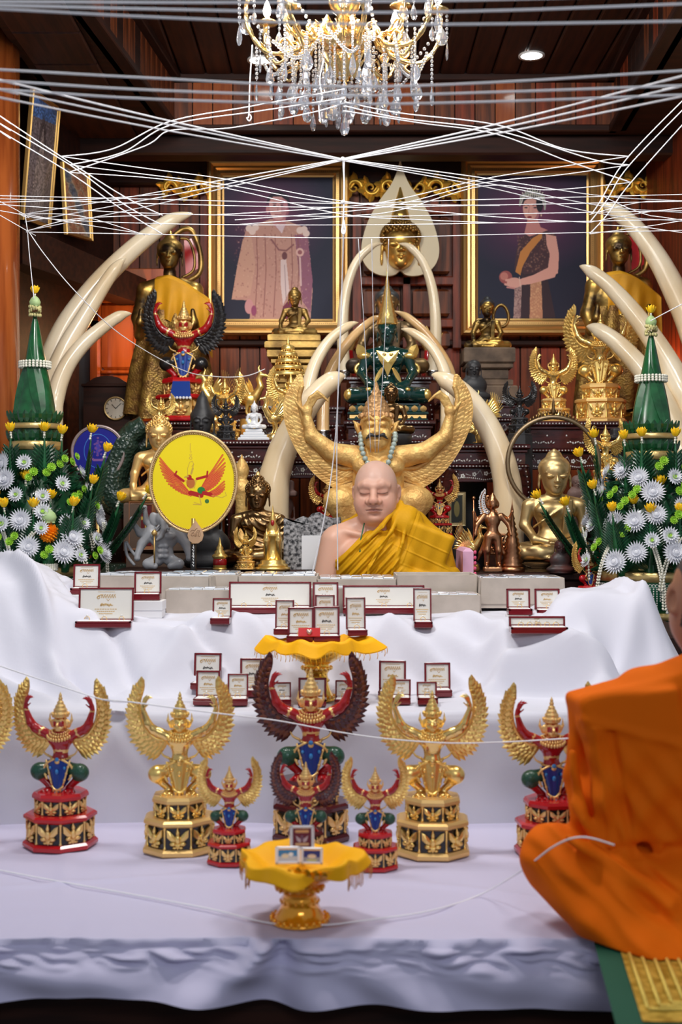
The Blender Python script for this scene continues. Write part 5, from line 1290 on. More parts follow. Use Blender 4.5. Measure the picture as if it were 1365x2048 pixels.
def curls(name, head, hb, h, m, us, n=170, wide=.80):
    """snail-shell curls over the hair cap, and the ushnisha"""
    b = MB().use(m); c = Vector((0, -1*h, hb*h)); r = head*h; g = PI*(3-math.sqrt(5))
    for i in range(n):
        z = 1-1.62*(i+.5)/n; a = i*g; q = math.sqrt(max(0, 1-z*z)); d = Vector((q*math.cos(a), q*math.sin(a), z))
        p = Vector((d.x*wide*1.10*r, .14*r+d.y*.90*r, .48*r+d.z*.70*r))
        if p.y < -.30*r and p.z < .62*r: continue
        b.ball(c+p, (.085*r,)*3, 5, 4)
    for i in range(34):
        z = 1-1.2*(i+.5)/34; a = i*g; q = math.sqrt(max(0, 1-z*z)); b.ball(c+Vector((.42*r*q*math.cos(a), .18*r+.42*r*q*math.sin(a), 1.14*r+.34*r*z)), (.075*r,)*3, 5, 4)
    return b
def stepped(b, w, d, lev):
    """rectangular moulded pedestal: (inset, z0, z1)"""
    for (i, z0, z1) in lev: b.b2(-w/2+i, w/2-i, -d/2+i, d/2-i, z0, z1, min(.006, (z1-z0)*.3))
    return b
def buddha(label, px, py, Y, hpx, mats, cat='statue', rz=0., ped=None, curl=None, zsup=None, group='Buddha figures on the shrine', **kw):
    """px,py: middle of the base line of the figure; hpx: height from legs to the top of the ushnisha"""
    us = kw.get('us', 1.0); hd = kw.get('head', 13.5); hb = kw.get('hb', 84); top = hb+hd*(1.35+.95*us if us else 1.5)
    sc = hpx*Y/F/top; o = P(px, py, Y); zb = zsup if zsup is not None else o.z
    t = thing('buddha_statue', label, cat, (o.x, Y, zb), rz, group)
    me = buddha_mesh('figure', mats, sc, **kw); f = bpy.data.objects.new('figure', me); COL.objects.link(f); f.parent = t; f.location = (0, 0, o.z-zb)
    if curl: 
        c = curls('hair_curls', hd, hb, sc, curl, us, wide=kw.get('wide', .80)).build('hair_curls', t, kind='stuff'); c.location = f.location
    if zsup is not None and o.z-zb > .01:
        w, d, m, lv = ped; H_ = o.z-zb
        b = MB().use(m); stepped(b, w, d, [(i, a*H_, c_*H_) for i, a, c_ in lv]); b.build('pedestal', t)
    return t
LV = [(0, 0, .16), (.012, .16, .26), (.03, .26, .34), (.045, .34, .60), (.03, .60, .68), (.012, .68, .80), (.0, .80, .90), (.014, .90, 1.0)]
LV2 = [(0, 0, .3), (.02, .3, .42), (.04, .42, .62), (.02, .62, .72), (.01, .72, 1.0)]
GOLDH = mat('darkened_hair_gold', (.40, .24, .07), .45, .9, bump=.6, bscale=120)
buddha('slender gold Buddha seated on a stepped gold pedestal in front of the left portrait', 590, 674, 6.42, 101, [GOLDO, GOLDH, GOLDO], ped=(.285, .24, GOLDO, LV), zsup=ZB, slim=.86, us=.0, head=18, robe=1, res=.8, wide=.74, hb=85)
buddha('dark weathered Buddha with gilt robe on a stepped pedestal before the right portrait', 975, 700, 6.42, 108, [GOLDD, BLACKS, BLACKS], ped=(.27, .24, mat('weathered_stone', (.22, .15, .10), .7, bump=.5, bscale=40, col2=(.10, .07, .05), vscale=12), LV2), zsup=ZB2, slim=.9, us=0, head=18, wide=.80, hb=88)
o = P(1008, 700, 6.40)
t = thing('ring_halo', 'loop-shaped gilt fan standing beside the head of the dark Buddha on the right', 'ornament', (o.x, 6.47, P(0, 700, 6.42).z))
b = MB().use(GOLDO); b.tube([(0, 0, 0), (.0, 0, .10)], .007, 6); b.build('handle', t)
b = MB().use(GOLDO); b.tube([(.0+.038*math.cos(a)*(1-.12*math.sin(a)), 0, .165+.055*math.sin(a)+.01) for a in [2*PI*i/24 for i in range(24)]], .013, 8, closed=True, flat=.6); b.build('loop', t); t.location.x = P(1006, 0, 6.4).x
buddha('dark bronze Buddha with gilt face seated behind the green Buddha under the tusk arch', 775, 748, 6.36, 192, [mat('dark_gilt_bronze', (.30, .19, .08), .4, .8, bump=.4, bscale=60, col2=(.09, .065, .05), vscale=7), BLACKS, BLACKS], us=.7, head=16, hb=84, zsup=ZB3+.002, ped=(.2, .2, ROSE, LV), wide=.86)
# the green Buddha in gold regalia
EY = 5.80; t = buddha('dark green glass Buddha with gold regalia and spire crown in the shrine centre', 775, 808, EY, 175, [EMER, EMER, EMER], pose='sam', us=0, head=13.5, robe=0, hb=81, res=.9)
sc_ = 175*EY/F/(82+12.2*1.5)
t['label'] = 'dark green glass Buddha with gold regalia and spire crown in the shrine centre'
b = MB().use(GOLDP); q = sc_
b.lathe([(11*q, 90*q), (12.4*q, 92*q), (11.2*q, 95*q), (12*q, 96*q), (10*q, 100*q), (10.6*q, 101.5*q), (8.4*q, 106*q), (9*q, 107*q), (7*q, 112*q), (7.6*q, 113*q), (5.4*q, 119*q), (6*q, 120*q), (4*q, 126*q), (4.5*q, 127*q), (2.5*q, 134*q), (2.8*q, 135*q), (1.2*q, 146*q), (0, 158*q)], n=20); b.build('spire_crown', t)
b = MB().use(GOLD)
b.add([(-13*q, -13*q, 60*q), (0, -15*q, 57*q), (13*q, -13*q, 60*q), (9*q, -14*q, 48*q), (5*q, -14*q, 42*q), (0, -15*q, 30*q), (-5*q, -14*q, 42*q), (-9*q, -14*q, 48*q), (0, -17.5*q, 46*q)],
      [(0, 1, 8), (1, 2, 8), (2, 3, 8), (3, 4, 8), (4, 5, 8), (5, 6, 8), (6, 7, 8), (7, 0, 8)])
b.ball((-4*q, -16*q, 55*q), (2.4*q, 2*q, 1.8*q), 6, 4); b.ball((4*q, -16*q, 55*q), (2.4*q, 2*q, 1.8*q), 6, 4); b.build('gold_breastplate', t); b = MB().use(GOLD)
for s_ in (-1, 1):
    b.tube([(s_*30*q+6.4*q*math.cos(a), 1*q, 40*q+s_*0+6*q*math.sin(a)) for a in [2*PI*i/14 for i in range(14)]], 2.0*q, 6, closed=True)
    b.blade((s_*26*q, -3*q, 52*q), (s_*34*q, -3*q, 68*q), 12*q, (0, -1, 0)); b.ball((s_*26*q, 0, 55*q), (9*q, 8*q, 5*q), 10, 6)
    b.ball((s_*44*q, -14*q, 9*q), (6*q, 8*q, 7*q), 10, 6); b.ball((s_*22*q, -25*q, 14*q), (4*q, 6*q, 3*q), 8, 5)
    b.blade((s_*6*q, -14*q, 40*q), (s_*15*q, -22*q, 22*q), 5*q, (0, -1, 0))
b.build('gold_regalia', t, kind='stuff')
b = MB().use(EMER); wE = 158*EY/F; hE = (P(0, 808, EY).z-ZC); dE = .20
o = P(775, 808, EY); t.location.z = ZC; 
for ch in list(t.children): ch.location.z += hE
for (i, z0, z1) in ((0, 0, .20), (.008, .20, .30), (.020, .30, .62), (.012, .62, .70), (.018, .70, .78), (.03, .78, 1.0)): pass
b = MB().use(EMER)
# lower bands run below the lotus row
b.b2(-wE/2, wE/2, -dE/2, dE/2, 0, .012, .003); b.b2(-wE/2+.006, wE/2-.006, -dE/2+.006, dE/2-.006, .012, hE*.35, .002); b.b2(-wE/2-.002, wE/2+.002, -dE/2, dE/2, hE*.35, hE*.5, .004); b.b2(-wE/2+.025, wE/2-.025, -dE/2+.02, dE/2-.02, hE*.5, hE*.85, .004); b.b2(-wE/2+.04, wE/2-.04, -dE/2+.03, dE/2-.03, hE*.85, hE, .003); b.build('pedestal', t)
print('emerald pedestal', hE)
b = MB().use(GOLDM)
b.b2(-wE/2+.008, wE/2-.008, -dE/2+.003, -dE/2+.006, .014, hE*.33)
for i in range(9): x = -wE/2+.02+i*(wE-.04)/8; b.blade((x, -dE/2+.018, hE*.52), (x, -dE/2+.010, hE*.84), .030, (0, -1, 0), ridge=.3)
b.build('gilt_band', t)
b = MB().use(EMER)
for i in range(9): x = -wE/2+.02+(i+.5)*(wE-.04)/9; b.box((x, -dE/2+.002, hE*.18), (.012, .003, .012), rot=(0, PI/4, 0))
b.build('diamond_inlay', t)
buddha('small dark bronze Buddha seated just behind the head of the wooden garuda', 783, 868, 5.40, 103, [BRONZE, BRONZE, BRONZE], us=.2, head=17.5, zsup=None, hb=84)
o = P(783, 868, 5.40); t = thing('wooden_stand', 'small turned dark stand under the bronze Buddha behind the garuda head', 'stand', (o.x, 5.40, .62)); MB().use(BLACKS).lathe([(.12, 0), (.13, .02), (.06, .06), (.05, o.z-.62-.12), (.075, o.z-.62-.05), (.085, o.z-.62-.03), (.085, o.z-.62-.003)], n=20).build('column', t)
buddha('small white porcelain Buddha on a broad tiered white base, on the left altar table', 509, 858, 5.62, 58, [WHITEP, WHITEP, WHITEP], ped=(.135, .11, WHITEP, [(0, 0, .3), (.010, .3, .5), (.022, .5, .72), (.03, .72, 1)]), zsup=Z1, us=.8, head=16.5, hb=83, res=1.1, pose='sam')
buddha('large gilt Buddha seated under the dark serpent hood at the left, touching the ground', 318, 1006, 5.42, 185, [GOLDM, GOLD, GOLD], rz=.12, curl=GOLDM, us=.45, head=18, hb=83, zsup=.62, ped=(.30, .26, mat('dark_pedestal', (.10, .06, .04), .6, bump=.4, bscale=60), LV2))
buddha('bronze Buddha in a finely pleated robe left of the granite frame', 516, 1128, 5.12, 186, [mat('dark_bronze', (.42, .27, .12), .28, 1., bump=.1, bscale=120, col2=(.22, .13, .06), vscale=6), BRONZE, GOLDM], pose='sam', curl=BRONZE, us=.45, head=17.5, robe=0, foldn=.75, hb=84, slim=1.15, zsup=LT1, ped=(.18, .16, BRONZE, LV), wide=.78)
buddha('satin brass Buddha with smooth hair seated inside the large metal ring on the right', 1110, 1122, 5.16, 222, [BRASS, BRASS, BRASS], pose='sam', us=.12, head=18.5, robe=1, foldn=.0, hb=84, slim=1.08, zsup=LT2, ped=(.30, .24, BRONZE, LV), wide=.80, ears=.8)
o = P(1110, 925, 5.24); t = thing('metal_halo_ring', 'large thin bronze ring standing behind the brass Buddha', 'ring', (o.x, 5.27, LT2))
b = MB().use(mat('old_brass_ring', (.30, .22, .13), .4, .9)); rr = 92*5.24/F; cz = o.z-LT2; b.tube([(rr*math.cos(a), 0, cz+rr*math.sin(a)) for a in [2*PI*i/56 for i in range(56)]], .0095, 8, closed=True); b.build('ring', t)
b = MB().use(BRONZE); b.tube([(0, 0, 0), (0, 0, cz-rr)], .012, 8); b.box((0, 0, .006), (.12, .08, .012), bev=.003); b.build('stand', t)
b = MB().use(BRONZE)
for i in range(15): a = PI/2+(i-7)*.075; b.ball((rr*math.cos(a), 0, cz+rr*math.sin(a)+.012+.010*(1-abs(i-7)/7)), (.006, .006, .010), 6, 4)
b.lathe([(.008, cz+rr+.01), (.011, cz+rr+.02), (.006, cz+rr+.04), (.007, cz+rr+.045), (.002, cz+rr+.08), (0, cz+rr+.085)], n=10); b.build('finial', t)

# ---------------------------------------------------------------- standing Buddhas in robes
def standing(label, px, ptop, pbot, Y, m_f, m_h, side, zsup, orn):
    h = (P(0, ptop, Y).z-P(0, pbot, Y).z)/200; o = P(px, pbot, Y)
    t = thing('standing_buddha', label, 'statue', (o.x, Y, zsup), 0, 'standing Buddhas wrapped in cloth'); dz = o.z-zsup
    s = SDF((-52*h, -30*h, -2*h), (52*h, 30*h, 206*h), 1.15*h); p = lambda x, y, z: (x*h, y*h, z*h)
    s.ell(p(0, 0, 128), (27*h, 15*h, 24*h), k=6*h); s.ell(p(0, 0, 100), (22*h, 14*h, 26*h), k=8*h); s.chain([p(0, 2, 90), p(0, 3, 14)], [20*h, 22*h], k=10*h)
    s.cap(p(0, 0, 146), p(0, 0, 160), 7*h, 7*h, k=3*h)
    for q in (-1, 1):
        s.chain([p(q*26, 0, 140), p(q*33, 0, 112), p(q*30, -10, 92)], [9*h, 7.5*h, 6*h], k=4*h); s.cap(p(q*12, 0, 148), p(q*26, 0, 141), 7*h, 9*h, k=4*h)
        s.chain([p(q*30, -10, 92), p(q*28, -22, 104), p(q*27, -24, 116)], [6*h, 4.5*h, 2.5*h], k=3*h)
        s.ell(p(q*10, -10, 4), (7*h, 13*h, 5*h), k=3*h)
    bhead(s, p(0, -2, 178), 15.5*h, 0, us=.5, wide=.82)
    s.build('figure', t, [m_f, m_h, m_f]).location.z = dz
    # cloth: tapering wrap with hem points, and a shawl over one shoulder
    clo = mat('saffron_satin', (.90, .42, .015), .55, .05, bump=.3, bscale=50, var=.15, vscale=6)
    lac = mat('gilt_robe', (.42, .26, .06), .42, .6, bump=.9, bscale=110, btype='voronoi', col2=(.20, .10, .03), vscale=24)
    b = MB().use(lac)
    def f(u, v):
        a = 2*PI*u; z = 118-112*v; r = (27+13*v+4*math.sin(v*3)+(2.0+3*v)*math.sin(a*9+v*2))*(1+.0*v); return Vector((r*math.cos(a)*h*(1.0+.12*v), r*.62*math.sin(a)*h, (z+3*math.sin(a*4)*v)*h))
    b.grid(f, 90, 26, cu=True); b.build('robe', t).location.z = dz
    b = MB().use(clo)
    def g(u, v):
        a = -.35+u*(PI+.9) if side < 0 else 0; x = (-14+u*56)*side*-1
        z = 152-10*abs(u-.25)-(40+16*u)*v-18*u*u; y = (-15-7*math.sin(PI*min(1, u*1.1)))*(1-.15*v)-2.6*math.sin(u*24+v*2)*v
        return Vector((x*h*(1+.05*v), y*h+ (0 if v < 1 else 0), z*h))
    b.grid(g, 44, 20)
    b.grid(lambda u, v: Vector((g(u, 0).x*(1), g(u, 0).y+v*34*h, g(u, 0).z+6*h*math.sin(PI*v))), 44, 6)
    b.grid(lambda u, v: Vector((g(1, 0).x+(g(1, v).x-g(1, 0).x), g(1, v).y+u*30*h, g(1, v).z)), 10, 12)
    b.build('shawl', t).location.z = dz
    # fan-shaped openwork ornament behind the head
    if orn:
        b = MB().use(GOLDO); x0 = orn*24
        b.tube(catmull([p(x0-12*orn, 8, 150), p(x0+6*orn, 8, 160), p(x0+8*orn, 8, 180), p(x0, 8, 204), p(x0-10*orn, 8, 208), p(x0-22*orn, 8, 200)], 6), 3.0*h, 6)
        b.tube(catmull([p(x0-12*orn, 8, 156), p(x0+0*orn, 8, 164), p(x0+1*orn, 8, 180), p(x0-5*orn, 8, 196), p(x0-14*orn, 8, 198)], 6), 1.6*h, 6)
        b.use(REDB); b.prism([(x0*h-8*h, 158*h), (x0*h+5*h, 166*h), (x0*h+5*h, 182*h), (x0*h-2*h, 198*h), (x0*h-10*h, 196*h)][::1], 1.2*h, (0, 9*h, 0))
        b.build('halo', t).location.z = dz
    if dz > .005:
        b = MB().use(GOLDO); b.lathe([(.13, 0), (.14, .01), (.12, dz*.4), (.125, dz*.6), (.11, dz)], n=28); b.build('pedestal', t)
    return t
standing('tall gilt Buddha standing at the left with saffron shawl and halo loop', 340, 470, 846, 6.24, GOLDD, GOLDH, -1, ZL, 1)
standing('tall dark gilt Buddha standing at the right behind the tusks, orange cloth on its shoulders', 1238, 462, 836, 6.35, GOLDD, GOLDH, -1, .62, 1)
# ---------------------------------------------------------------- tusks
def tusk(label, pts, w0, w1, Y0, Y1, m=IVORY, ext=None, zs=.62, tipc=None, cup=None):
    """pts: pixel path from the tip to the base; widths in pixels at base and just behind the tip"""
    n = len(pts); v = [P(x, y, Y1+(Y0-Y1)*i/(n-1)) for i, (x, y) in enumerate(pts)]   # Y1 at tip, Y0 at base
    if ext is not None:
        b_ = v[-1]; v += [Vector((b_.x+ext*.5, b_.y, (b_.z+zs)/2)), Vector((b_.x+ext, b_.y, zs+.05))]
    base = v[-1].copy(); c = catmull(v, 8); N = len(c); acc = [0]
    for i in range(1, N): acc.append(acc[-1]+(c[i]-c[i-1]).length)
    L = acc[-1]; rad = []
    Lv = sum((c[i]-c[i-1]).length for i in range(1, (n-1)*8+1))
    for i in range(N):
        s = min(1, acc[i]/Lv); r = (w1+(w0-w1)*s**.75)*.5*Y0/F; tip = min(1, acc[i]/(Lv*.09)); rad.append(max(.0022, r*(tip**.6)))
    t = thing('elephant_tusk', label, 'tusk', base, 0, 'elephant tusks standing on the shrine')
    b = MB().use(m); b.tube([q-base for q in c], rad, 18); b.build('ivory', t)
    if ext is not None or cup:
        b = MB().use(BRONZE if not cup else mat('silver_cup', (.7, .7, .7), .25, 1.)); r = rad[-1]
        if ext is not None: b.lathe([(r*1.7, -.05), (r*1.75, -.035), (r*1.3, -.02), (r*1.15, .03), (r*1.2, .05), (r*1.05, .05)], n=22)
        else: b.lathe([(r*1.25, -.028), (r*1.3, -.02), (r*1.1, -.01), (r*1.12, .012), (r*1.3, .02), (r*1.02, .02)], n=22)
        b.build('socket', t)
tusk('biggest ivory tusk on the left, tip reaching up to the standing Buddha head', [(386, 427), (345, 440), (290, 478), (232, 530), (178, 590), (130, 660), (98, 740), (75, 830)], 58, 26, 5.75, 5.95, ext=-.01)
tusk('second ivory tusk on the left, nested just in front of the biggest one', [(251, 517), (236, 530), (205, 575), (165, 640), (128, 705), (100, 780), (85, 850)], 48, 20, 5.62, 5.8, ext=0)
tusk('pale ivory tusk on the left with its tip between the second and lowest tusks', [(166, 622), (158, 640), (140, 672), (118, 715), (108, 770), (108, 850)], 34, 16, 5.70, 5.75, ext=.01)
tusk('lowest ivory tusk on the left, its tip level with the dark winged garuda', [(263, 627), (240, 632), (205, 655), (165, 690), (132, 735), (112, 790), (106, 850)], 40, 20, 5.55, 5.7, ext=.0)
tusk('biggest ivory tusk on the right, running up from the right edge of the frame', [(1202, 407), (1228, 420), (1268, 452), (1312, 510), (1350, 580), (1385, 660), (1410, 760)], 62, 24, 5.6, 5.9, ext=.0)
tusk('middle ivory tusk on the right, tip in front of the right portrait', [(1160, 532), (1180, 541), (1220, 572), (1270, 628), (1318, 695), (1360, 770), (1390, 850)], 56, 22, 5.5, 5.8, ext=.0)
tusk('lowest ivory tusk on the right, brown-veined, tip over the gold garuda wing', [(1174, 653), (1198, 660), (1240, 690), (1290, 745), (1330, 810), (1358, 880), (1372, 940)], 60, 26, 5.42, 5.75, ext=.0)
tusk('tall slender ivory tusk forming the left half of the inner arch', [(766, 487), (745, 492), (716, 520), (697, 565), (688, 615), (686, 680), (690, 750)], 26, 13, 6.42, 6.46, cup=1)
tusk('tall slender ivory tusk forming the right half of the inner arch', [(798, 487), (820, 494), (845, 522), (862, 565), (870, 615), (872, 680), (866, 750)], 26, 13, 6.42, 6.46, cup=1)
tusk('yellowed tusk curving inwards left of the green Buddha', [(770, 632), (746, 640), (712, 668), (682, 706), (660, 748), (648, 800), (646, 870)], 27, 13, 5.80, 6.0, IVORYY, cup=1)
tusk('yellowed tusk curving inwards right of the green Buddha', [(790, 622), (815, 634), (850, 664), (880, 704), (900, 745), (908, 800), (906, 878)], 27, 13, 5.80, 6.0, IVORYY, cup=1)
tusk('ivory tusk left of the green Buddha with a brown band across its middle', [(717, 645), (698, 651), (664, 676), (636, 716), (620, 760), (612, 810), (610, 872)], 34, 14, 5.66, 5.8, cup=1)
tusk('ivory tusk right of the green Buddha ending in a silver cup', [(803, 658), (824, 664), (856, 686), (880, 720), (893, 760), (896, 820), (896, 880)], 32, 14, 5.66, 5.8, cup=1)
tusk('thick ivory tusk sweeping up behind the left wing of the wooden garuda', [(691, 752), (672, 757), (640, 782), (606, 826), (575, 880), (556, 930), (546, 990)], 66, 34, 5.36, 5.4, ext=-.0)
tusk('thick ivory tusk sweeping up behind the right wing of the wooden garuda', [(864, 749), (884, 756), (925, 784), (962, 828), (990, 880), (1010, 940), (1018, 1010)], 60, 30, 5.36, 5.4, ext=.0)
# ---------------------------------------------------------------- the big wooden garuda behind the monk
def wooden_garuda():
    Y = 5.20; S = Y/F; o = P(760, 1100, Y); zb = .62
    t = thing('wooden_garuda', 'large gilded wooden garuda with raised arms and round wings right behind the seated monk', 'statue', (o.x, Y, zb)); dz = o.z-zb
    p = lambda x, y, z: ((x-760)*S, y*S, (1100-z)*S+dz)
    s = SDF(p(590, -70, 1120), p(945, 70, 770), .0027)
    e = lambda x, y, z, r, rot=None, k=.012, tag=0, sub=False: s.ell(p(x, y, z), tuple(q*S for q in r), rot, k=k, tag=tag, sub=sub)
    e(757, 0, 960, (52, 34, 58)); e(757, 0, 1030, (44, 36, 50)); s.cap(p(757, 0, 905), p(757, 0, 880), 26*S, 26*S, k=.01)
    for q in (-1, 1):
        x = lambda d: 757+q*d
        s.chain([p(x(40), 0, 915), p(x(92), -4, 905), p(x(134), -8, 872), p(x(136)+q*6, -10, 838)], [24*S, 19*S, 14*S, 10*S], k=.01)
        e(x(142), -12, 822, (11, 9, 14), k=.006)
        for j in range(4):
            a = (j-1.5); s.chain([p(x(138)+q*a*3.0, -12-j, 812), p(x(130)+q*a*4, -15-j, 796+abs(a)), p(x(116)+q*a*4, -18-j, 790-a*3), p(x(106)+q*a*4, -18-j, 798-a*4)], [4.6*S, 4*S, 3*S, 2*S], k=.003)
        s.cap(p(x(150), -14, 822), p(x(163), -16, 806), 4.2*S, 3*S, k=.004)
        e(x(74), -8, 1002, (36, 30, 31), k=.012); s.cap(p(x(30), 0, 1040), p(x(74), -6, 1008), 28*S, 28*S, k=.01); s.chain([p(x(74), -14, 1024), p(x(50), -6, 1082)], [20*S, 16*S], k=.012)
        e(x(26), -22, 934, (26, 18, 20), k=.012)
    # head with bulging eyes, beak nose and moustache
    e(753, -6, 868, (30, 30, 34), k=.006); e(753, -4, 846, (32, 31, 24), k=.008); e(753, -22, 888, (22, 18, 16), k=.008)
    for q in (-1, 1):
        e(753+q*12, -33, 850, (8.5, 6, 7), k=.003); s.chain([p(753+q*4, -37, 842), p(753+q*14, -37, 836), p(753+q*26, -26, 843)], [2.6*S, 3.2*S, 2*S], k=.003)
        s.ell(p(753+q*37, 0, 858), (5*S, 9*S, 15*S), (0, q*.4, 0), k=.005); s.chain([p(753+q*36, 0, 850), p(753+q*46, 2, 842)], [4*S, 1.6*S], k=.004)
        s.chain([p(753+q*2, -42, 874), p(753+q*12, -42, 872), p(753+q*20, -36, 879)], [3.4*S, 3.4*S, 1.2*S], k=.002, tag=1)
        e(753+q*16, -30, 870, (11, 10, 12), k=.006)
    s.chain([p(753, -34, 846), p(753, -44, 858), p(753, -48, 867)], [4*S, 5*S, 6*S], k=.004); e(753, -34, 884, (12, 8, 4), k=.003)
    s.chain([p(753, -2, 836), p(753, 0, 815), p(753, 0, 796)], [28*S, 16*S, 5*S], k=.01); s.cap(p(753, 0, 800), p(753, 0, 783), 7*S, 3*S, k=.004)
    s.build('body', t, [GOLDW, BLACKS], 1)
    # tooled crown bands
    b = MB().use(mat('carved_crown', (.62, .36, .16), .55, .6, bump=1., bscale=60, bdist=.006, btype='voronoi'))
    b.lathe([((r)*S, (1100-z)*S+dz) for r, z in ((31, 838), (33, 834), (31, 829), (27, 822), (28.5, 818), (22, 810), (23, 807), (16, 798), (17, 795), (10, 789), (11, 787), (6, 778), (3, 766), (0, 762))], c=(-7*S, 0, 0), n=26, sy=.98)
    for i in range(14): a = 2*PI*i/14; b.ball(((-7+32*math.cos(a))*S, 31*math.sin(a)*S, (1100-832)*S+dz), (4.6*S, 4.6*S, 6*S), 6, 5)
    b.build('crown', t)
    # round wings, three rows of long separate feathers over a shell
    for q in (-1, 1):
        b = MB().use(GOLDW); W = []
        inn = [(757+q*30, 932), (757+q*78, 935), (757+q*122, 898), (757+q*147, 850), (757+q*158, 800), (757+q*152, 772)]
        out = [(757+q*22, 976), (757+q*58, 982), (757+q*100, 970), (757+q*140, 935), (757+q*172, 885), (757+q*190, 830), (757+q*184, 785), (757+q*158, 748)]
        ci = [(v.x, v.z) for v in catmull([Vector((a, 0, c)) for a, c in inn], 8)]; co_ = [(v.x, v.z) for v in catmull([Vector((a, 0, c)) for a, c in out], 8)]
        def at(c, u): n = len(c)-1; u = min(max(u, 0), 1)*n; i = min(int(u), n-1); f = u-i; return c[i][0]+(c[i+1][0]-c[i][0])*f, c[i][1]+(c[i+1][1]-c[i][1])*f
        b.grid(lambda u, v: Vector(p(*(lambda A, B: (A[0]+(B[0]-A[0])*v, 12+3*math.cos(v*3)-9*u*u, A[1]+(B[1]-A[1])*v))(at(ci, u), at(co_, u)))), 34, 8)
        b.grid(lambda u, v: Vector(p(*(lambda A, B: (A[0]+(B[0]-A[0])*v, 19-9*u*u, A[1]+(B[1]-A[1])*v))(at(ci, 1-u), at(co_, 1-u)))), 34, 8)
        for r, n in ((0, 34), (1, 30), (2, 26)):
            for i in range(n):
                u = i/(n-1); A = at(ci, u*.97); B = at(co_, min(1, u*.72+.28)); v1 = (1.0, .80, .56)[r]; v0 = (.35, .12, 0)[r]; a_ = at(ci, max(0, u-.02))
                A2 = (A[0]+(at(co_, u)[0]-A[0])*v0, A[1]+(at(co_, u)[1]-A[1])*v0); B2 = (A[0]+(B[0]-A[0])*v1, A[1]+(B[1]-A[1])*v1)
                y = lambda uu, k_: 9-9*uu*uu-k_
                b.blade(p(A2[0], y(u, 2.4*r), A2[1]), p(B2[0], y(u, 2.0*r+1), B2[1]), 11.5*S, (0, -1, 0), ridge=.09, seg=6, bend=.0, prof=lambda t_: (min(1, .55+t_*1.4) if t_ < .8 else max(.1, 1-((t_-.8)/.2)**2.5*.8)))
        b.tube([Vector(p(x, 4-9*(i/len(ci))**2, z)) for i, (x, z) in enumerate(ci)], 5*S, 8)
        b.build('wing', t)
    b = MB().use(GOLDW); b.lathe([(66*S, 0), (70*S, .02), (60*S, .04), (56*S, dz-.03), (64*S, dz), (0, dz+.01)], n=30); b.build('pedestal', t)
    # jade bead string round its neck: a thing of its own
    n = thing('bead_necklace', 'string of grey-green jade beads hanging round the neck of the wooden garuda', 'necklace', p(757, -30, 930) if 0 else (Vector((o.x, Y, zb))+Vector(p(757, -36, 940))))
    base = n.location-Vector((o.x, Y, zb)); me = MB().use(mat('jade_bead', (.38, .46, .42), .2, coat=.5)).ball((0, 0, 0), 5.6*S, 10, 8).mesh('bead')
    path = catmull([p(722, -4, 868), p(722, -22, 884), p(725, -36, 905), p(735, -47, 928), p(750, -52, 944), p(757, -53, 948), p(764, -52, 944), p(775, -49, 928), p(783, -38, 902), p(790, -22, 880), p(790, -4, 866)], 12)
    acc = 0; last = None
    for v in path:
        v = Vector(v)
        if last is None or (v-last).length > 9.6*S:
            o_ = bpy.data.objects.new('bead', me); COL.objects.link(o_); o_.parent = n; o_.location = v-base; last = v
wooden_garuda()
# ---------------------------------------------------------------- more garudas of the shrine (copies in their own finish)
def shrine_copy(src, label, px, pbot, Y, hpx, rz, zsup, swap=None, grp='garuda statues of the shrine', ped=None):
    o = P(px, pbot, Y); hh = 352*S1; sc = hpx*Y/F/hh; z = zsup if ped is None else o.z
    r = dup(src, (o.x, Y, z+.001), rz, label, grp, sc, swap); r['group'] = grp
    if ped is not None and z-zsup > .004:
        b = MB().use(ped); H_ = (z-zsup)/sc; b.lathe([(.11, -H_), (.115, -H_+.01), (.10, -H_*.6), (.105, -H_*.3), (.10, 0), (0, 0)], n=8, ph=PI/8, smooth=False); b.build('plinth', r)
    return r
blk = {GOLDP: BLACK, GOLD: BLACK, GOLDM: BLACKS, WINGD: BLACK, WINGD2: BLACK}
allg = {BLACK: GOLDM}
RGB_ = shrine_copy(GR1, 'red garuda with black wings and blue sash on a red pedestal at left', 368, 838, 6.00, 262, .0, ZL, {WINGD: BLACK, WINGD2: BLACKS, GREEN: BLACK, BLACK: GOLDO})
b = MB().use(BLUE); b.add([(-.026, -.066, .122), (.026, -.066, .122), (.032, -.090, .068), (-.032, -.090, .068), (-.026, -.060, .122), (.026, -.060, .122), (.032, -.084, .068), (-.032, -.084, .068)], [(0, 1, 2, 3)[::-1], (4, 5, 6, 7), (0, 1, 5, 4), (1, 2, 6, 5), (2, 3, 7, 6), (3, 0, 4, 7)])
b.use(WHITEP)
for i in range(7): b.ball((-.030+i*.010, -.091, .069), (.005, .003, .005), 6, 4)
b.build('blue_cloth', RGB_)
shrine_copy(GG1, 'bright gold garuda with a spread wing on a fluted gold pedestal at the right', 1202, 836, 5.90, 238, -.35, ZR, allg)
shrine_copy(GG1, 'smaller gold garuda with thin upright wings, left of the bright one', 1108, 832, 5.92, 152, .0, ZR, allg)
shrine_copy(GG1, 'gold garuda crouching below the tiered parasol on the left side of the shrine', 582, 874, 5.74, 150, .1, Z1, allg)
shrine_copy(GG1, 'small gold garuda with open wings behind the hooded gilt Buddha at the left', 322, 880, 5.72, 92, .15, .62, allg, ped=WOODK)
shrine_copy(GG1, 'gold winged figure at the far left end of the long altar table', 450, 872, 5.80, 140, -.4, Z1, allg)
shrine_copy(GG1, 'small black garuda left of the white porcelain Buddha', 452, 872, 5.55, 90, .2, Z1, blk)
shrine_copy(GG1, 'black garuda with outstretched feathered wings on the right altar table', 1040, 872, 5.60, 108, -.1, .62, blk, ped=BLACKS)
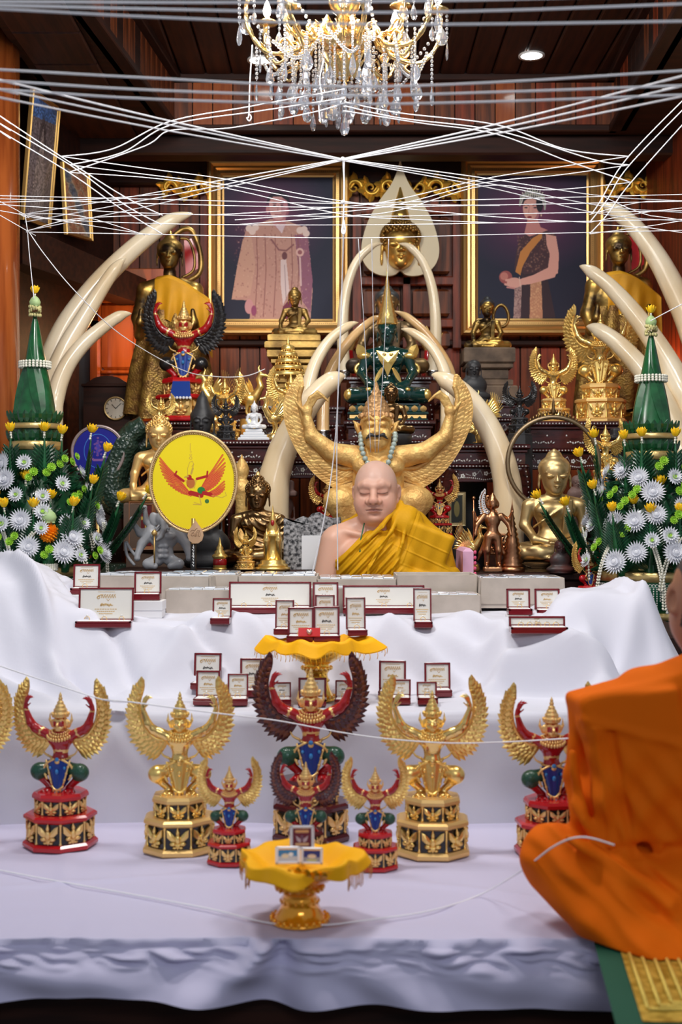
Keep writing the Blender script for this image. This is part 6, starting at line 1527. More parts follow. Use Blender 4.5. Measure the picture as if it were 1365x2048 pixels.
shrine_copy(GG1, 'gold-winged garuda half hidden by the bronze ring and the right flower tower', 1212, 990, 5.46, 150, .3, .62, allg, ped=WOODK)
shrine_copy(GR1, 'red garuda with gold wing low beside the foot of the right flower bowl', 1178, 1215, 4.90, 130, .5, .62, {GREEN: RED}, ped=WOODK)
shrine_copy(GR1, 'red-armed gold-masked garuda right of the seated monk', 880, 1072, 5.34, 122, -.1, .62, {WINGD: GOLDW, GREEN: RED, BLUE: GOLDM}, ped=WOODK)
shrine_copy(GR1, 'red-armed gold-masked garuda half hidden behind the left shoulder of the seated monk', 655, 1072, 5.36, 118, .2, .62, {WINGD: GOLDW, GREEN: RED, BLUE: GOLDM}, ped=WOODK)
shrine_copy(GG1, 'white-winged figure behind the bronze four-armed standing figure', 1000, 1110, 5.34, 130, .0, .62, {GOLDP: COPPER, GOLD: COPPER, WINGD: WHITEP, WINGD2: WHITEP, GOLDM: COPPER}, ped=WOODK)
shrine_copy(GG1, 'gold flame-winged figure with a red ribbon low in front of the bronze Buddha', 492, 1138, 5.00, 84, .6, LT1, allg)
# gold mythical birds
def bird(label, px, pbot, Y, hpx, zsup, rz, m, crest=True, grp='gold mythical birds of the shrine'):
    h = hpx*Y/F/100; o = P(px, pbot, Y); t = thing('bird_figure', label, 'figurine', (o.x, Y, zsup+.001), rz, grp); dz = max(0, o.z-zsup)
    s = SDF((-40*h, -18*h, 0), (44*h, 18*h, 104*h), 1.5*h); p = lambda x, y, z: (x*h, y*h, z*h); k = 3*h
    s.ell(p(4, 0, 40), (20*h, 13*h, 14*h), (0, -.3, 0), k=k); s.chain([p(-12, 0, 46), p(-22, 0, 62), p(-18, 0, 76), p(-22, 0, 84)], [9*h, 6*h, 5*h, 5.5*h], k=k)
    s.chain([p(-24, 0, 84), p(-34, 0, 82), p(-37, 0, 78)], [4*h, 2.4*h, .9*h], k=1.5*h)
    if crest: s.chain([p(-20, 0, 88), p(-17, 0, 97), p(-20, 0, 103)], [3*h, 1.8*h, .6*h], k=1.5*h)
    for q in (-1, 1):
        s.chain([p(2, q*6, 30), p(4, q*7, 16), p(-1, q*7, 6)], [4.4*h, 2.6*h, 2.2*h], k=2*h)
        for j in (-1, 0, 1): s.cap(p(-1, q*7, 5), p(-8+abs(j)*2, q*7+j*4*h/h, 3.5), 2*h, 1.2*h, k=1*h)
    s.build('body', t, [m]); 
    for q in (-1, 1):
        b = MB().use(m)
        for i in range(8): b.blade(p(-4+i*2.6, q*12, 46-i*.6), p(12+i*3.4, q*(20-i*.6), 82-i*6.4), 6.5*h, (0, q, .2), ridge=.25)
        b.build('wing', t)
    b = MB().use(m)
    for i in range(9): a = .35+i*.16; b.blade(p(18, (i-4)*.9, 42), p(18+24*math.cos(a)+3, (i-4)*2.4, 42+52*math.sin(a)), 6*h, (-.6, -.2, .6), bend=.12, ridge=.25)
    b.build('tail', t)
    b = MB().use(m); b.lathe([(20*h, -dz), (21*h, -dz*.5), (18*h, 1*h), (17*h, 3*h), (0, 4*h)], n=8, ph=PI/8); b.build('stand', t)
    t.location.z = zsup+dz+.001
bird('gold mythical bird with long raised tail at the left end of the gilt cluster', 428, 838, 5.85, 100, Z1, 0, GOLD)
bird('gold mythical bird behind the white porcelain Buddha', 500, 842, 5.86, 108, Z1, PI*.9, GOLD)
bird('gold mythical bird standing right of the white porcelain Buddha', 548, 872, 5.60, 88, Z1, .5, GOLDP)
bird('gold swan-like figure left of the black garuda on the right table', 972, 866, 5.60, 84, P(0, 886, 5.6).z, .2, GOLD)
bird('gold elephant-trunked bird beside the bronze standing figure', 942, 1132, 5.10, 92, LT2, 2.8, GOLDP)
bird('gold bird figure under the right wing of the wooden garuda', 956, 886, 5.75, 55, P(0, 886, 5.75).z, 2.6, GOLDP)
# tiered parasol
o = P(585, 760, 5.98); t = thing('tiered_parasol', 'gold five-tiered ceremonial parasol in front of the seated gold Buddha pedestal', 'parasol', (P(578, 0, 5.98).x, 5.90, Z1))
b = MB().use(GOLD); top = P(0, 688, 5.98).z-Z1; b.tube([(0, 0, 0), (0, 0, top-.02)], .006, 8); b.lathe([(.04, 0), (.045, .01), (.01, .03)], n=16); b.build('pole', t)
for i in range(5):
    z = top-.02-.030*i; r = .030+.013*i; b = MB().use(GOLD); b.lathe([(r, z-.020), (r*1.04, z-.018), (r*.98, z-.002), (r*.7, z+.004), (0, z+.008)], n=24)
    for k in range(18): a = 2*PI*k/18; b.ball((r*1.02*math.cos(a), r*1.02*math.sin(a), z-.023), (.003, .003, .006), 5, 3)
    b.build('tier', t)
b = MB().use(GOLD); b.lathe([(.006, top-.02), (.009, top-.01), (.003, top+.01), (.0, top+.035)], n=10); b.build('finial', t)
# small turned and layered pieces
def chedi(label, px, ptop, pbot, Y, zsup, m, prof, n=20, cat='chedi', base=None, extra=None):
    o = P(px, pbot, Y); h = P(0, ptop, Y).z-o.z; zz = min(o.z, 9) if zsup is None else zsup; dz = o.z-zz
    t = thing('chedi', label, cat, (o.x, Y, zz), 0); b = MB().use(m); b.lathe([(r*h, z*h+dz) for r, z in prof], n=n); b.build('spire', t)
    if dz > .004: MB().use(base or m).lathe([(prof[0][0]*h*1.15, 0), (prof[0][0]*h*1.15, dz)], n=n).build('base', t)
    if extra: extra(t, h, dz)
    return t
TI = [(.16, 0), (.17, .03), (.14, .06), (.16, .09), (.12, .13), (.14, .16), (.11, .20), (.13, .23), (.10, .28), (.12, .31), (.09, .36), (.10, .39), (.07, .43), (.09, .46), (.06, .50), (.075, .53), (.04, .58), (.055, .60), (.03, .66), (.04, .68), (.015, .76), (.025, .78), (.006, .9), (0, 1)]
chedi('bronze ringed chedi with a needle spire beside the bronze standing figure', 1025, 992, 1134, 5.06, LT2, COPPER, TI)
chedi('little gold pointed crown model with a red face band left of the bronze Buddha', 440, 1074, 1136, 5.0, LT1, GOLD, [(.20, 0), (.22, .05), (.20, .30), (.26, .36), (.24, .42), (.16, .48), (.18, .52), (.10, .60), (.12, .64), (.06, .74), (.03, .9), (0, 1)], cat='ornament', extra=lambda t, h, dz: MB().use(RED).lathe([(.21*h, dz+.08*h), (.225*h, dz+.12*h), (.225*h, dz+.26*h), (.21*h, dz+.30*h)], n=20).build('red_band', t))
def pag(t, h, dz):
    b = MB().use(GOLDP)
    for k in range(4):
        a = PI/4+k*PI/2; b.lathe([(.05*h, .0), (.05*h, .3*h), (.065*h, .33*h), (.03*h, .42*h), (0, .52*h)], c=(.13*h*math.cos(a), .13*h*math.sin(a), dz+.1*h), n=8)
    b.build('corner_turret', t, kind='stuff'); MB().use(RED).ball((0, -.09*h, dz+.80*h-.1*h), (.03*h, .03*h, .05*h), 8, 6).build('red_figure', t)
chedi('small gold pavilion with four corner turrets in front of the bronze Buddha', 546, 1008, 1134, 4.98, LT1, GOLD, [(.24, 0), (.24, .04), (.20, .06), (.20, .10), (.15, .12), (.12, .16), (.12, .48), (.15, .50), (.12, .55), (.08, .60), (.10, .63), (.05, .72), (.06, .75), (.025, .84), (0, 1)], n=8, extra=pag)
chedi('gold crown-shaped ornament partly behind the bronze Buddha shoulder', 484, 908, 1045, 5.42, .62, GOLDW, [(.09, -.2), (.10, 0), (.09, .3), (.13, .45), (.14, .55), (.10, .6), (.07, .64), (.10, .70), (.11, .78), (.08, .86), (.03, .93), (0, 1)], cat='statue', extra=lambda t, h, dz: [MB().use(GOLDW).tube(catmull([(s*.10*h, 0, dz+.58*h), (s*.17*h, 0, dz+.46*h), (s*.13*h, -.05*h, dz+.32*h)], 5), .03*h, 6).build('arm', t) for s in (-1, 1)])
# bronze standing figure with several arms
def standing_deity(label, px, ptop, pbot, Y, zsup, m, arms=2):
    h = (P(0, ptop, Y).z-P(0, pbot, Y).z)/100; o = P(px, pbot, Y); t = thing('standing_deity', label, 'statue', (o.x, Y, zsup)); dz = max(.0, o.z-zsup)
    s = SDF((-32*h, -18*h, -dz-.001), (32*h, 18*h, 106*h), 1.1*h); p = lambda x, y, z: (x*h, y*h, z*h); k = 3*h
    s.ell(p(0, 0, 66), (11*h, 7*h, 12*h), k=k); s.ell(p(0, 0, 52), (8*h, 6*h, 9*h), k=k); s.ell(p(0, 0, 44), (11*h, 8*h, 8*h), k=k)
    for q in (-1, 1):
        s.chain([p(q*6, 0, 42), p(q*8, -2, 24), p(q*8, 0, 6)], [7*h, 5*h, 3.6*h], k=k); s.cap(p(q*8, 0, 4), p(q*9, -7, 3), 3.4*h, 2.4*h, k=1*h)
        s.chain([p(q*12, 0, 72), p(q*22, -2, 60), p(q*25, -6, 46)], [4.4*h, 3.4*h, 2.4*h], k=2*h); s.chain([p(q*12, 1, 72), p(q*24, 2, 66), p(q*27, -4, 78)], [4*h, 3*h, 2.4*h], k=2*h)
        s.chain([p(q*8, 4, 40), p(q*16, 6, 20), p(q*20, 6, 10)], [4*h, 3*h, 1.2*h], k=2*h)
    s.cap(p(0, 0, 76), p(0, 0, 82), 3.6*h, 3.6*h, k=2*h); s.ell(p(0, -1, 88), (6*h, 6.4*h, 7*h), k=2*h)
    for q in (-1, 1): s.ell(p(q*6, 0, 88), (3.6*h, 4*h, 5.5*h), k=1*h)
    s.chain([p(0, 0, 94), p(0, 0, 98), p(0, 0, 104)], [7*h, 4*h, 1.4*h], k=2*h); s.box(p(0, 0, -.5-dz/h/2), (13*h, 9*h, dz/2+1.5*h), 1*h, k=1*h)
    s.build('figure', t, [m]).location.z = dz+.002
    b = MB().use(m); b.tube([(-27*h, -5*h, dz+40*h), (-27*h, -5*h, dz+96*h)], 1.1*h, 5); b.ball((-27*h, -5*h, dz+98*h), 2.4*h, 6, 4); b.build('staff', t)
standing_deity('bronze four-armed deity standing left of the ringed chedi', 986, 993, 1136, 5.04, LT2, COPPER)
standing_deity('thin gold standing figure between the yellow fan and the bronze Buddha', 486, 1016, 1130, 5.40, LT1, GOLDW) if 0 else None
# grey muscular many-armed elephant-headed figure
def grey_figure():
    Y = 5.04; h = (P(0, 1010, Y).z-LT1)/100; o = P(328, 1140, Y); t = thing('elephant_headed_figure', 'light grey muscular elephant-headed figure with curved tusks under the yellow fan', 'statue', (o.x, Y, LT1+.001))
    s = SDF((-60*h, -24*h, 0), (60*h, 24*h, 104*h), 1.3*h); p = lambda x, y, z: (x*h, y*h, z*h); k = 4*h
    s.ell(p(0, 0, 48), (22*h, 13*h, 18*h), k=k); s.ell(p(0, 0, 26), (15*h, 11*h, 16*h), k=k)
    for q in (-1, 1):
        s.ell(p(q*9, -10, 52), (10*h, 6*h, 7*h), k=2*h)
        for j in range(3): s.ell(p(q*4.5, -10, 36-j*8), (4.4*h, 3.4*h, 3.8*h), k=1.5*h)
        s.chain([p(q*20, 0, 56), p(q*34, -2, 40), p(q*40, -8, 22)], [9*h, 7*h, 5*h], k=3*h); s.ell(p(q*40, -9, 17), (5*h, 5*h, 5*h), k=2*h)
        s.chain([p(q*20, 3, 58), p(q*38, 3, 56), p(q*48, -2, 72)], [8*h, 6*h, 4*h], k=3*h); s.ell(p(q*49, -3, 77), (4.4*h, 4*h, 5*h), k=2*h)
        s.chain([p(q*14, 4, 60), p(q*28, 6, 74), p(q*30, 3, 92)], [6*h, 5*h, 3.6*h], k=3*h); s.ell(p(q*30, 2, 96), (4*h, 4*h, 4*h), k=2*h)
        s.ell(p(q*15, 0, 78), (8*h, 3*h, 11*h), (0, q*.3, 0), k=2*h)
        s.chain([p(q*10, 0, 14), p(q*24, -6, 8), p(q*12, -14, 5)], [10*h, 8*h, 5*h], k=3*h)
    s.ell(p(0, -2, 78), (12*h, 11*h, 13*h), k=3*h); s.chain([p(0, -12, 74), p(2, -16, 62), p(-3, -17, 50), p(-8, -18, 46)], [5*h, 4.2*h, 3.2*h, 2.4*h], k=2*h)
    for q in (-1, 1): s.chain([p(q*6, -11, 68), p(q*10, -18, 62), p(q*12, -21, 66)], [2*h, 1.6*h, .6*h], k=1*h)
    s.build('figure', t, [GREYS])
    b = MB().use(GREYS)
    b.tube(catmull([p(-44, -8, 6), p(-56, -8, 22), p(-58, -8, 42), p(-50, -8, 30), p(-40, -9, 18)], 5), [2.6*h]*21, 6)
    b.build('curved_tusk_weapon', t); b = MB().use(GREYS); b.tube([p(47, -8, 30), p(47, -8, 60)], 1.4*h, 6)
    for q in (-5, 0, 5): b.tube(catmull([p(47, -8, 58), p(47+q, -8, 62), p(47+q*1.0, -8, 78 if q else 84)], 3), 1.3*h, 5)
    b.build('trident', t)
    b = MB().use(GOLDM); b.tube([p(-12, -19, 10), p(-12, -19, 52)], 1.3*h, 6); b.lathe([(2*h, 0), (5*h, 3*h), (4*h, 7*h), (0, 10*h)], c=p(-12, -19, 52), n=10); b.build('mace', t)
grey_figure()
# busts
def bust(label, px, ptop, pbot, Y, zsup, m, kind):
    h = (P(0, ptop, Y).z-P(0, pbot, Y).z)/100; o = P(px, pbot, Y); t = thing('bust', label, 'bust', (o.x, Y, zsup)); dz = max(0, o.z-zsup)
    s = SDF((-50*h, -34*h, -2*h), (50*h, 34*h, 104*h), 1.5*h); p = lambda x, y, z: (x*h, y*h, z*h)
    if kind == 'cone':
        bhead(s, p(0, 0, 42), 24*h, 0, us=0, ears=1.1, wide=.86, crown_=True); s.ell(p(0, 4, 54), (23*h, 22*h, 16*h), k=3*h); s.chain([p(0, 2, 64), p(0, 2, 82), p(0, 2, 98)], [17*h, 10*h, 3*h], k=4*h)
        s.ell(p(0, 4, 4), (46*h, 22*h, 20*h), k=6*h); s.cap(p(0, 2, 10), p(0, 2, 24), 13*h, 12*h, k=4*h)
    elif kind == 'hat':
        bhead(s, p(0, 0, 34), 26*h, 0, us=0, wide=.88, crown_=True); s.box(p(0, 2, 66), (30*h, 28*h, 6*h), 4*h, k=3*h); s.box(p(0, 2, 80), (24*h, 22*h, 14*h), 6*h, k=3*h); s.ell(p(0, 4, 0), (40*h, 24*h, 16*h), k=6*h)
    else:
        bhead(s, p(0, 0, 72), 20*h, 0, us=0, wide=.86, crown_=True); s.ell(p(0, 2, 82), (17*h, 18*h, 14*h), k=3*h); s.ell(p(0, 2, 34), (32*h, 20*h, 26*h), k=6*h); s.ell(p(0, 0, 8), (42*h, 24*h, 14*h), k=8*h)
    s.build('head', t, [m, m, m]).location.z = dz
    MB().use(m).lathe([(34*h, -.0), (36*h, dz*.2), (30*h, dz*.9), (36*h, dz+1*h), (0, dz+2*h)], n=20).build('base', t)
bust('dark stone head with a conical crown behind the yellow fan', 405, 782, 890, 5.62, .62, BLACKS, 'cone')
bust('square dark terracotta head with a layered hat right of the bronze Buddha', 566, 955, 1050, 5.42, .62, TERRA, 'hat')
bust('small dark head figure with a flat hat behind the bronze ring on the right', 1240, 852, 920, 5.60, .62, BLACKS, 'hat')
bust('small seated black monk figure on the right altar table left of the black garuda', 948, 716, 800, 6.02, .62, BLACKS, 'monk')
bust('little dark monk figure with red robe in front of the brass Buddha', 1122, 1076, 1144, 4.99, LT2, mat('dark_red_figure', (.10, .03, .025), .4, col2=(.04, .03, .03), vscale=20), 'monk')
bust('small charcoal figurine right of the seated monk, by the pink cushion', 922, 1050, 1138, 5.24, LT2, BLACKS, 'cone')
bust('brown rounded figurine behind the shoulder of the brass Buddha', 1155, 948, 1010, 5.40, .62, TERRA, 'monk')
bust('dark stone head half hidden beside the yellow fan handle', 420, 1010, 1140, 5.2, LT1, BLACKS, 'monk')
# dark green serpent hood behind the gilt Buddha
o = P(262, 1010, 5.56); t = thing('serpent_hood', 'dark green scaled serpent coil rising behind the gilt Buddha at the left', 'statue', (o.x, 5.56, .62))
NG = mat('serpent_scales', (.020, .045, .030), .3, coat=.4, bump=1., bscale=70, btype='voronoi', bdist=.006)
b = MB().use(NG); q = lambda x, y, d=0: P(x, y, 5.56+d)-t.location
b.tube(catmull([q(300, 1010), q(235, 1000), q(222, 960), q(240, 910), q(262, 870), q(290, 850)], 6), [.075]*15+[.07]*8+[.05]*4+[.045]*4, 14); b.build('coil', t)
b = MB().use(NG); b.tube(catmull([q(330, 1010, .06), q(262, 1000, .05), q(250, 950, .06), q(268, 905, .06), q(300, 880, .07), q(330, 868, .08)], 6), .06, 14); b.build('coil', t)
b = MB().use(NG); b.lathe([(.14, 0), (.15, .02), (.13, .3), (.15, .46)], n=20); b.build('base', t)
# ---------------------------------------------------------------- fans
def fan(label, px, py, rx, ry, Y, face, rim, fill, cat, hz, hm, zb, tilt=0.):
    o = P(px, py, Y); t = thing('ceremonial_fan', label, cat, (P(px, 0, Y).x, Y, zb), 0, 'ceremonial long-handled fans'); S = Y/F; cz = o.z-zb
    shape = lambda a: ((rx+2.5*math.sin(a)*0)*math.cos(a)*(1+.05*math.sin(a)), ry*math.sin(a))
    n = 72; pts = [shape(2*PI*i/n) for i in range(n)]
    b = MB().use(mat('fan_backing', (.5, .35, .05), .7)); b.prism([(x*S, z*S+cz) for x, z in pts], .006, (0, .005, 0)); b.build('backing', t)
    b = MB().use(rim); b.tube([(x*S, 0, z*S+cz) for x, z in pts], .0055, 8, closed=True); b.build('rim', t)
    b = MB().use(rim)
    for i in range(150): a = 2*PI*i/150; x, z = shape(a); b.ball((x*.955*S, -.0035, z*.955*S+cz), (.0038, .002, .0022), 5, 3, rot=(0, -a+PI/4, 0))
    b.build('braid', t, kind='stuff')
    W = 190; Hh = int(W*ry/rx); cv = Canvas(W, Hh, face); fill(cv)
    pr = print_obj('embroidered_face', cv, 2*rx*.93*S, 2*ry*.93*S, t, MAT3)
    # trim the print to the oval
    bm = bmesh.new(); bm.from_mesh(pr.data); H2 = ry*.93*S
    bm_del = [v for v in bm.verts if (v.co.x/(rx*.945*S))**2+((v.co.z-H2)/(ry*.945*S))**2 > 1]
    bmesh.ops.delete(bm, geom=bm_del, context='VERTS'); bm.to_mesh(pr.data); bm.free()
    pr.location = (0, -.0012, cz-H2)
    b = MB().use(hm); b.lathe([(.009, 0), (.010, .05), (.008, .06), (.008, cz-ry*S*.72)], n=14); b.build('handle', t); b.f and None
    return t, cz, S
def paint_garuda(c):
    W, H = c.w, c.h; X = lambda px: (px-385)/ (83*.93)*W/2+W/2; Yy = lambda py: (py-964)/(97*.93)*H/2+H/2
    org, red, gold, grn = (222, 105, 45), (170, 18, 16), (196, 160, 60), (20, 120, 50)
    def wing(side, base, tips, n):
        for i in range(n):
            t = i/(n-1); bx, by = base[0][0]+(base[1][0]-base[0][0])*t, base[0][1]+(base[1][1]-base[0][1])*t
            k = t*(len(tips)-1); j = min(int(k), len(tips)-2); f = k-j; tx, ty = tips[j][0]+(tips[j+1][0]-tips[j][0])*f, tips[j][1]+(tips[j+1][1]-tips[j][1])*f
            mx, my = (bx+tx)/2-side*2, (by+ty)/2+4
            c.line([(X(bx), Yy(by)), (X(mx), Yy(my)), (X(tx), Yy(ty))], 3.6, red); c.line([(X(bx), Yy(by)), (X(mx), Yy(my)), (X(tx), Yy(ty))], 2.4, org)
    wing(-1, [(352, 952), (378, 985)], [(321, 918), (322, 935), (328, 952), (338, 968), (350, 978), (364, 986), (378, 988)], 17)
    wing(1, [(410, 958), (398, 980)], [(441, 912), (446, 930), (443, 945), (437, 958), (430, 968), (420, 976), (408, 982)], 15)
    wing(1, [(415, 985), (415, 990)], [(444, 963), (445, 972), (443, 980), (436, 986)], 6)
    L = lambda pts, w, col: c.line([(X(a), Yy(b)) for a, b in pts], w, col)
    L([(366, 962), (350, 950)], 6, red); L([(350, 950), (353, 944)], 4, red); L([(392, 958), (411, 953)], 6, red); L([(411, 953), (412, 944)], 4, red)
    c.ell(X(380), Yy(966), 10, 12, red); c.poly([(X(a), Yy(b)) for a, b in ((368, 960), (392, 960), (388, 976), (378, 978))], gold, .6); c.ell(X(377), Yy(955), 6, 6, red); L([(369, 955), (375, 953)], 4, gold)
    L([(381, 948), (384, 938)], 4.5, gold); L([(384, 938), (385, 930)], 2, gold)
    L([(380, 985), (400, 990)], 11, red); c.ell(X(400), Yy(980), 9, 8, grn); L([(405, 985), (418, 988)], 9, red); L([(396, 990), (400, 1006)], 2.4, gold); L([(385, 1007), (400, 1008)], 2, gold); L([(386, 1003), (398, 1007)], 1.4, gold); c.ell(X(411), Yy(1001), 5, 5, (60, 110, 50))
    L([(420, 990), (440, 994), (448, 990), (446, 984)], 1.6, gold); L([(374, 952), (374, 938), (378, 926), (383, 924), (386, 930), (382, 934)], 1.3, gold)
    for i, q in enumerate((3.6, 2.8, 2.0)): c.ell(X(380), Yy(918-i*6), q, q, gold); c.ell(X(380), Yy(918-i*6), q*.6, q*.6, (240, 214, 20))
    L([(379, 903), (379, 890)], 1.4, gold)
YR = mat('gold_rim', (.72, .50, .25), .4, .7, bump=1, bscale=300)
t, cz, S_ = fan('oval yellow fan embroidered with a red garuda emblem, on a dark handle', 387, 964, 87, 101, 4.80, (236, 212, 8), YR, paint_garuda, 'fan', 0, mat('fan_handle', (.5, .36, .16), .35, .8), .62)
t.location.z = .62
b = MB().use(mat('rose_gold_plaque', (.70, .44, .26), .4, .6)); zc = P(0, 1054, 4.80).z-.62
xq = P(392, 0, 4.8).x-t.location.x; poly = [(0, 24), (7, 14), (14, 4), (16, -6), (13, -16), (5, -22), (-5, -22), (-13, -16), (-16, -6), (-14, 4), (-7, 14)]
b.prism([(x*S_+xq, zc-.02+z*S_) for x, z in poly][::-1], .008, (0, -.007, 0), dome=.002); pq = b.build('plaque', t)
b = MB().use(mat('engraving', (.20, .10, .05), .5)); q = lambda x, z: (xq+x*S_, -.0135, zc-.02+z*S_)
for pts in ([(-10, 2), (-6, 5), (-2, 3), (1, 7), (4, 8)], [(-8, -3), (-4, 0), (-3, -5), (-7, -7), (-9, -4)], [(-3, -5), (0, -8), (1, 0), (2, 3)], [(3, -8), (3, 0), (6, 1), (6, -7), (9, -7), (9, 0), (7, 3)], [(3, 4), (10, 4)]): b.tube(catmull([q(*a) for a in pts], 4), .0007, 4)
b.build('engraved_letters', pq)
b = MB().use(BLACK); xh = 0; b.lathe([(.0105, P(0, 1135, 4.8).z-.62-.1), (.0105, P(0, 1088, 4.8).z-.62)], n=14, c=(0, 0, 0)); b.build('dark_grip', t)
b = MB().use(SATINW)
for i, (w_, r_) in enumerate(((.5, 0), (1, 1), (.6, 0), (1, 0), (.5, 1), (.8, 0), (1, 1))): z = P(0, 1094+i*6, 4.8).z-.62; b.box((0, -.0108, z), (.009*w_, .001, .0022), rot=(0, .5*r_, 0)); b.box((.002, -.0108, z-.003), (.002, .001, .005))
b.build('grip_pattern', t, kind='stuff')
def paint_blue(c):
    W, H = c.w, c.h
    for k in (0, 1): c.ell(W/2, H*.46, W*.29-k*2.5, H*.34-k*2.5, (60, 130, 210) if k == 0 else (14, 20, 140))
    c.ell(W/2, H*.40, 8, 30, (70, 60, 170)); 
    for i in range(14): c.ell(W/2+13*math.sin(i*1.7), H*(.26+.022*i), 5+2*math.sin(i), 4, (110, 70, 150))
    c.line([(W*.33, H*.58), (W*.42, H*.64), (W*.58, H*.64), (W*.67, H*.58)], 9, (130, 85, 150)); c.ell(W/2, H*.2, 5, 4, (120, 80, 150))
fan('oval blue fan with a lilac crest behind the left flower tower', 196, 906, 52, 54, 5.50, (14, 20, 140), mat('blue_gold_rim', (.45, .36, .35), .4, .6), paint_blue, 'fan', 0, GOLDM, .62)
# ---------------------------------------------------------------- granite frame, small pictures, clock, glass case
t = thing('granite_frame', 'speckled black granite frame around a white sheet, left of the seated monk', 'frame', P(625, 1140, 5.04)-Vector((0, 0, 0)))
t.location.z = .62; dz = P(0, 1140, 5.04).z-.62; S_ = 5.04/F
b = MB().use(mat('speckled_granite', (.42, .42, .43), .3, coat=.4, col2=(.015, .015, .017), vscale=75)); top = [(-57, 105), (-40, 96), (-30, 103), (-18, 108), (-8, 104), (0, 113), (14, 116), (28, 108), (42, 104), (57, 106)]
poly = [(-57, 0)]+top+[(57, 0)]; b.prism([(x*S_, dz+z*S_) for x, z in poly][::-1], .03, (0, 0, 0)); b.b2(-57*S_, 57*S_, -.015, .015, 0, dz, .002); b.build('slab', t)
b = MB().use(mat('white_sheet', (.78, .80, .83), .5)); b.b2(-21*S_, 32*S_, -.019, -.014, dz+1*S_, dz+69*S_, .001); b.build('sheet', t)
def picture(label, c4, m_frame, fw, cv, depth=.02, mt=MAT3, cat='picture', inner=None):
    """framed picture from its four corners TL, TR, BR, BL in space"""
    TL, TR, BR, BL = c4; w = ((TR-TL).length+(BR-BL).length)/2; h = ((TL-BL).length+(TR-BR).length)/2; ux = (TR-TL+BR-BL).normalized(); uz = (TL-BL+TR-BR); uz = (uz-ux*uz.dot(ux)).normalized(); uy = uz.cross(ux)
    M = Matrix((ux, uy, uz)).transposed().to_4x4(); ctr = (BL+BR)/2
    t = thing('framed_picture', label, cat, ctr, 0, 'framed pictures on the walls'); t.rotation_euler = M.to_euler()
    b = MB().use(m_frame)
    prof = [(0, 0), (0, -.7), (.12, -1), (.25, -.95), (.38, -.7), (.5, -.75), (.62, -.6), (.80, -.62), (.9, -.35), (1, -.3), (1, 0)]
    cs = [(-w/2, 0, 1, 1), (w/2, 0, -1, 1), (w/2, h, -1, -1), (-w/2, h, 1, -1)]; vs = []; m = len(prof)
    for (x, z, sx, sz) in cs:
        for (q, y) in prof: vs.append((x+sx*q*fw, y*depth, z+sz*q*fw))
    fs = [(i*m+j, ((i+1) % 4)*m+j, ((i+1) % 4)*m+j+1, i*m+j+1) for i in range(4) for j in range(m-1)]
    b.add(vs, fs); b.b2(-w/2+fw*.5, w/2-fw*.5, -.004, 0, fw*.5, h-fw*.5); fr = b.build('frame', t)
    if inner: 
        b = MB().use(inner); 
        for i in range(int((w-fw)*90)): b.ball((-w/2+fw*.7+i/90, -depth*.68, fw*.7), .0022, 4, 3); b.ball((-w/2+fw*.7+i/90, -depth*.68, h-fw*.7), .0022, 4, 3)
        for i in range(int((h-fw)*90)): b.ball((-w/2+fw*.7, -depth*.68, fw*.7+i/90), .0022, 4, 3); b.ball((w/2-fw*.7, -depth*.68, fw*.7+i/90), .0022, 4, 3)
        b.build('frame_beading', t, kind='stuff')
    pr = print_obj('picture_print', cv, w-2*fw*.97, h-2*fw*.97, t, mt); pr.location = (0, -.0075, fw*.97); return t
def c4(x0, x1, y0, y1, Y, YT=None): YT = YT or Y; return (P(x0, y0, YT), P(x1, y0, YT), P(x1, y1, Y), P(x0, y1, Y))
FR = mat('gold_frame', (.72, .44, .16), .32, .85, bump=.12, bscale=80); FRB = mat('frame_bead', (.35, .20, .07), .5, .6)
def bg(c, cx, cy, rx, ry):
    c.a[:] = (22, 28, 56)
    d = np.sqrt(((c.X-cx)/rx)**2+((c.Y-cy)/ry)**2); m = np.clip(1.15-d, 0, 1)**.8; c.mix(m*.9, (104, 44, 84)); c.mix(np.clip(1-d*1.5, 0, 1)*.5, (140, 70, 105))
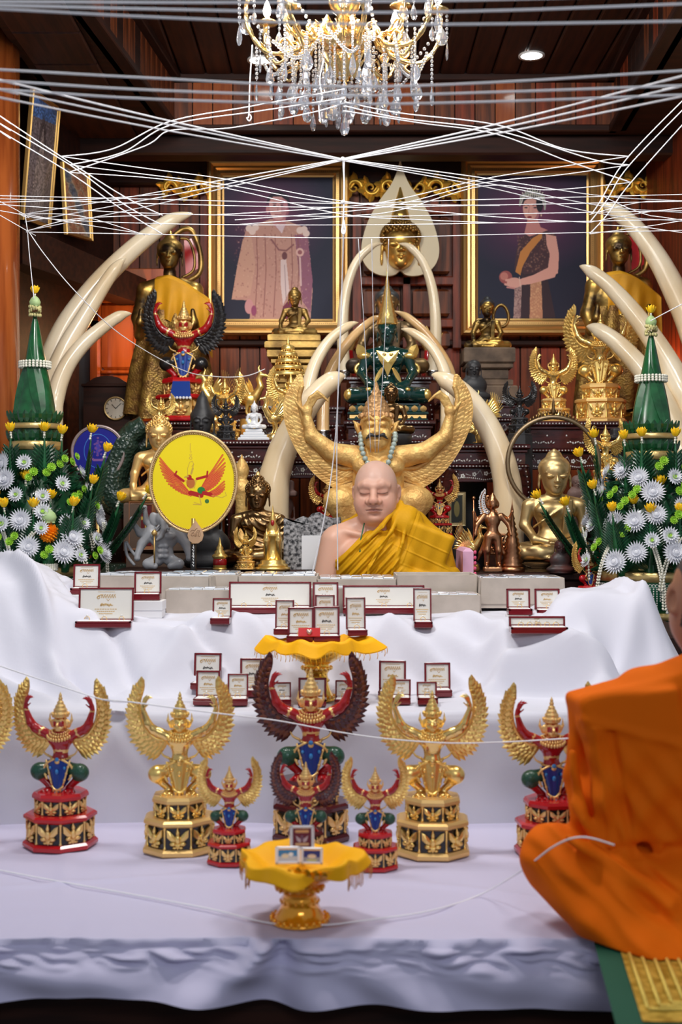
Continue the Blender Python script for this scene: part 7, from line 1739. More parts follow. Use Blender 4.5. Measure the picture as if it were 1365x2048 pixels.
def king(c):
    # picture area 448..655 x 357..638 in the photograph
    W, H = c.w, c.h; X = lambda x: (x-448)/207*W; Y = lambda y: (y-357)/281*H; bg(c, W*.42, H*.28, W*.5, H*.36)
    robe, rd, rl = (196, 150, 138), (140, 84, 84), (224, 186, 170)
    q = lambda pts: [(X(a), Y(b)) for a, b in pts]
    c.poly(q([(490, 462), (505, 452), (535, 440), (560, 440), (590, 452), (604, 458), (612, 520), (616, 580), (612, 638), (497, 638), (500, 600), (463, 598), (474, 530), (482, 490)]), robe)
    c.poly(q([(582, 470), (606, 470), (616, 560), (612, 625), (596, 600)]), (150, 95, 120)); c.poly(q([(463, 597), (474, 530), (484, 480), (500, 470), (508, 530), (498, 590)]), (205, 162, 145))
    for x in (510, 526, 545, 576, 588): c.line(q([(x, 470), (x+2, 540), (x-3, 632)]), 2.2, rd, .75)
    r = random.Random(4)
    for i in range(420):
        x = r.uniform(468, 610); y = r.uniform(455, 635)
        if y > 596 and x < 500: continue
        c.ell(X(x), Y(y), 1.6, 2.0, rl if i % 2 else rd, al=.35)
    c.poly(q([(556, 520), (566, 518), (572, 580), (560, 610), (556, 570)]), (225, 205, 205)); c.line(q([(563, 530), (566, 600)]), 1.2, (150, 120, 130))
    c.poly(q([(560, 612), (574, 596), (588, 620), (578, 638), (556, 638)]), (120, 40, 70))
    for (a, b_) in ((496, 458), (502, 464), (508, 456), (592, 462), (600, 460), (604, 468)): c.ell(X(a), Y(b_), 8, 8, (236, 214, 208))
    c.line(q([(538, 480), (552, 500), (566, 502), (580, 490)]), 3.5, (140, 90, 95)); c.ell(X(563), Y(512), 6, 9, (110, 62, 70)); c.ell(X(592), Y(505), 9, 10, (226, 186, 180)); c.ell(X(592), Y(505), 5, 5, (160, 96, 104)); c.line(q([(592, 516), (594, 570)]), 4, (222, 190, 190))
    c.ell(X(496), Y(612), 10, 17, (206, 150, 155)); c.ell(X(505), Y(620), 6, 12, (150, 70, 110))
    sk = (214, 160, 160); c.poly(q([(540, 430), (564, 430), (566, 452), (556, 466), (542, 452)]), (190, 130, 135)); c.ell(X(551), Y(415), 21, 31, sk); c.ell(X(531), Y(421), 4, 9, (200, 140, 145)); c.ell(X(569), Y(424), 3.5, 8, (150, 80, 100))
    c.ell(X(563), Y(418), 8, 26, (178, 112, 128), al=.6)
    c.poly(q([(529, 412), (531, 396), (540, 387), (556, 385), (569, 391), (573, 404), (573, 420), (568, 404), (556, 395), (542, 395), (535, 402)]), (36, 26, 46))
    for s in (-1, 1): c.line(q([(551+s*10, 408), (551+s*4, 409)]), 1.6, (70, 40, 60)); c.ell(X(551+s*7), Y(412.5), 3.4, 1.5, (60, 36, 52))
    c.line(q([(551, 412), (550, 422), (553, 424)]), 1.2, (160, 100, 110)); c.line(q([(545, 431), (557, 431)]), 1.8, (150, 70, 84)); c.poly(q([(545, 452), (564, 452), (558, 468)]), (225, 205, 215))
def queen(c):
    # picture area 957..1173 x 352..640
    W, H = c.w, c.h; X = lambda x: (x-957)/216*W; Y = lambda y: (y-352)/288*H; bg(c, W*.5, H*.28, W*.6, H*.36)
    q = lambda pts: [(X(a), Y(b)) for a, b in pts]; sk = (226, 172, 160); sk2 = (206, 142, 138)
    c.poly(q([(1040, 600), (1046, 540), (1070, 530), (1092, 540), (1100, 580), (1112, 640), (1028, 640)]), (52, 34, 46))
    c.poly(q([(1062, 560), (1083, 556), (1086, 640), (1060, 640)]), (192, 140, 110)); c.poly(q([(1031, 575), (1045, 565), (1042, 640), (1028, 640)]), (178, 150, 145))
    c.poly(q([(1040, 478), (1060, 465), (1086, 460), (1112, 470), (1112, 510), (1100, 545), (1050, 550), (1030, 540), (1034, 505)]), (70, 44, 54))
    r = random.Random(9)
    for i in range(260): c.ell(X(r.uniform(1036, 1110)), Y(r.uniform(468, 545)), 1.8, 1.8, (170, 130, 105) if i % 2 else (100, 62, 66), al=.5)
    for i in range(120): c.ell(X(r.uniform(1062, 1084)), Y(r.uniform(558, 640)), 1.6, 2, (222, 180, 140), al=.5); c.ell(X(r.uniform(1030, 1043)), Y(r.uniform(572, 640)), 1.5, 1.7, (120, 90, 96), al=.5)
    c.poly(q([(1032, 545), (1042, 505), (1066, 478), (1086, 466), (1084, 478), (1062, 505), (1046, 535), (1042, 552)]), (205, 138, 70))
    c.poly(q([(1056, 440), (1076, 440), (1082, 456), (1096, 462), (1060, 475), (1050, 468)]), sk2)
    c.poly(q([(1092, 470), (1112, 474), (1118, 510), (1116, 548), (1098, 556), (1096, 540), (1100, 510), (1094, 492)]), sk); c.poly(q([(1116, 535), (1110, 556), (1060, 570), (1040, 572), (1040, 560), (1066, 552), (1098, 536)]), sk)
    c.ell(X(1013), Y(556), 15, 15, (160, 84, 84)); c.ell(X(1010), Y(554), 9, 9, (200, 130, 120)); c.ell(X(1030), Y(567), 17, 12, sk); c.line(q([(1014, 562), (1028, 560)]), 5, sk); c.line(q([(1012, 570), (1026, 574)]), 5, sk); c.line(q([(1016, 576), (1030, 578)]), 4, sk2); c.line(q([(1040, 556), (1042, 574)]), 2, (235, 205, 190))
    c.ell(X(1066), Y(404), 24, 27, (28, 26, 40)); c.ell(X(1062), Y(418), 17.5, 27, sk); c.ell(X(1072), Y(424), 9, 20, (214, 155, 150), al=.6); c.ell(X(1080), Y(408), 8, 20, (28, 26, 40))
    c.line(q([(1047, 404), (1054, 399), (1066, 397), (1078, 402)]), 3.4, (28, 26, 40))
    for x in range(11): a = (x-5)/5; c.line(q([(1066+a*19, 398-3*(1-a*a)), (1066+a*25, 386-8*(1-a*a)+6*a*a)]), 2.8, (200, 200, 190)); 
    c.line(q([(1041, 412), (1043, 396), (1054, 388), (1070, 385), (1084, 392), (1091, 406), (1090, 420)]), 4.4, (172, 180, 172)); c.line(q([(1044, 408), (1048, 396), (1066, 389), (1084, 396), (1088, 412)]), 2, (225, 225, 215))
    for a in (1053, 1071): c.line(q([(a-4, 412), (a, 410), (a+5, 412)]), 1.8, (60, 36, 46)); c.ell(X(a), Y(417), 3.6, 1.6, (50, 34, 46))
    c.line(q([(1060, 414), (1058, 427), (1062, 429)]), 1.2, (190, 120, 118)); c.ell(X(1060), Y(436), 5.2, 2.6, (150, 44, 60)); c.ell(X(1083), Y(432), 1.6, 3, (225, 200, 170))
for (lab, box, fn, fw) in (('large gilt-framed portrait of a man in an embroidered robe on the back wall', (416, 699, 323, 672), king, 33), ('large gilt-framed portrait of a woman with tiara and yellow sash on the back wall', (922, 1207, 318, 672), queen, 34)):
    c = Canvas(250, 330, (20, 26, 54)); fn(c); Y = 6.93
    if fn is king: c.X, c.Y = c.X, c.Y
    picture(lab, c4(*box, Y), FR, fw*Y/F, c, .055, MATG, 'portrait', FRB)
def mono(c):
    c.a[:] = (120, 112, 118); W, H = c.w, c.h; c.poly([(0, 0), (W, 0), (W, 16), (0, 22)], (90, 130, 200)); c.ell(W*.5, H*.45, W*.16, H*.32, (86, 78, 82)); c.poly([(W*.3, H*.6), (W*.5, H*.2), (W*.7, H*.6), (W*.8, H), (W*.2, H)], (150, 140, 140)); c.noise(.5, 2)
def cream(c):
    c.a[:] = (200, 180, 155); W, H = c.w, c.h
    for i in range(30): c.ell((i*37) % W, (i*53) % H, 5, 8, (190, 120, 90) if i % 3 else (90, 110, 140), al=.6)
    c.noise(.3, 2)
FRD = mat('thin_gold_frame', (.62, .38, .12), .35, .8)
c = Canvas(50, 130, (60, 60, 60)); mono(c); picture('narrow tilted picture of a grey tower hanging at the far left', (P(76, 196, 5.75), P(132, 238, 6.2), P(92, 455, 6.12), P(42, 442, 5.67)), FRD, .022, c, .02)
c = Canvas(40, 90, (160, 140, 120)); cream(c); picture('smaller cream coloured picture in a gold frame hanging on the left wall', (P(132, 335, 6.2), P(184, 356, 6.6), P(180, 485, 6.55), P(128, 468, 6.15)), FRD, .02, c, .02)
c = Canvas(40, 60, (92, 14, 24)); c.ell(20, 34, 12, 18, (180, 150, 70)); c.ell(20, 30, 6, 9, (92, 14, 24)); picture('small dark red picture with a gold emblem propped up behind the grey figure', c4(258, 312, 1003, 1100, 5.30), mat('red_wood_frame', (.30, .12, .05), .35, coat=.3), .018, c, .014)
c = Canvas(30, 40, (30, 34, 26)); c.ell(15, 20, 8, 12, (120, 110, 60)); picture('small gold-framed picture right of the seated monk, behind the red-armed garuda', c4(896, 932, 984, 1052, 5.50), mat('pale_gold_frame', (.55, .45, .25), .4, .6), .016, c, .012)
# mantel clock
Y = 6.3; t = thing('mantel_clock', 'dark wooden mantel clock with arched top and round silver dial at the left', 'clock', (P(218, 0, Y).x, Y, .62)); S_ = Y/F; zb = P(0, 868, Y).z-.62
b = MB().use(WOODK); arc = [(-46, 0), (-46, 95), (-40, 100)]+[(34*math.sin(a), 100+14*math.cos(a)) for a in [-1.2+.3*i for i in range(9)]]+[(40, 100), (46, 95), (46, 0)]
b.prism([(x*S_, z*S_+zb) for x, z in arc][::-1], .12, (0, 0, 0)); b.b2(-50*S_, 50*S_, -.075, .07, zb-.01, zb+.012, .004); b.b2(-50*S_, 50*S_, -.07, .06, zb+92*S_, zb+98*S_, .004); b.b2(-.07, .07, -.05, .05, 0, zb, .003); b.build('case', t)
zc = P(0, 819, Y).z-.62; R90 = Matrix.Rotation(PI/2, 3, 'X'); xc = P(236, 0, Y).x-P(218, 0, Y).x
b = MB().use(mat('silver_dial', (.66, .62, .52), .35, .5)); b.lathe([(0, .064), (21*S_, .064)], (xc, 0, zc), 32, R90, cap=False); b.build('dial', t)
b = MB().use(BRASS); b.tube([(xc+22*S_*math.cos(a), -.065, zc+22*S_*math.sin(a)) for a in [2*PI*i/32 for i in range(32)]], .005, 6, closed=True); b.build('bezel', t)
for (a, l_) in ((.75, 15), (2.3, 11)): b = MB().use(BLACK); b.tube([(xc, -.067, zc), (xc+l_*S_*math.cos(a), -.067, zc+l_*S_*math.sin(a))], .0014, 4); b.build('hand', t)
b = MB().use(BLACK)
for i in range(12): a = i*PI/6; b.box((xc+17.5*S_*math.cos(a), -.0655, zc+17.5*S_*math.sin(a)), (.008, .001, .003), rot=(0, -a, 0))
b.build('hour_marks', t)
# glass cabinet beside the column
Y = 6.5; t = thing('glass_cabinet', 'narrow orange wood cabinet with a dark glass door behind the left tusks', 'cabinet', (P(160, 0, Y).x, Y, .62)); S_ = Y/F; x0, x1 = P(122, 0, Y).x-t.location.x, P(196, 0, Y).x-t.location.x; zt_ = P(0, 640, Y).z-.62
b = MB().use(WOODO)
for q in ((x0, x0+.035, 0, zt_), (x1-.035, x1, 0, zt_), (x0, x1, 0, .04), (x0, x1, zt_-.04, zt_), (x0, x1, .55, .585)): b.b2(q[0], q[1], -.02, .02, q[2], q[3], .004)
b.b2(x0, x1, .03, .06, 0, zt_); b.build('frame', t); b = MB().use(mat('dark_glass', (.05, .05, .055), .08, coat=1., spec=.8)); b.b2(x0+.03, x1-.03, -.004, .004, .04, zt_-.04); b.build('pane', t)
# carved gilt scrolls on the wall
SCR = mat('carved_gilt', (.85, .52, .08), .38, .7, bump=.5, bscale=50)
def scroll(label, x0, x1, y0, y1, flip=1, n=3):
    Y = 6.95; a = P(x0, y0, Y); c = P(x1, y1, Y); w = c.x-a.x; h = a.z-c.z; t = thing('carved_scroll', label, 'ornament', ((a.x+c.x)/2, Y, c.z), 0, 'gilt carved scrolls on the back wall')
    b = MB().use(SCR)
    for i in range(n):
        cx = -w/2+w*(i+.5)/n; r = min(w/n*.46, h*.42); up = 1 if (i % 2 == 0) else -1; up *= flip
        sp = []; 
        for k in range(20): a_ = k*.42; q = r*(1-k/21); sp.append((cx+q*math.cos(a_)*flip, -.012-.006*math.sin(k*.3), h*.5+up*q*math.sin(a_)))
        b.tube(catmull(sp, 2), [max(.004, .020*(1-k/44)) for k in range(39)], 8, flat=.7)
        for k in (0, 3, 6, 9):
            p0 = Vector(sp[k]); d = (p0-Vector((cx, -.01, h*.5))).normalized(); tn = Vector((-d.z*up*flip, 0, d.x*up*flip))
            b.blade(p0, p0+d*.042+tn*.03, .030, (0, -1, 0), ridge=.35, bend=.1); b.blade(p0, p0+d*.02-tn*.045, .026, (0, -1, 0), ridge=.35, bend=.1)
    b.tube(catmull([(-w/2, -.01, h*.25), (-w/4, -.01, h*.75), (0, -.01, h*.3), (w/4, -.01, h*.75), (w/2, -.01, h*.25)], 8), .012, 8, flat=.6)
    b.build('carving', t)
scroll('gilt carved scrollwork between the left portrait and the leaf plaque', 692, 792, 348, 406, 1, 3)
scroll('gilt carved scrollwork between the leaf plaque and the right portrait', 820, 928, 348, 406, -1, 3)
scroll('gilt carved scrollwork left of the left portrait', 325, 416, 350, 404, 1, 3)
scroll('gilt carved scrollwork right of the right portrait', 1208, 1302, 344, 400, -1, 3)
# leaf plaque with a gold face
Y = 6.83; t = thing('leaf_plaque', 'cream heart-shaped leaf plaque with a gold Buddha face between the portraits', 'plaque', P(801, 552, Y)); S_ = Y/F
pts = [(0, 234), (-3, 222), (-8, 205), (-20, 180), (-42, 150), (-62, 115), (-74, 80), (-78, 52), (-74, 30), (-62, 13), (-44, 3), (-24, 0), (-10, 3), (0, 10)]
pts = pts+[(-x, z) for x, z in pts[-2:0:-1]]; sm = catmull([Vector((x, 0, z)) for x, z in pts], 4, True)
b = MB().use(mat('cream_leaf', (.76, .66, .44), .45)); b.prism([(v.x*S_, v.z*S_) for v in sm], .03, (0, .012, 0)); b.build('leaf', t)
s = SDF((-.14, -.14, .0), (.14, .10, .55), .0032); bhead(s, (0, .02, 55*S_), 44*S_, 0, us=.0, wide=.80, ears=1.0)
s.chain([(0, .03, 120*S_), (0, .03, 150*S_), (0, .03, 176*S_)], [18*S_, 9*S_, 2*S_], k=.01); fc_ = s.build('face', t, [mat('gold_face', (.72, .46, .12), .35, .85, bump=.2, bscale=60), GOLDH, GOLDH])
fc_.location.y = -.035
b = curls('hair_curls', 44*S_/.01, 55*S_/.01, .01, GOLDH, 0, 300); o_ = b.build('hair_curls', t, kind='stuff'); o_.location.y = -.030
for s_ in (-1, 1):
    Y2 = 6.5; o = P(778+s_*82, 745, Y2); t = thing('lotus_stand', ('red and gilt carved stand left of the dark seated Buddha', 'red and gilt carved stand right of the dark seated Buddha')[s_ > 0], 'stand', (o.x, Y2, ZB3), 0, 'red and gilt stands')
    z_ = P(0, 655, Y2).z-ZB3; b = MB().use(RED); b.lathe([(.055, 0), (.06, .015), (.04, .03), (.045, .05), (.035, .08), (.05, .10), (.03, .12), (.02, z_*.8)], n=16); b.build('stem', t)
    b = MB().use(GOLDW)
    for k in range(10): a = 2*PI*k/10; b.blade((.02*math.cos(a), .02*math.sin(a), z_*.55), (.065*math.cos(a), .065*math.sin(a), z_*(.9+.1*(k % 2))), .04, (math.cos(a), math.sin(a), .1), ridge=.2)
    b.lathe([(.062, .012), (.062, .018)], n=16); b.lathe([(.047, .05), (.049, .06)], n=16); b.build('gilt_petal', t)
# ---------------------------------------------------------------- flower and banana-leaf towers
def petal_flower(n, R, m, layers=3, mc=None, wd=.30):
    b = MB().use(m)
    for l in range(layers):
        k = n-l*3; up = .12+1.3*l/layers; rr = R*(1-.6*l/layers)
        for i in range(k):
            a = 2*PI*i/k+l*.3; d = Vector((math.cos(a)*math.cos(up), math.sin(a)*math.cos(up), math.sin(up)))
            b.blade(d*R*.10, d*rr, R*wd, (-math.sin(up)*math.cos(a), -math.sin(up)*math.sin(a), math.cos(up)), bend=.18, ridge=-.12, seg=3)
    if mc: b.use(mc); b.ball((0, 0, R*.16), (R*.26, R*.26, R*.18), 8, 5)
    else: b.ball((0, 0, R*.2), R*.3, 8, 5)
    return b
CHR = petal_flower(24, .047, PETALW, 4, None, .17).mesh('chrysanthemum'); CHR2 = petal_flower(18, .034, PETALW, 3, GRN, .24).mesh('daisy'); POM = petal_flower(14, .018, GRN, 3, None, .4).mesh('green_pompon')
def rose_mesh():
    b = MB().use(YROSE)
    for l in range(3):
        for i in range(4): a = 2*PI*i/4+l*.7; r = .0055+.0035*l; b.blade((r*.5*math.cos(a), r*.5*math.sin(a), 0), (r*1.25*math.cos(a), r*1.25*math.sin(a), .030-.004*l), .016, (math.cos(a), math.sin(a), -.1), bend=.12, ridge=.3, seg=4)
    b.ball((0, 0, .012), (.009, .009, .014), 8, 6)
    b.use(JASM)
    for k in range(3): b.ball((0, 0, -.006-.008*k), (.0045, .0045, .005), 6, 4)
    return b.mesh('yellow_rose')
ROS = rose_mesh()
def spire_mesh(h, r):
    """rolled banana-leaf spire with rows of folded leaf fins down both sides"""
    b = MB().use(LEAF); n = 16; cv = lambda t: Vector((0, -.16*h*math.sin(t*PI*.5)*(1-t)*.6, h*t))
    pts = [cv(i/12) for i in range(13)]; b.tube(pts, [r*(1-i/12)**.8*.62+.0015 for i in range(13)], 8)
    b.use(LEAFD)
    for s in (-1, 1):
        for i in range(n):
            t = .03+.80*i/n; p = cv(t); L = r*3.1*(1-t)**.6+.012
            b.blade(p+Vector((s*r*.2, -.002, 0)), p+Vector((s*L*.80, .010, L*.62)), .0125, (0, -1, 0), ridge=.35, seg=3, bend=.1)
            b.blade(p+Vector((s*r*.1, -.004, .006)), p+Vector((s*L*.42, -.010, L*.62)), .010, (0, -1, 0), ridge=.35, seg=2)
    return b.mesh('leaf_spire')
SPM = [spire_mesh(.30, .030), spire_mesh(.24, .030), spire_mesh(.36, .026)]
def garland_mesh(L, droop, sd):
    b = MB().use(JASM); n = int(L/.0085)
    for i in range(n):
        t = i/n; x = sd*(.05*math.sin(t*PI*.5)+droop*t); z = .02*math.sin(t*PI)-L*t
        for q in (-1, 1): b.ball((x+q*.005, -.002*q, z), (.0048, .0042, .0062), 5, 4, rot=(0, q*.6, 0))
    return b.mesh('jasmine_garland')
GAR = [garland_mesh(.20, .03, 1), garland_mesh(.20, .03, -1), garland_mesh(.27, .0, 1)]
def place(me, par, name, loc, rot=(0, 0, 0), sc=1., kind=None):
    o = bpy.data.objects.new(name, me); COL.objects.link(o); o.parent = par; o.location = loc; o.rotation_euler = rot; o.scale = (sc,)*3
    if kind: o['kind'] = kind
    return o
def towards(d):
    return Vector(d).to_track_quat('Z', 'Y').to_euler()
def tower(label, cx, ptip, pcol, pbowl, pbot, Y, seed, bowlr=108):
    rd = random.Random(seed); S = Y/F; o = P(cx, pbot, Y); t = thing('flower_tower', label, 'flowers', (o.x, Y, .62), 0, 'banana-leaf and flower towers'); g = lambda py: P(0, py, Y).z-.62
    zt_, zc, zb, z0 = g(ptip), g(pcol), g(pbowl), g(pbot)
    # footed bowl with gilt band and lace
    R = bowlr*S; b = MB().use(mat('green_foil', (.01, .12, .06), .3, .3)); b.lathe([(R*.75, 0), (R*.8, .02), (R*.5, .06), (R*.45, max(.08, z0-.02)), (R*.80, z0), (R*.97, z0+(zb-z0)*.5), (R, zb-.01), (0, zb)], n=36); b.build('bowl', t)
    b = MB().use(GSTRIPE); b.lathe([(R*.99, zb-.035), (R*1.04, zb-.030), (R*1.06, zb), (R*1.0, zb+.004)], n=40); b.lathe([(R*.84, z0-.004), (R*.88, z0), (R*.88, z0+.022), (R*.84, z0+.024)], n=40); b.build('gilt_band', t, kind='stuff')
    b = MB().use(mat('white_lace', (.78, .76, .72), .6))
    for i in range(58):
        a = PI+PI*i/57; c, s_ = math.cos(a), math.sin(a); q = R*1.03
        b.tube([(q*c+.006*math.cos(u)*-s_, q*s_+.006*math.cos(u)*c, zb-.046+.006*math.sin(u)) for u in [2*PI*k/7 for k in range(7)]], .0014, 3, closed=True)
        for k in range(6+2*(i % 3)): b.ball((q*c, q*s_, zb-.058-k*.0085), (.0028, .0028, .0036), 4, 3)
        if i % 3 == 2: b.ball((q*c, q*s_, zb-.058-10*.0085), .006, 5, 4)
    b.build('lace_fringe', t, kind='stuff')
    # column with ribbons, leaf teeth and tall rolled cone
    rc = 45*S; b = MB().use(LEAFD); b.lathe([(rc*1.05, zb), (rc*1.1, zc-.10), (rc, zc-.02), (rc*.9, zc)], n=28); b.build('leaf_column', t)
    b = MB().use(GSTRIPE)
    for (d, hh) in ((-.125, .034), (-.045, .022)): b.lathe([(rc*1.10, zc+d), (rc*1.14, zc+d+.002), (rc*1.14, zc+d+hh-.002), (rc*1.08, zc+d+hh)], n=36)
    b.build('gold_ribbon', t, kind='stuff')
    for k in range(26):
        a = 2*PI*k/26
        if k == 0: TE = MB().use(LEAF).blade((0, 0, 0), (0, -.016, .045), .028, (0, -1, 0), ridge=.25, seg=3).mesh('leaf_tooth')
        for zz, rr in ((zc-.095, 1.06), (zc-.02, 1.04)): place(TE, t, 'leaf_tooth', (rc*rr*math.cos(a), rc*rr*math.sin(a), zz), (0, 0, a+PI/2))
    b = MB().use(LEAF); hc = zt_-zc
    def cf(u, v):
        a = 2*PI*u; r = rc*(.86*(1-v)**.85+.05)*(1+.05*math.sin(a*2+v*7)); return Vector((r*math.cos(a), r*math.sin(a), zc-.01+(hc*.84)*v+.014*math.sin(a+1)*(1-v)))
    b.grid(cf, 30, 22, cu=True)
    b.blade((rc*.5, -rc*.8, zc), (-.012, -rc*.38, zc+hc*.55), .055, (.25, -1, 0), ridge=.12, seg=6); b.blade((-rc*.75, -rc*.5, zc), (-.010, -rc*.3, zc+hc*.5), .05, (-.4, -1, 0), ridge=.12, seg=6); b.build('leaf_cone', t)
    zg = zc+hc*.42; rg = rc*.62
    b = MB().use(JASM)
    for k in range(26):
        a = 2*PI*k/26
        for q, m_ in ((-1, 0), (0, 1), (1, 0)): b.ball(((rg+.004)*math.cos(a), (rg+.004)*math.sin(a), zg+q*.009), (.0062, .0062, .0058), 6, 4)
    b.build('jasmine_ring', t, kind='stuff')
    b = MB().use(mat('dried_bud', (.55, .50, .22), .6, var=.3, vscale=60))
    for k in range(60): a = k*2.4; b.ball((.020*math.cos(a), .020*math.sin(a), zt_-.075+.018*math.sin(k*1.3)), (.0055, .0055, .007), 5, 4)
    b.build('bud_cluster', t, kind='stuff')
    b = MB().use(LOTUS); b.lathe([(.006, zt_-.062), (.020, zt_-.052), (.022, zt_-.040), (.015, zt_-.026), (.006, zt_-.018), (0, zt_-.016)], n=14)
    for k in range(6): a = k*PI/3; b.blade((.016*math.cos(a), .016*math.sin(a), zt_-.058), (.010*math.cos(a), .010*math.sin(a), zt_-.02), .022, (math.cos(a), math.sin(a), 0), ridge=.25, bend=-.1)
    b.build('lotus_bud', t); place(ROS, t, 'yellow_rose', (0, 0, zt_-.006), sc=1.0)
    # dome of spires, flowers and garlands
    for i, (ang, rr, zz, k, sc, tilt) in enumerate([(-90, .50, .02, 0, 1.0, .12), (-60, .62, .0, 1, 1.05, .22), (-122, .62, .0, 1, 1.05, .22), (-30, .82, .02, 0, 1.0, .34), (-150, .82, .02, 0, 1.0, .34), (-8, 1.0, .0, 1, 1.1, .42), (-172, 1.0, .0, 1, 1.1, .42), (-78, .88, -.01, 1, .95, .18), (-104, .88, -.01, 1, .95, .18), (-48, .95, -.01, 1, 1.0, .30), (-132, .95, -.01, 1, 1.0, .3),
                                                    (-40, .50, .17, 2, .9, .16), (-140, .50, .17, 2, .9, .16), (10, .62, .15, 2, 1.0, .2), (170, .62, .15, 2, 1.0, .2), (-20, .8, .12, 0, 1.1, .4), (-160, .8, .12, 0, 1.1, .4), (0, 1.05, .0, 0, 1.1, .62), (-180, 1.05, .0, 0, 1.1, .62), (-62, .46, .2, 0, 1.0, .1), (-118, .46, .2, 0, 1.0, .1)]):
        a = math.radians(ang); d = Vector((math.cos(a), math.sin(a), 0)); p = d*R*1.06*rr+Vector((0, 0, zb+zz))
        e = place(SPM[k], t, 'leaf_spire', p, (0, 0, 0), sc); rot = Matrix.Rotation(a+PI/2, 3, 'Z') @ Matrix.Rotation(tilt, 3, 'X')
        e.rotation_euler = rot.to_euler(); L = (.30, .24, .36)[k]*sc; tp = p+rot @ Vector((0, 0, L))
        place(ROS, t, 'yellow_rose', tp+Vector((0, 0, .012)), (rot @ Matrix.Identity(3)).to_euler(), 1.15)
        if i < 11:
            place(GAR[i % 3], t, 'jasmine_garland', p+Vector((0, 0, L*.62))+d*.045, (0, 0, a+PI/2), 1.0, 'stuff')
    nfl = 0
    for i in range(900):
        a = math.radians(rd.uniform(-190, 10)); v = rd.uniform(0, 1); rr = R*(1.22-.62*v**1.3); p = Vector((rr*math.cos(a), rr*math.sin(a), zb+.03+.36*v))
        if any((p-q).length < .056 for q in tower.used): continue
        tower.used.append(p); d = Vector((math.cos(a), math.sin(a)*1.2, .35)); k = nfl % 3; nfl += 1
        if k == 0: place(CHR, t, 'chrysanthemum', p+d*.02, towards(d), rd.uniform(.9, 1.15))
        elif k == 1: place(CHR2, t, 'daisy', p+d*.028, towards(d), rd.uniform(.9, 1.1))
        else:
            for j in range(2): place(POM, t, 'green_pompon', p+d*.03+Vector((.018*j, 0, .02*j)), towards(d), rd.uniform(.9, 1.1))
        if nfl > 62: break
    tower.used.clear()
    b = MB().use(LEAFD); b.lathe([(R*.9, zb-.01), (R*1.02, zb+.07), (R*.86, zb+.2), (R*.62, zb+.34), (rc*1.02, zb+.40), (rc, zb+.41)], n=30)
    for i in range(520):
        a = rd.uniform(-PI-.2, .2); v = rd.random(); rr = R*(1.06-.46*v); p = Vector((rr*math.cos(a), rr*math.sin(a), zb+.01+.36*v)); d = Vector((math.cos(a+rd.uniform(-.6, .6)), math.sin(a), rd.uniform(-.3, .9))).normalized()
        b.blade(p, p+d*.045, .018, (d.y, -abs(d.x)-.3, .5), ridge=.2, seg=2)
    b.build('foliage', t, kind='stuff')
    return t
tower.used = []
tower('tall banana-leaf and white flower tower on the left, garland ring round its cone', 70, 583, 836, 1132, 1182, 4.98, 3, 112)
tower('tall banana-leaf and white flower tower on the right, its lace-trimmed bowl fully in view', 1303, 622, 856, 1142, 1232, 4.98, 8, 112)
# single lotus holder in front of the left tower
Y = 4.76; o = P(97, 1175, Y); z0 = H(o.x, Y)-.0; t = thing('lotus_stem_holder', 'green lotus bud on an orange marigold ball in front of the left tower', 'flowers', (o.x, Y, .62)); S_ = Y/F; g = lambda py: P(0, py, Y).z-.62
b = MB().use(LEAF); b.lathe([(.036, 0), (.034, .1), (.028, g(1150)), (.010, g(1085)), (0, g(1080))], n=18); b.build('leaf_cone', t)
b = MB().use(JASM)
for k in range(22):
    a = 2*PI*k/22
    for q in (-1, 0, 1): b.ball((.030*math.cos(a), .030*math.sin(a), g(1134)+q*.008), (.0055, .0055, .0055), 6, 4)
b.build('jasmine_ring', t, kind='stuff')
b = MB().use(MARI); c = Vector((0, 0, g(1068)))
for i in range(110):
    z = 1-2*(i+.5)/110; a = i*2.4; q = math.sqrt(1-z*z); d = Vector((q*math.cos(a), q*math.sin(a), z)); b.blade(c+d*.018, c+d*.038, .020, (d.x*.2+.3, d.y*.2, .6), bend=.2, ridge=.3, seg=2)
b.ball(c, .026, 10, 8); b.build('marigold', t)
b = MB().use(LOTUS); b.lathe([(.008, g(1048)), (.026, g(1042)), (.030, g(1034)), (.024, g(1026)), (.010, g(1020)), (0, g(1014))], n=18)
for k in range(5): a = k*PI*.4-PI/2; b.blade((.022*math.cos(a), .022*math.sin(a), g(1046)), (.006*math.cos(a), .006*math.sin(a), g(1015)), .040, (math.cos(a), math.sin(a), 0), ridge=.22, bend=-.05)
b.build('lotus_bud', t)
# small bouquet low at the right edge behind the tower bowl
o = P(1345, 1320, 4.6); t = thing('small_bouquet', 'small bunch of red and green flowers with white beads at the right edge', 'flowers', (o.x+.02, 4.62, .45)); z_ = P(0, 1290, 4.6).z-.45
b = MB().use(LEAFD); b.tube([(0, 0, 0), (0, 0, z_)], .02, 8); rd = random.Random(2)
for i in range(60): d = Vector((rd.uniform(-1, 1), rd.uniform(-1, .3), rd.uniform(-.2, 1))).normalized(); b.blade((0, 0, z_), Vector((0, 0, z_))+d*.075, .02, (d.y, -.5, .5), seg=2)
b.build('foliage', t, kind='stuff')
for i in range(5): place(petal_flower(10, .018, RED if i % 2 else LEAF, 2).mesh('red_flower'), t, 'red_flower', (rd.uniform(-.05, .03), -.05, z_+rd.uniform(-.03, .06)), (PI/2, 0, 0))
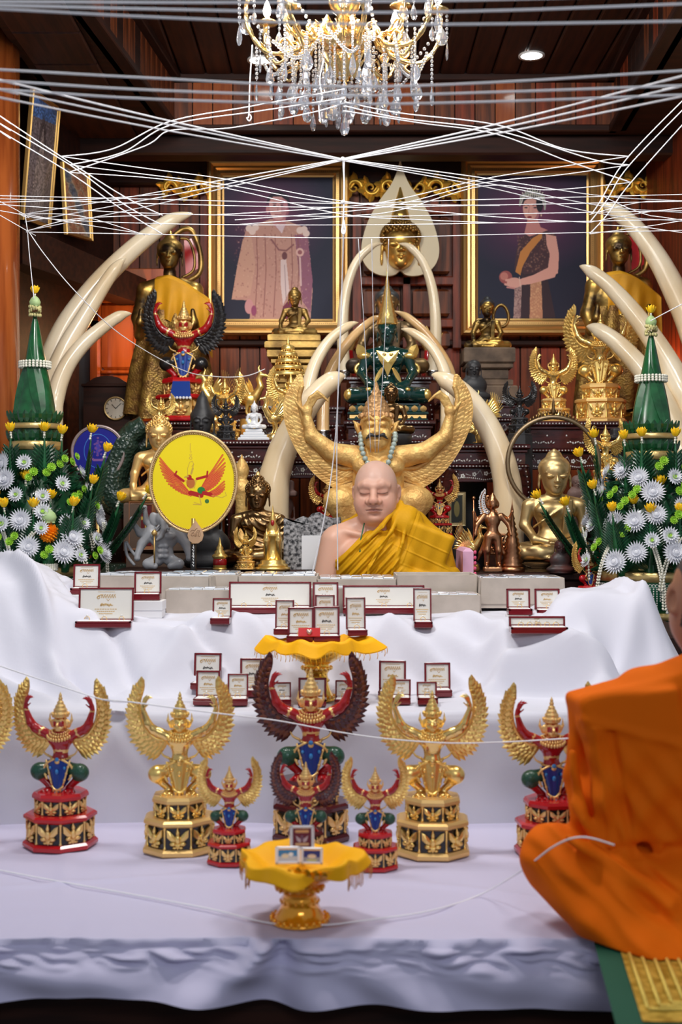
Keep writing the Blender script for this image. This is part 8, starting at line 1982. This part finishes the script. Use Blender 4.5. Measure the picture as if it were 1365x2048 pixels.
# ---------------------------------------------------------------- chandelier
CRY = mat('cut_crystal', (.90, .93, 1.0), .02, trans=.90, ior=1.55, coat=.3)
CRB = mat('crystal_bead', (.80, .83, .88), .04, trans=.85, ior=1.5, coat=.5)
YC = 4.4; SC = YC/F; o = P(690, 60, YC)
CH = thing('chandelier', 'large gilt chandelier with scrolled arms and hanging crystal drops at the top centre', 'chandelier', (o.x, YC, o.z))
zz = lambda py: (60-py)*SC
CG = mat('chandelier_gold', (.95, .66, .28), .22, 1., bump=.5, bscale=110)
b = MB().use(CG); b.lathe([(0, zz(180)), (5*SC, zz(176)), (7*SC, zz(170)), (3*SC, zz(164)), (8*SC, zz(158)), (10*SC, zz(150)), (20*SC, zz(140)), (24*SC, zz(128)), (26*SC, zz(116)), (22*SC, zz(110)), (30*SC, zz(106)), (42*SC, zz(98)), (50*SC, zz(84)), (52*SC, zz(78)), (44*SC, zz(76)), (20*SC, zz(70)), (16*SC, zz(30)), (28*SC, zz(20)), (34*SC, zz(5)), (20*SC, zz(-20)), (12*SC, zz(-120)), (12*SC, zt-o.z-.03), (.07, zt-o.z-.02), (.07, zt-o.z-.001)], n=28); b.build('stem', CH)
b = MB().use(CG)
for k in range(12): a = 2*PI*k/12; b.blade((16*SC*math.cos(a), 16*SC*math.sin(a), zz(158)), (34*SC*math.cos(a), 34*SC*math.sin(a), zz(108)), 16*SC, (math.cos(a), math.sin(a), -.3), ridge=.3, bend=.2)
b.build('acanthus_collar', CH, kind='stuff')
def arm_mesh(r1, pyo, drop):
    b = MB().use(CG); pts = catmull([(36*SC, 0, zz(82)), (62*SC, 0, zz(60)), (82*SC, 0, zz(84)), (100*SC, 0, zz(84+drop)), (r1*.78*SC, 0, zz(92+drop)), (r1*.96*SC, 0, zz(70+drop*.3)), (r1*SC, 0, zz(pyo+26)), (r1*.97*SC, 0, zz(pyo))], 6)
    n = len(pts); b.tube(pts, [(6.2-2.6*i/n+1.1*math.sin(i*1.9))*SC for i in range(n)], 8)
    b.tube([(v[0], v[1], v[2]) for v in catmull([(100*SC, 0, zz(84+drop)), (118*SC, 0, zz(62+drop)), (132*SC, 0, zz(72+drop)), (124*SC, 0, zz(84+drop)), (114*SC, 0, zz(78+drop))], 5)], 3.2*SC, 6)
    b.tube([(v[0], v[1], v[2]) for v in catmull([(r1*.78*SC, 0, zz(92+drop)), (r1*.70*SC, 0, zz(112+drop)), (r1*.62*SC, 0, zz(104+drop)), (r1*.66*SC, 0, zz(94+drop))], 5)], 3.0*SC, 6)
    for i in range(0, n-6, 4):
        p = pts[i]; d = (pts[i+3]-pts[i]).normalized()
        for s in (-1, 1): b.blade(p, p+d*18*SC+Vector((0, s*7*SC, s*2*SC)), 9*SC, (0, 0, 1), ridge=.4, bend=.2, seg=3)
    c = pts[-1]; b.lathe([(4*SC, -2*SC), (9*SC, 0), (22*SC, 4*SC), (24*SC, 7*SC), (10*SC, 5*SC), (8*SC, 9*SC), (9*SC, 16*SC), (7*SC, 18*SC)], c=c, n=16)
    return b.mesh('arm'), c
A1, c1 = arm_mesh(200, 12, 24); A2, c2 = arm_mesh(135, -6, 0)
LT = MB().use(mat('bulb_glow', (1, 1, 1), .3, emit=(1, .97, .92), estr=11)); LT.lathe([(0, 0), (7*SC, 5*SC), (9*SC, 14*SC), (5*SC, 28*SC), (0, 38*SC)], n=12); LTM = LT.mesh('bulb')
def drop_mesh(w, h, n=8):
    b = MB().use(CRY); b.lathe([(0, 0), (w*.30, h*.06), (w*.5, h*.30), (w*.36, h*.62), (w*.12, h*.88), (0, h)][::1], n=n, smooth=False, sy=.5); b.lathe([(.0022, h*.99), (.0022, h*1.05)], n=5); return b.mesh('crystal_drop')
D1 = drop_mesh(26*SC, 40*SC); D2 = drop_mesh(14*SC, 42*SC, 6); D3 = drop_mesh(20*SC, 32*SC)
def chain_mesh(n):
    b = MB().use(CRB)
    for i in range(n): b.ball((0, 0, -(i+.5)*8.6*SC), (3.6*SC, 3.0*SC, 4.0*SC), 6, 4)
    return b.mesh('bead_chain')
CM = {k: chain_mesh(k) for k in (2, 3, 4, 6, 8, 10)}
def hang(r, a, py, n, D, h):
    x, y = r*SC*math.cos(a), r*SC*math.sin(a); place(CM[n], CH, 'bead_chain', (x, y, zz(py)), (0, 0, a), 1., 'stuff'); place(D, CH, 'crystal_drop', (x, y, zz(py)-n*8.6*SC-h*SC*1.03), (0, 0, random.uniform(0, 3)))
for k in range(8):
    a = 2*PI*k/8+.2; m_ = place(A1, CH, 'arm', (0, 0, 0), (0, 0, a)); place(LTM, m_, 'bulb', Vector(c1)+Vector((0, 0, 18*SC)))
    for j, (dr, pr_, n, D, h) in enumerate(((0, 14, 3, D1, 40), (14, 12, 6, D2, 42), (-14, 16, 2, D3, 32), (-44, 112, 4, D1, 40))): hang(198+dr, a+.05*(j-1), pr_, n, D, h)
    hang(150, a+.06, 118, 6, D2, 42)
    hang(112, a+.2, 108, 8, D1, 40); hang(176, a-.12, 96, 8, D2, 42)
for k in range(6):
    a = 2*PI*k/6+.5; m_ = place(A2, CH, 'arm', (0, 0, 0), (0, 0, a)); place(LTM, m_, 'bulb', Vector(c2)+Vector((0, 0, 18*SC)))
    for j, (dr, pr_, n, D, h) in enumerate(((0, 2, 3, D1, 40), (18, 0, 4, D3, 32))): hang(134+dr, a+.06*j, pr_, n, D, h)
    hang(90, a, 104, 10, D1, 40)
for k in range(12): a = 2*PI*k/12; hang(58, a, 92, (6, 10)[k % 2], (D1, D2)[k % 2], 41)
for k in range(9): a = 2*PI*k/9+.3; hang(88, a, 118, (10, 8, 6)[k % 3], (D1, D3, D2)[k % 3], (40, 32, 42)[k % 3])
for k in range(6): a = 2*PI*k/6+.1; hang(24, a, 150, (4, 6)[k % 2], (D3, D1)[k % 2], (32, 40)[k % 2])
hang(5, -1.6, 180, 6, D1, 40); hang(12, 2.6, 178, 3, D2, 42)
# swagged bead chains between the arms
for k in range(16):
    a0 = 2*PI*k/8+.2 if k < 8 else 2*PI*k/8+.6; r0, r1, p0, p1, dp = (196, 60, 40, 66, 62) if k < 8 else (165, 110, 118, 112, 36)
    b = MB().use(CRB); n = 22
    for i in range(n):
        t = i/(n-1); aa = a0+.5*t; r = r0+(r1-r0)*t; py = p0+(p1-p0)*t+dp*math.sin(PI*t); b.ball((r*SC*math.cos(aa), r*SC*math.sin(aa), zz(py)), 3.9*SC, 6, 4)
    b.build('bead_swag', CH, kind='stuff')
point('chandelier_glow', (o.x, YC, zz(-60)+o.z), 5, (1, .96, .9), .22)
# ---------------------------------------------------------------- sacred strings
NS = [0]
def cord(pts, Y=None, d=.0040, label=None, n=8, knots=()):
    """pts: (px, py[, depth]); each cord is a thing of its own"""
    w = [P(p[0], p[1], p[2] if len(p) > 2 else Y) for p in pts]
    if pts[0][0] < 0: d_ = (w[0]-w[1]); w.insert(0, w[0]+d_*(1.1/max(.05, abs(d_.x))))
    if pts[-1][0] > 1365: d_ = (w[-1]-w[-2]); w.append(w[-1]+d_*(1.1/max(.05, abs(d_.x))))
    t = catmull(w, n); o0 = w[0].copy()
    b = MB().use(STRING); b.tube([v-o0 for v in t], d/2*.85, 6)
    for k in knots: b.ball(P(k[0], k[1], k[2] if len(k) > 2 else Y)-o0, d*1.2, 6, 4)
    o = b.build('sacred_string'); o.location = o0; tag(o, label or 'white cotton string stretched across the room above the shrine', 'string', None); NS[0] += 1
    return o
G = lambda s: s
def band(ls, Y, lab, d=.004):
    ords = ('uppermost', 'second', 'third', 'fourth', 'fifth')
    for i, p in enumerate(ls): cord(p, Y, d, lab % ords[i], knots=())
band([[(-60, 3), (450, 5), (900, 1), (1420, -12)], [(-60, 9), (300, 18), (683, 25), (1000, 21), (1420, 6)], [(-60, 15), (300, 34), (683, 48), (1000, 48), (1420, 42)]], 2.35, '%s of three thick strings crossing in front of the chandelier at the very top', .0052)
band([[(-60, 136), (300, 156), (683, 173), (1000, 164), (1420, 138)], [(-60, 158), (300, 180), (683, 191), (1000, 184), (1420, 169)], [(-60, 175), (300, 198), (683, 208), (1000, 203), (1420, 188)]], 2.6, '%s of three thick strings crossing just under the chandelier', .0052)
band([[(-60, 145, 2.6), (0, 160, 2.7), (340, 242, 3.3), (685, 318, 4.0)], [(-60, 163, 2.6), (0, 178, 2.7), (340, 250, 3.3), (685, 319, 4.0)], [(-60, 182, 2.6), (0, 195, 2.7), (340, 262, 3.3), (685, 321, 4.0)]], 3, '%s of three strings running from the left edge down to the central knot', .0045)
band([[(685, 318, 4.0), (995, 248, 3.3), (1365, 152, 2.7), (1430, 134, 2.6)], [(685, 319, 4.0), (995, 258, 3.3), (1365, 172, 2.7), (1430, 158, 2.6)], [(685, 321, 4.0), (995, 267, 3.3), (1365, 193, 2.7), (1430, 180, 2.6)]], 3, '%s of three strings rising from the central knot to the right edge', .0045)
band([[(685, 318, 4.0), (452, 359, 4.3), (250, 396, 4.6), (50, 428, 4.9)], [(685, 319, 4.0), (455, 368, 4.3), (260, 406, 4.6), (50, 444, 4.9)], [(685, 321, 4.0), (450, 376, 4.3), (280, 416, 4.6), (55, 461, 4.9)]], 4, '%s of three strings fanning from the central knot down to the left knots')
band([[(685, 318, 4.0), (968, 356, 4.3), (1205, 392, 4.6), (1400, 404, 4.9)], [(685, 319, 4.0), (968, 365, 4.3), (1205, 412, 4.6), (1400, 428, 4.9)], [(685, 321, 4.0), (968, 373, 4.3), (1205, 428, 4.6), (1400, 446, 4.9)]], 4, '%s of three strings fanning from the central knot down to the right edge')
band([[(122, 313), (225, 298), (340, 243), (500, 213), (690, 178)], [(140, 330), (245, 305), (342, 250), (520, 222), (690, 196)], [(138, 345), (290, 292), (342, 261), (460, 256), (620, 226), (690, 206)]], 3.9, '%s of three strings curving up from the left knots towards the chandelier')
band([[(690, 204), (800, 226), (995, 250), (1130, 298), (1258, 313)], [(690, 212), (800, 236), (997, 262), (1190, 320), (1260, 330)], [(690, 222), (840, 246), (992, 268), (1130, 320), (1263, 365)]], 3.9, '%s of three strings sloping down from the chandelier to the right knots')
band([[(-40, 204), (0, 232), (122, 313), (250, 394), (326, 431)], [(-40, 220), (0, 247), (140, 330), (250, 410), (324, 450)], [(-40, 234), (0, 262), (138, 345), (240, 416), (326, 469)]], 3.9, '%s of three steep strings entering at the left edge towards the biggest left tusk')
band([[(1400, 168), (1258, 313), (1200, 405), (1183, 429)], [(1400, 186), (1260, 330), (1215, 400), (1180, 445)], [(1400, 212), (1263, 365), (1215, 430), (1180, 468)]], 3.9, '%s of three steep strings entering at the right edge towards the right tusk tip')
band([[(122, 313), (300, 338), (455, 359), (683, 402), (970, 432), (1180, 445)], [(140, 330), (300, 350), (455, 370), (640, 402), (800, 409), (1000, 411)], [(138, 345), (300, 356), (455, 377), (683, 428), (850, 440), (1000, 446)]], 4.3, '%s of three strings going from the left knots over the left portrait', .0036)
band([[(1258, 313), (1120, 334), (968, 358), (800, 398), (683, 414), (430, 430)], [(1260, 330), (1120, 350), (968, 366), (800, 408), (683, 424), (470, 440)], [(1263, 365), (1100, 380), (968, 372), (800, 420), (700, 432), (480, 449)]], 4.3, '%s of three strings going from the right knots over the right portrait', .0036)
band([[(-20, 391), (325, 399), (683, 407), (900, 401), (1400, 388)], [(-20, 397), (325, 408), (683, 415), (1000, 410), (1400, 402)], [(-20, 408), (280, 426), (683, 433), (1000, 428), (1400, 421)], [(-20, 418), (100, 438), (350, 448), (683, 450), (1000, 446), (1400, 438)], [(52, 464), (325, 469), (683, 476), (1000, 469), (1400, 460)]], 4.5, '%s of the five level strings across both portraits', .0034)
band([[(-10, 405, 4.6), (160, 400, 4.7), (330, 388, 4.7)], [(-10, 425, 4.6), (55, 462, 4.7)], [(-10, 398, 4.6), (50, 428, 4.7), (300, 470, 4.8)], [(48, 428, 4.7), (160, 432, 4.7), (290, 470, 4.8)], [(55, 462, 4.7), (150, 438, 4.7), (320, 430, 4.8)]], 4.7, '%s of the short tangled strings beside the left edge', .0034)
band([[(1180, 429, 4.7), (1280, 405, 4.7), (1400, 400, 4.6)], [(1180, 445, 4.7), (1290, 425, 4.7), (1400, 412, 4.6)], [(1180, 468, 4.7), (1300, 452, 4.7), (1400, 436, 4.6)], [(1205, 392, 4.7), (1290, 428, 4.7), (1400, 446, 4.6)], [(1200, 450, 4.7), (1290, 455, 4.7), (1400, 470, 4.6)]], 4.7, '%s of the short tangled strings beside the right edge', .0034)
cord([(55, 462), (58, 500), (64, 560), (68, 598)], 4.9, .004, 'string dropping from the left knot to the top of the left flower tower', knots=((55, 462), (50, 430)))
cord([(50, 428), (55, 462)], 4.85, .004, 'very short string linking the two knots at the left edge')
cord([(58, 464, 4.9), (90, 510, 4.9), (150, 582, 4.95), (240, 668, 5.2), (360, 738, 5.5), (430, 753, 5.7), (492, 752, 5.75), (530, 738, 5.8)], None, .0045, 'long sagging string from the left knot across the dark-winged garuda to the gilt cluster')
cord([(1302, 642, 4.94), (1335, 624, 4.9), (1400, 590, 4.85)], None, .0045, 'string leaving the top of the right flower tower towards the right edge')
cord([(686, 318, 4.0), (689, 370, 4.0), (687, 440, 4.0), (684, 462, 4.0), (688, 468, 4.0), (691, 460, 4.0), (688, 440, 4.0)], None, .0062, 'doubled string hanging in a small loop from the central knot', knots=((686, 318, 4.0), (687, 404, 4.0)))
cord([(689, 322, 4.0), (686, 520, 4.1), (678, 760, 4.25), (668, 910, 4.4), (650, 1030, 4.45), (624, 1152, 4.5)], None, .0046, 'long string from the central knot slanting down to the cartons left of the monk')
cord([(688, 460, 4.0), (682, 640, 4.2), (676, 800, 4.35), (674, 930, 4.45), (675, 1050, 4.55), (676, 1140, 4.62)], None, .0046, 'long string from the central knot down beside the monk shoulder')
for i, (a, m_, b_, l_) in enumerate((((717, 478), (728, 640), (742, 905), 'left'), ((744, 478), (747, 640), (751, 905), 'middle'), ((778, 478), (772, 640), (757, 905), 'right'))):
    cord([(a[0], a[1], 4.5), (m_[0], m_[1], 4.72), (b_[0], b_[1], 5.06)], None, .0034, l_+' one of three thin strings falling from the level string to the wooden garuda')
cord([(505, 90, 4.0), (500, 170, 4.0), (498, 230, 4.0), (494, 236, 4.0), (499, 242, 4.0), (503, 235, 4.0), (499, 228, 4.0)], None, .005, 'short hanging string ending in a loop below the left of the chandelier')
cord([(648, 118, 4.1), (640, 160, 4.0), (645, 195, 3.9), (638, 212, 3.9), (641, 240, 3.9)], None, .004, 'short curled string end hanging below the chandelier centre')
cord([(-30, 1322, 3.5), (90, 1362, 3.3), (205, 1399, 3.2), (255, 1404, 3.19)], None, .0034, 'faint string from the left edge to the wing of the first red garuda')
cord([(205, 1399, 3.16), (262, 1404, 3.16), (350, 1416, 3.13), (480, 1432, 3.16), (560, 1442, 3.22), (690, 1466, 3.22), (780, 1478, 3.16), (900, 1486, 3.12), (1010, 1484, 3.16), (1150, 1476, 3.1)], None, .0042, 'string looped along the wings of the front garuda statues')
def onf(px, py): return (px, py, (CZ-.4585)*F/(py-CY))
cord([onf(-40, 1733), onf(90, 1758), onf(270, 1790), onf(420, 1818), onf(540, 1846), onf(640, 1850), onf(720, 1842), onf(860, 1822), onf(960, 1790), (1040, 1744, 2.72), (1110, 1692, 2.52), (1165, 1674, 2.46), (1230, 1690, 2.45)], None, .0042, 'string lying on the front cloth and passing over the knee of the orange-robed monk')
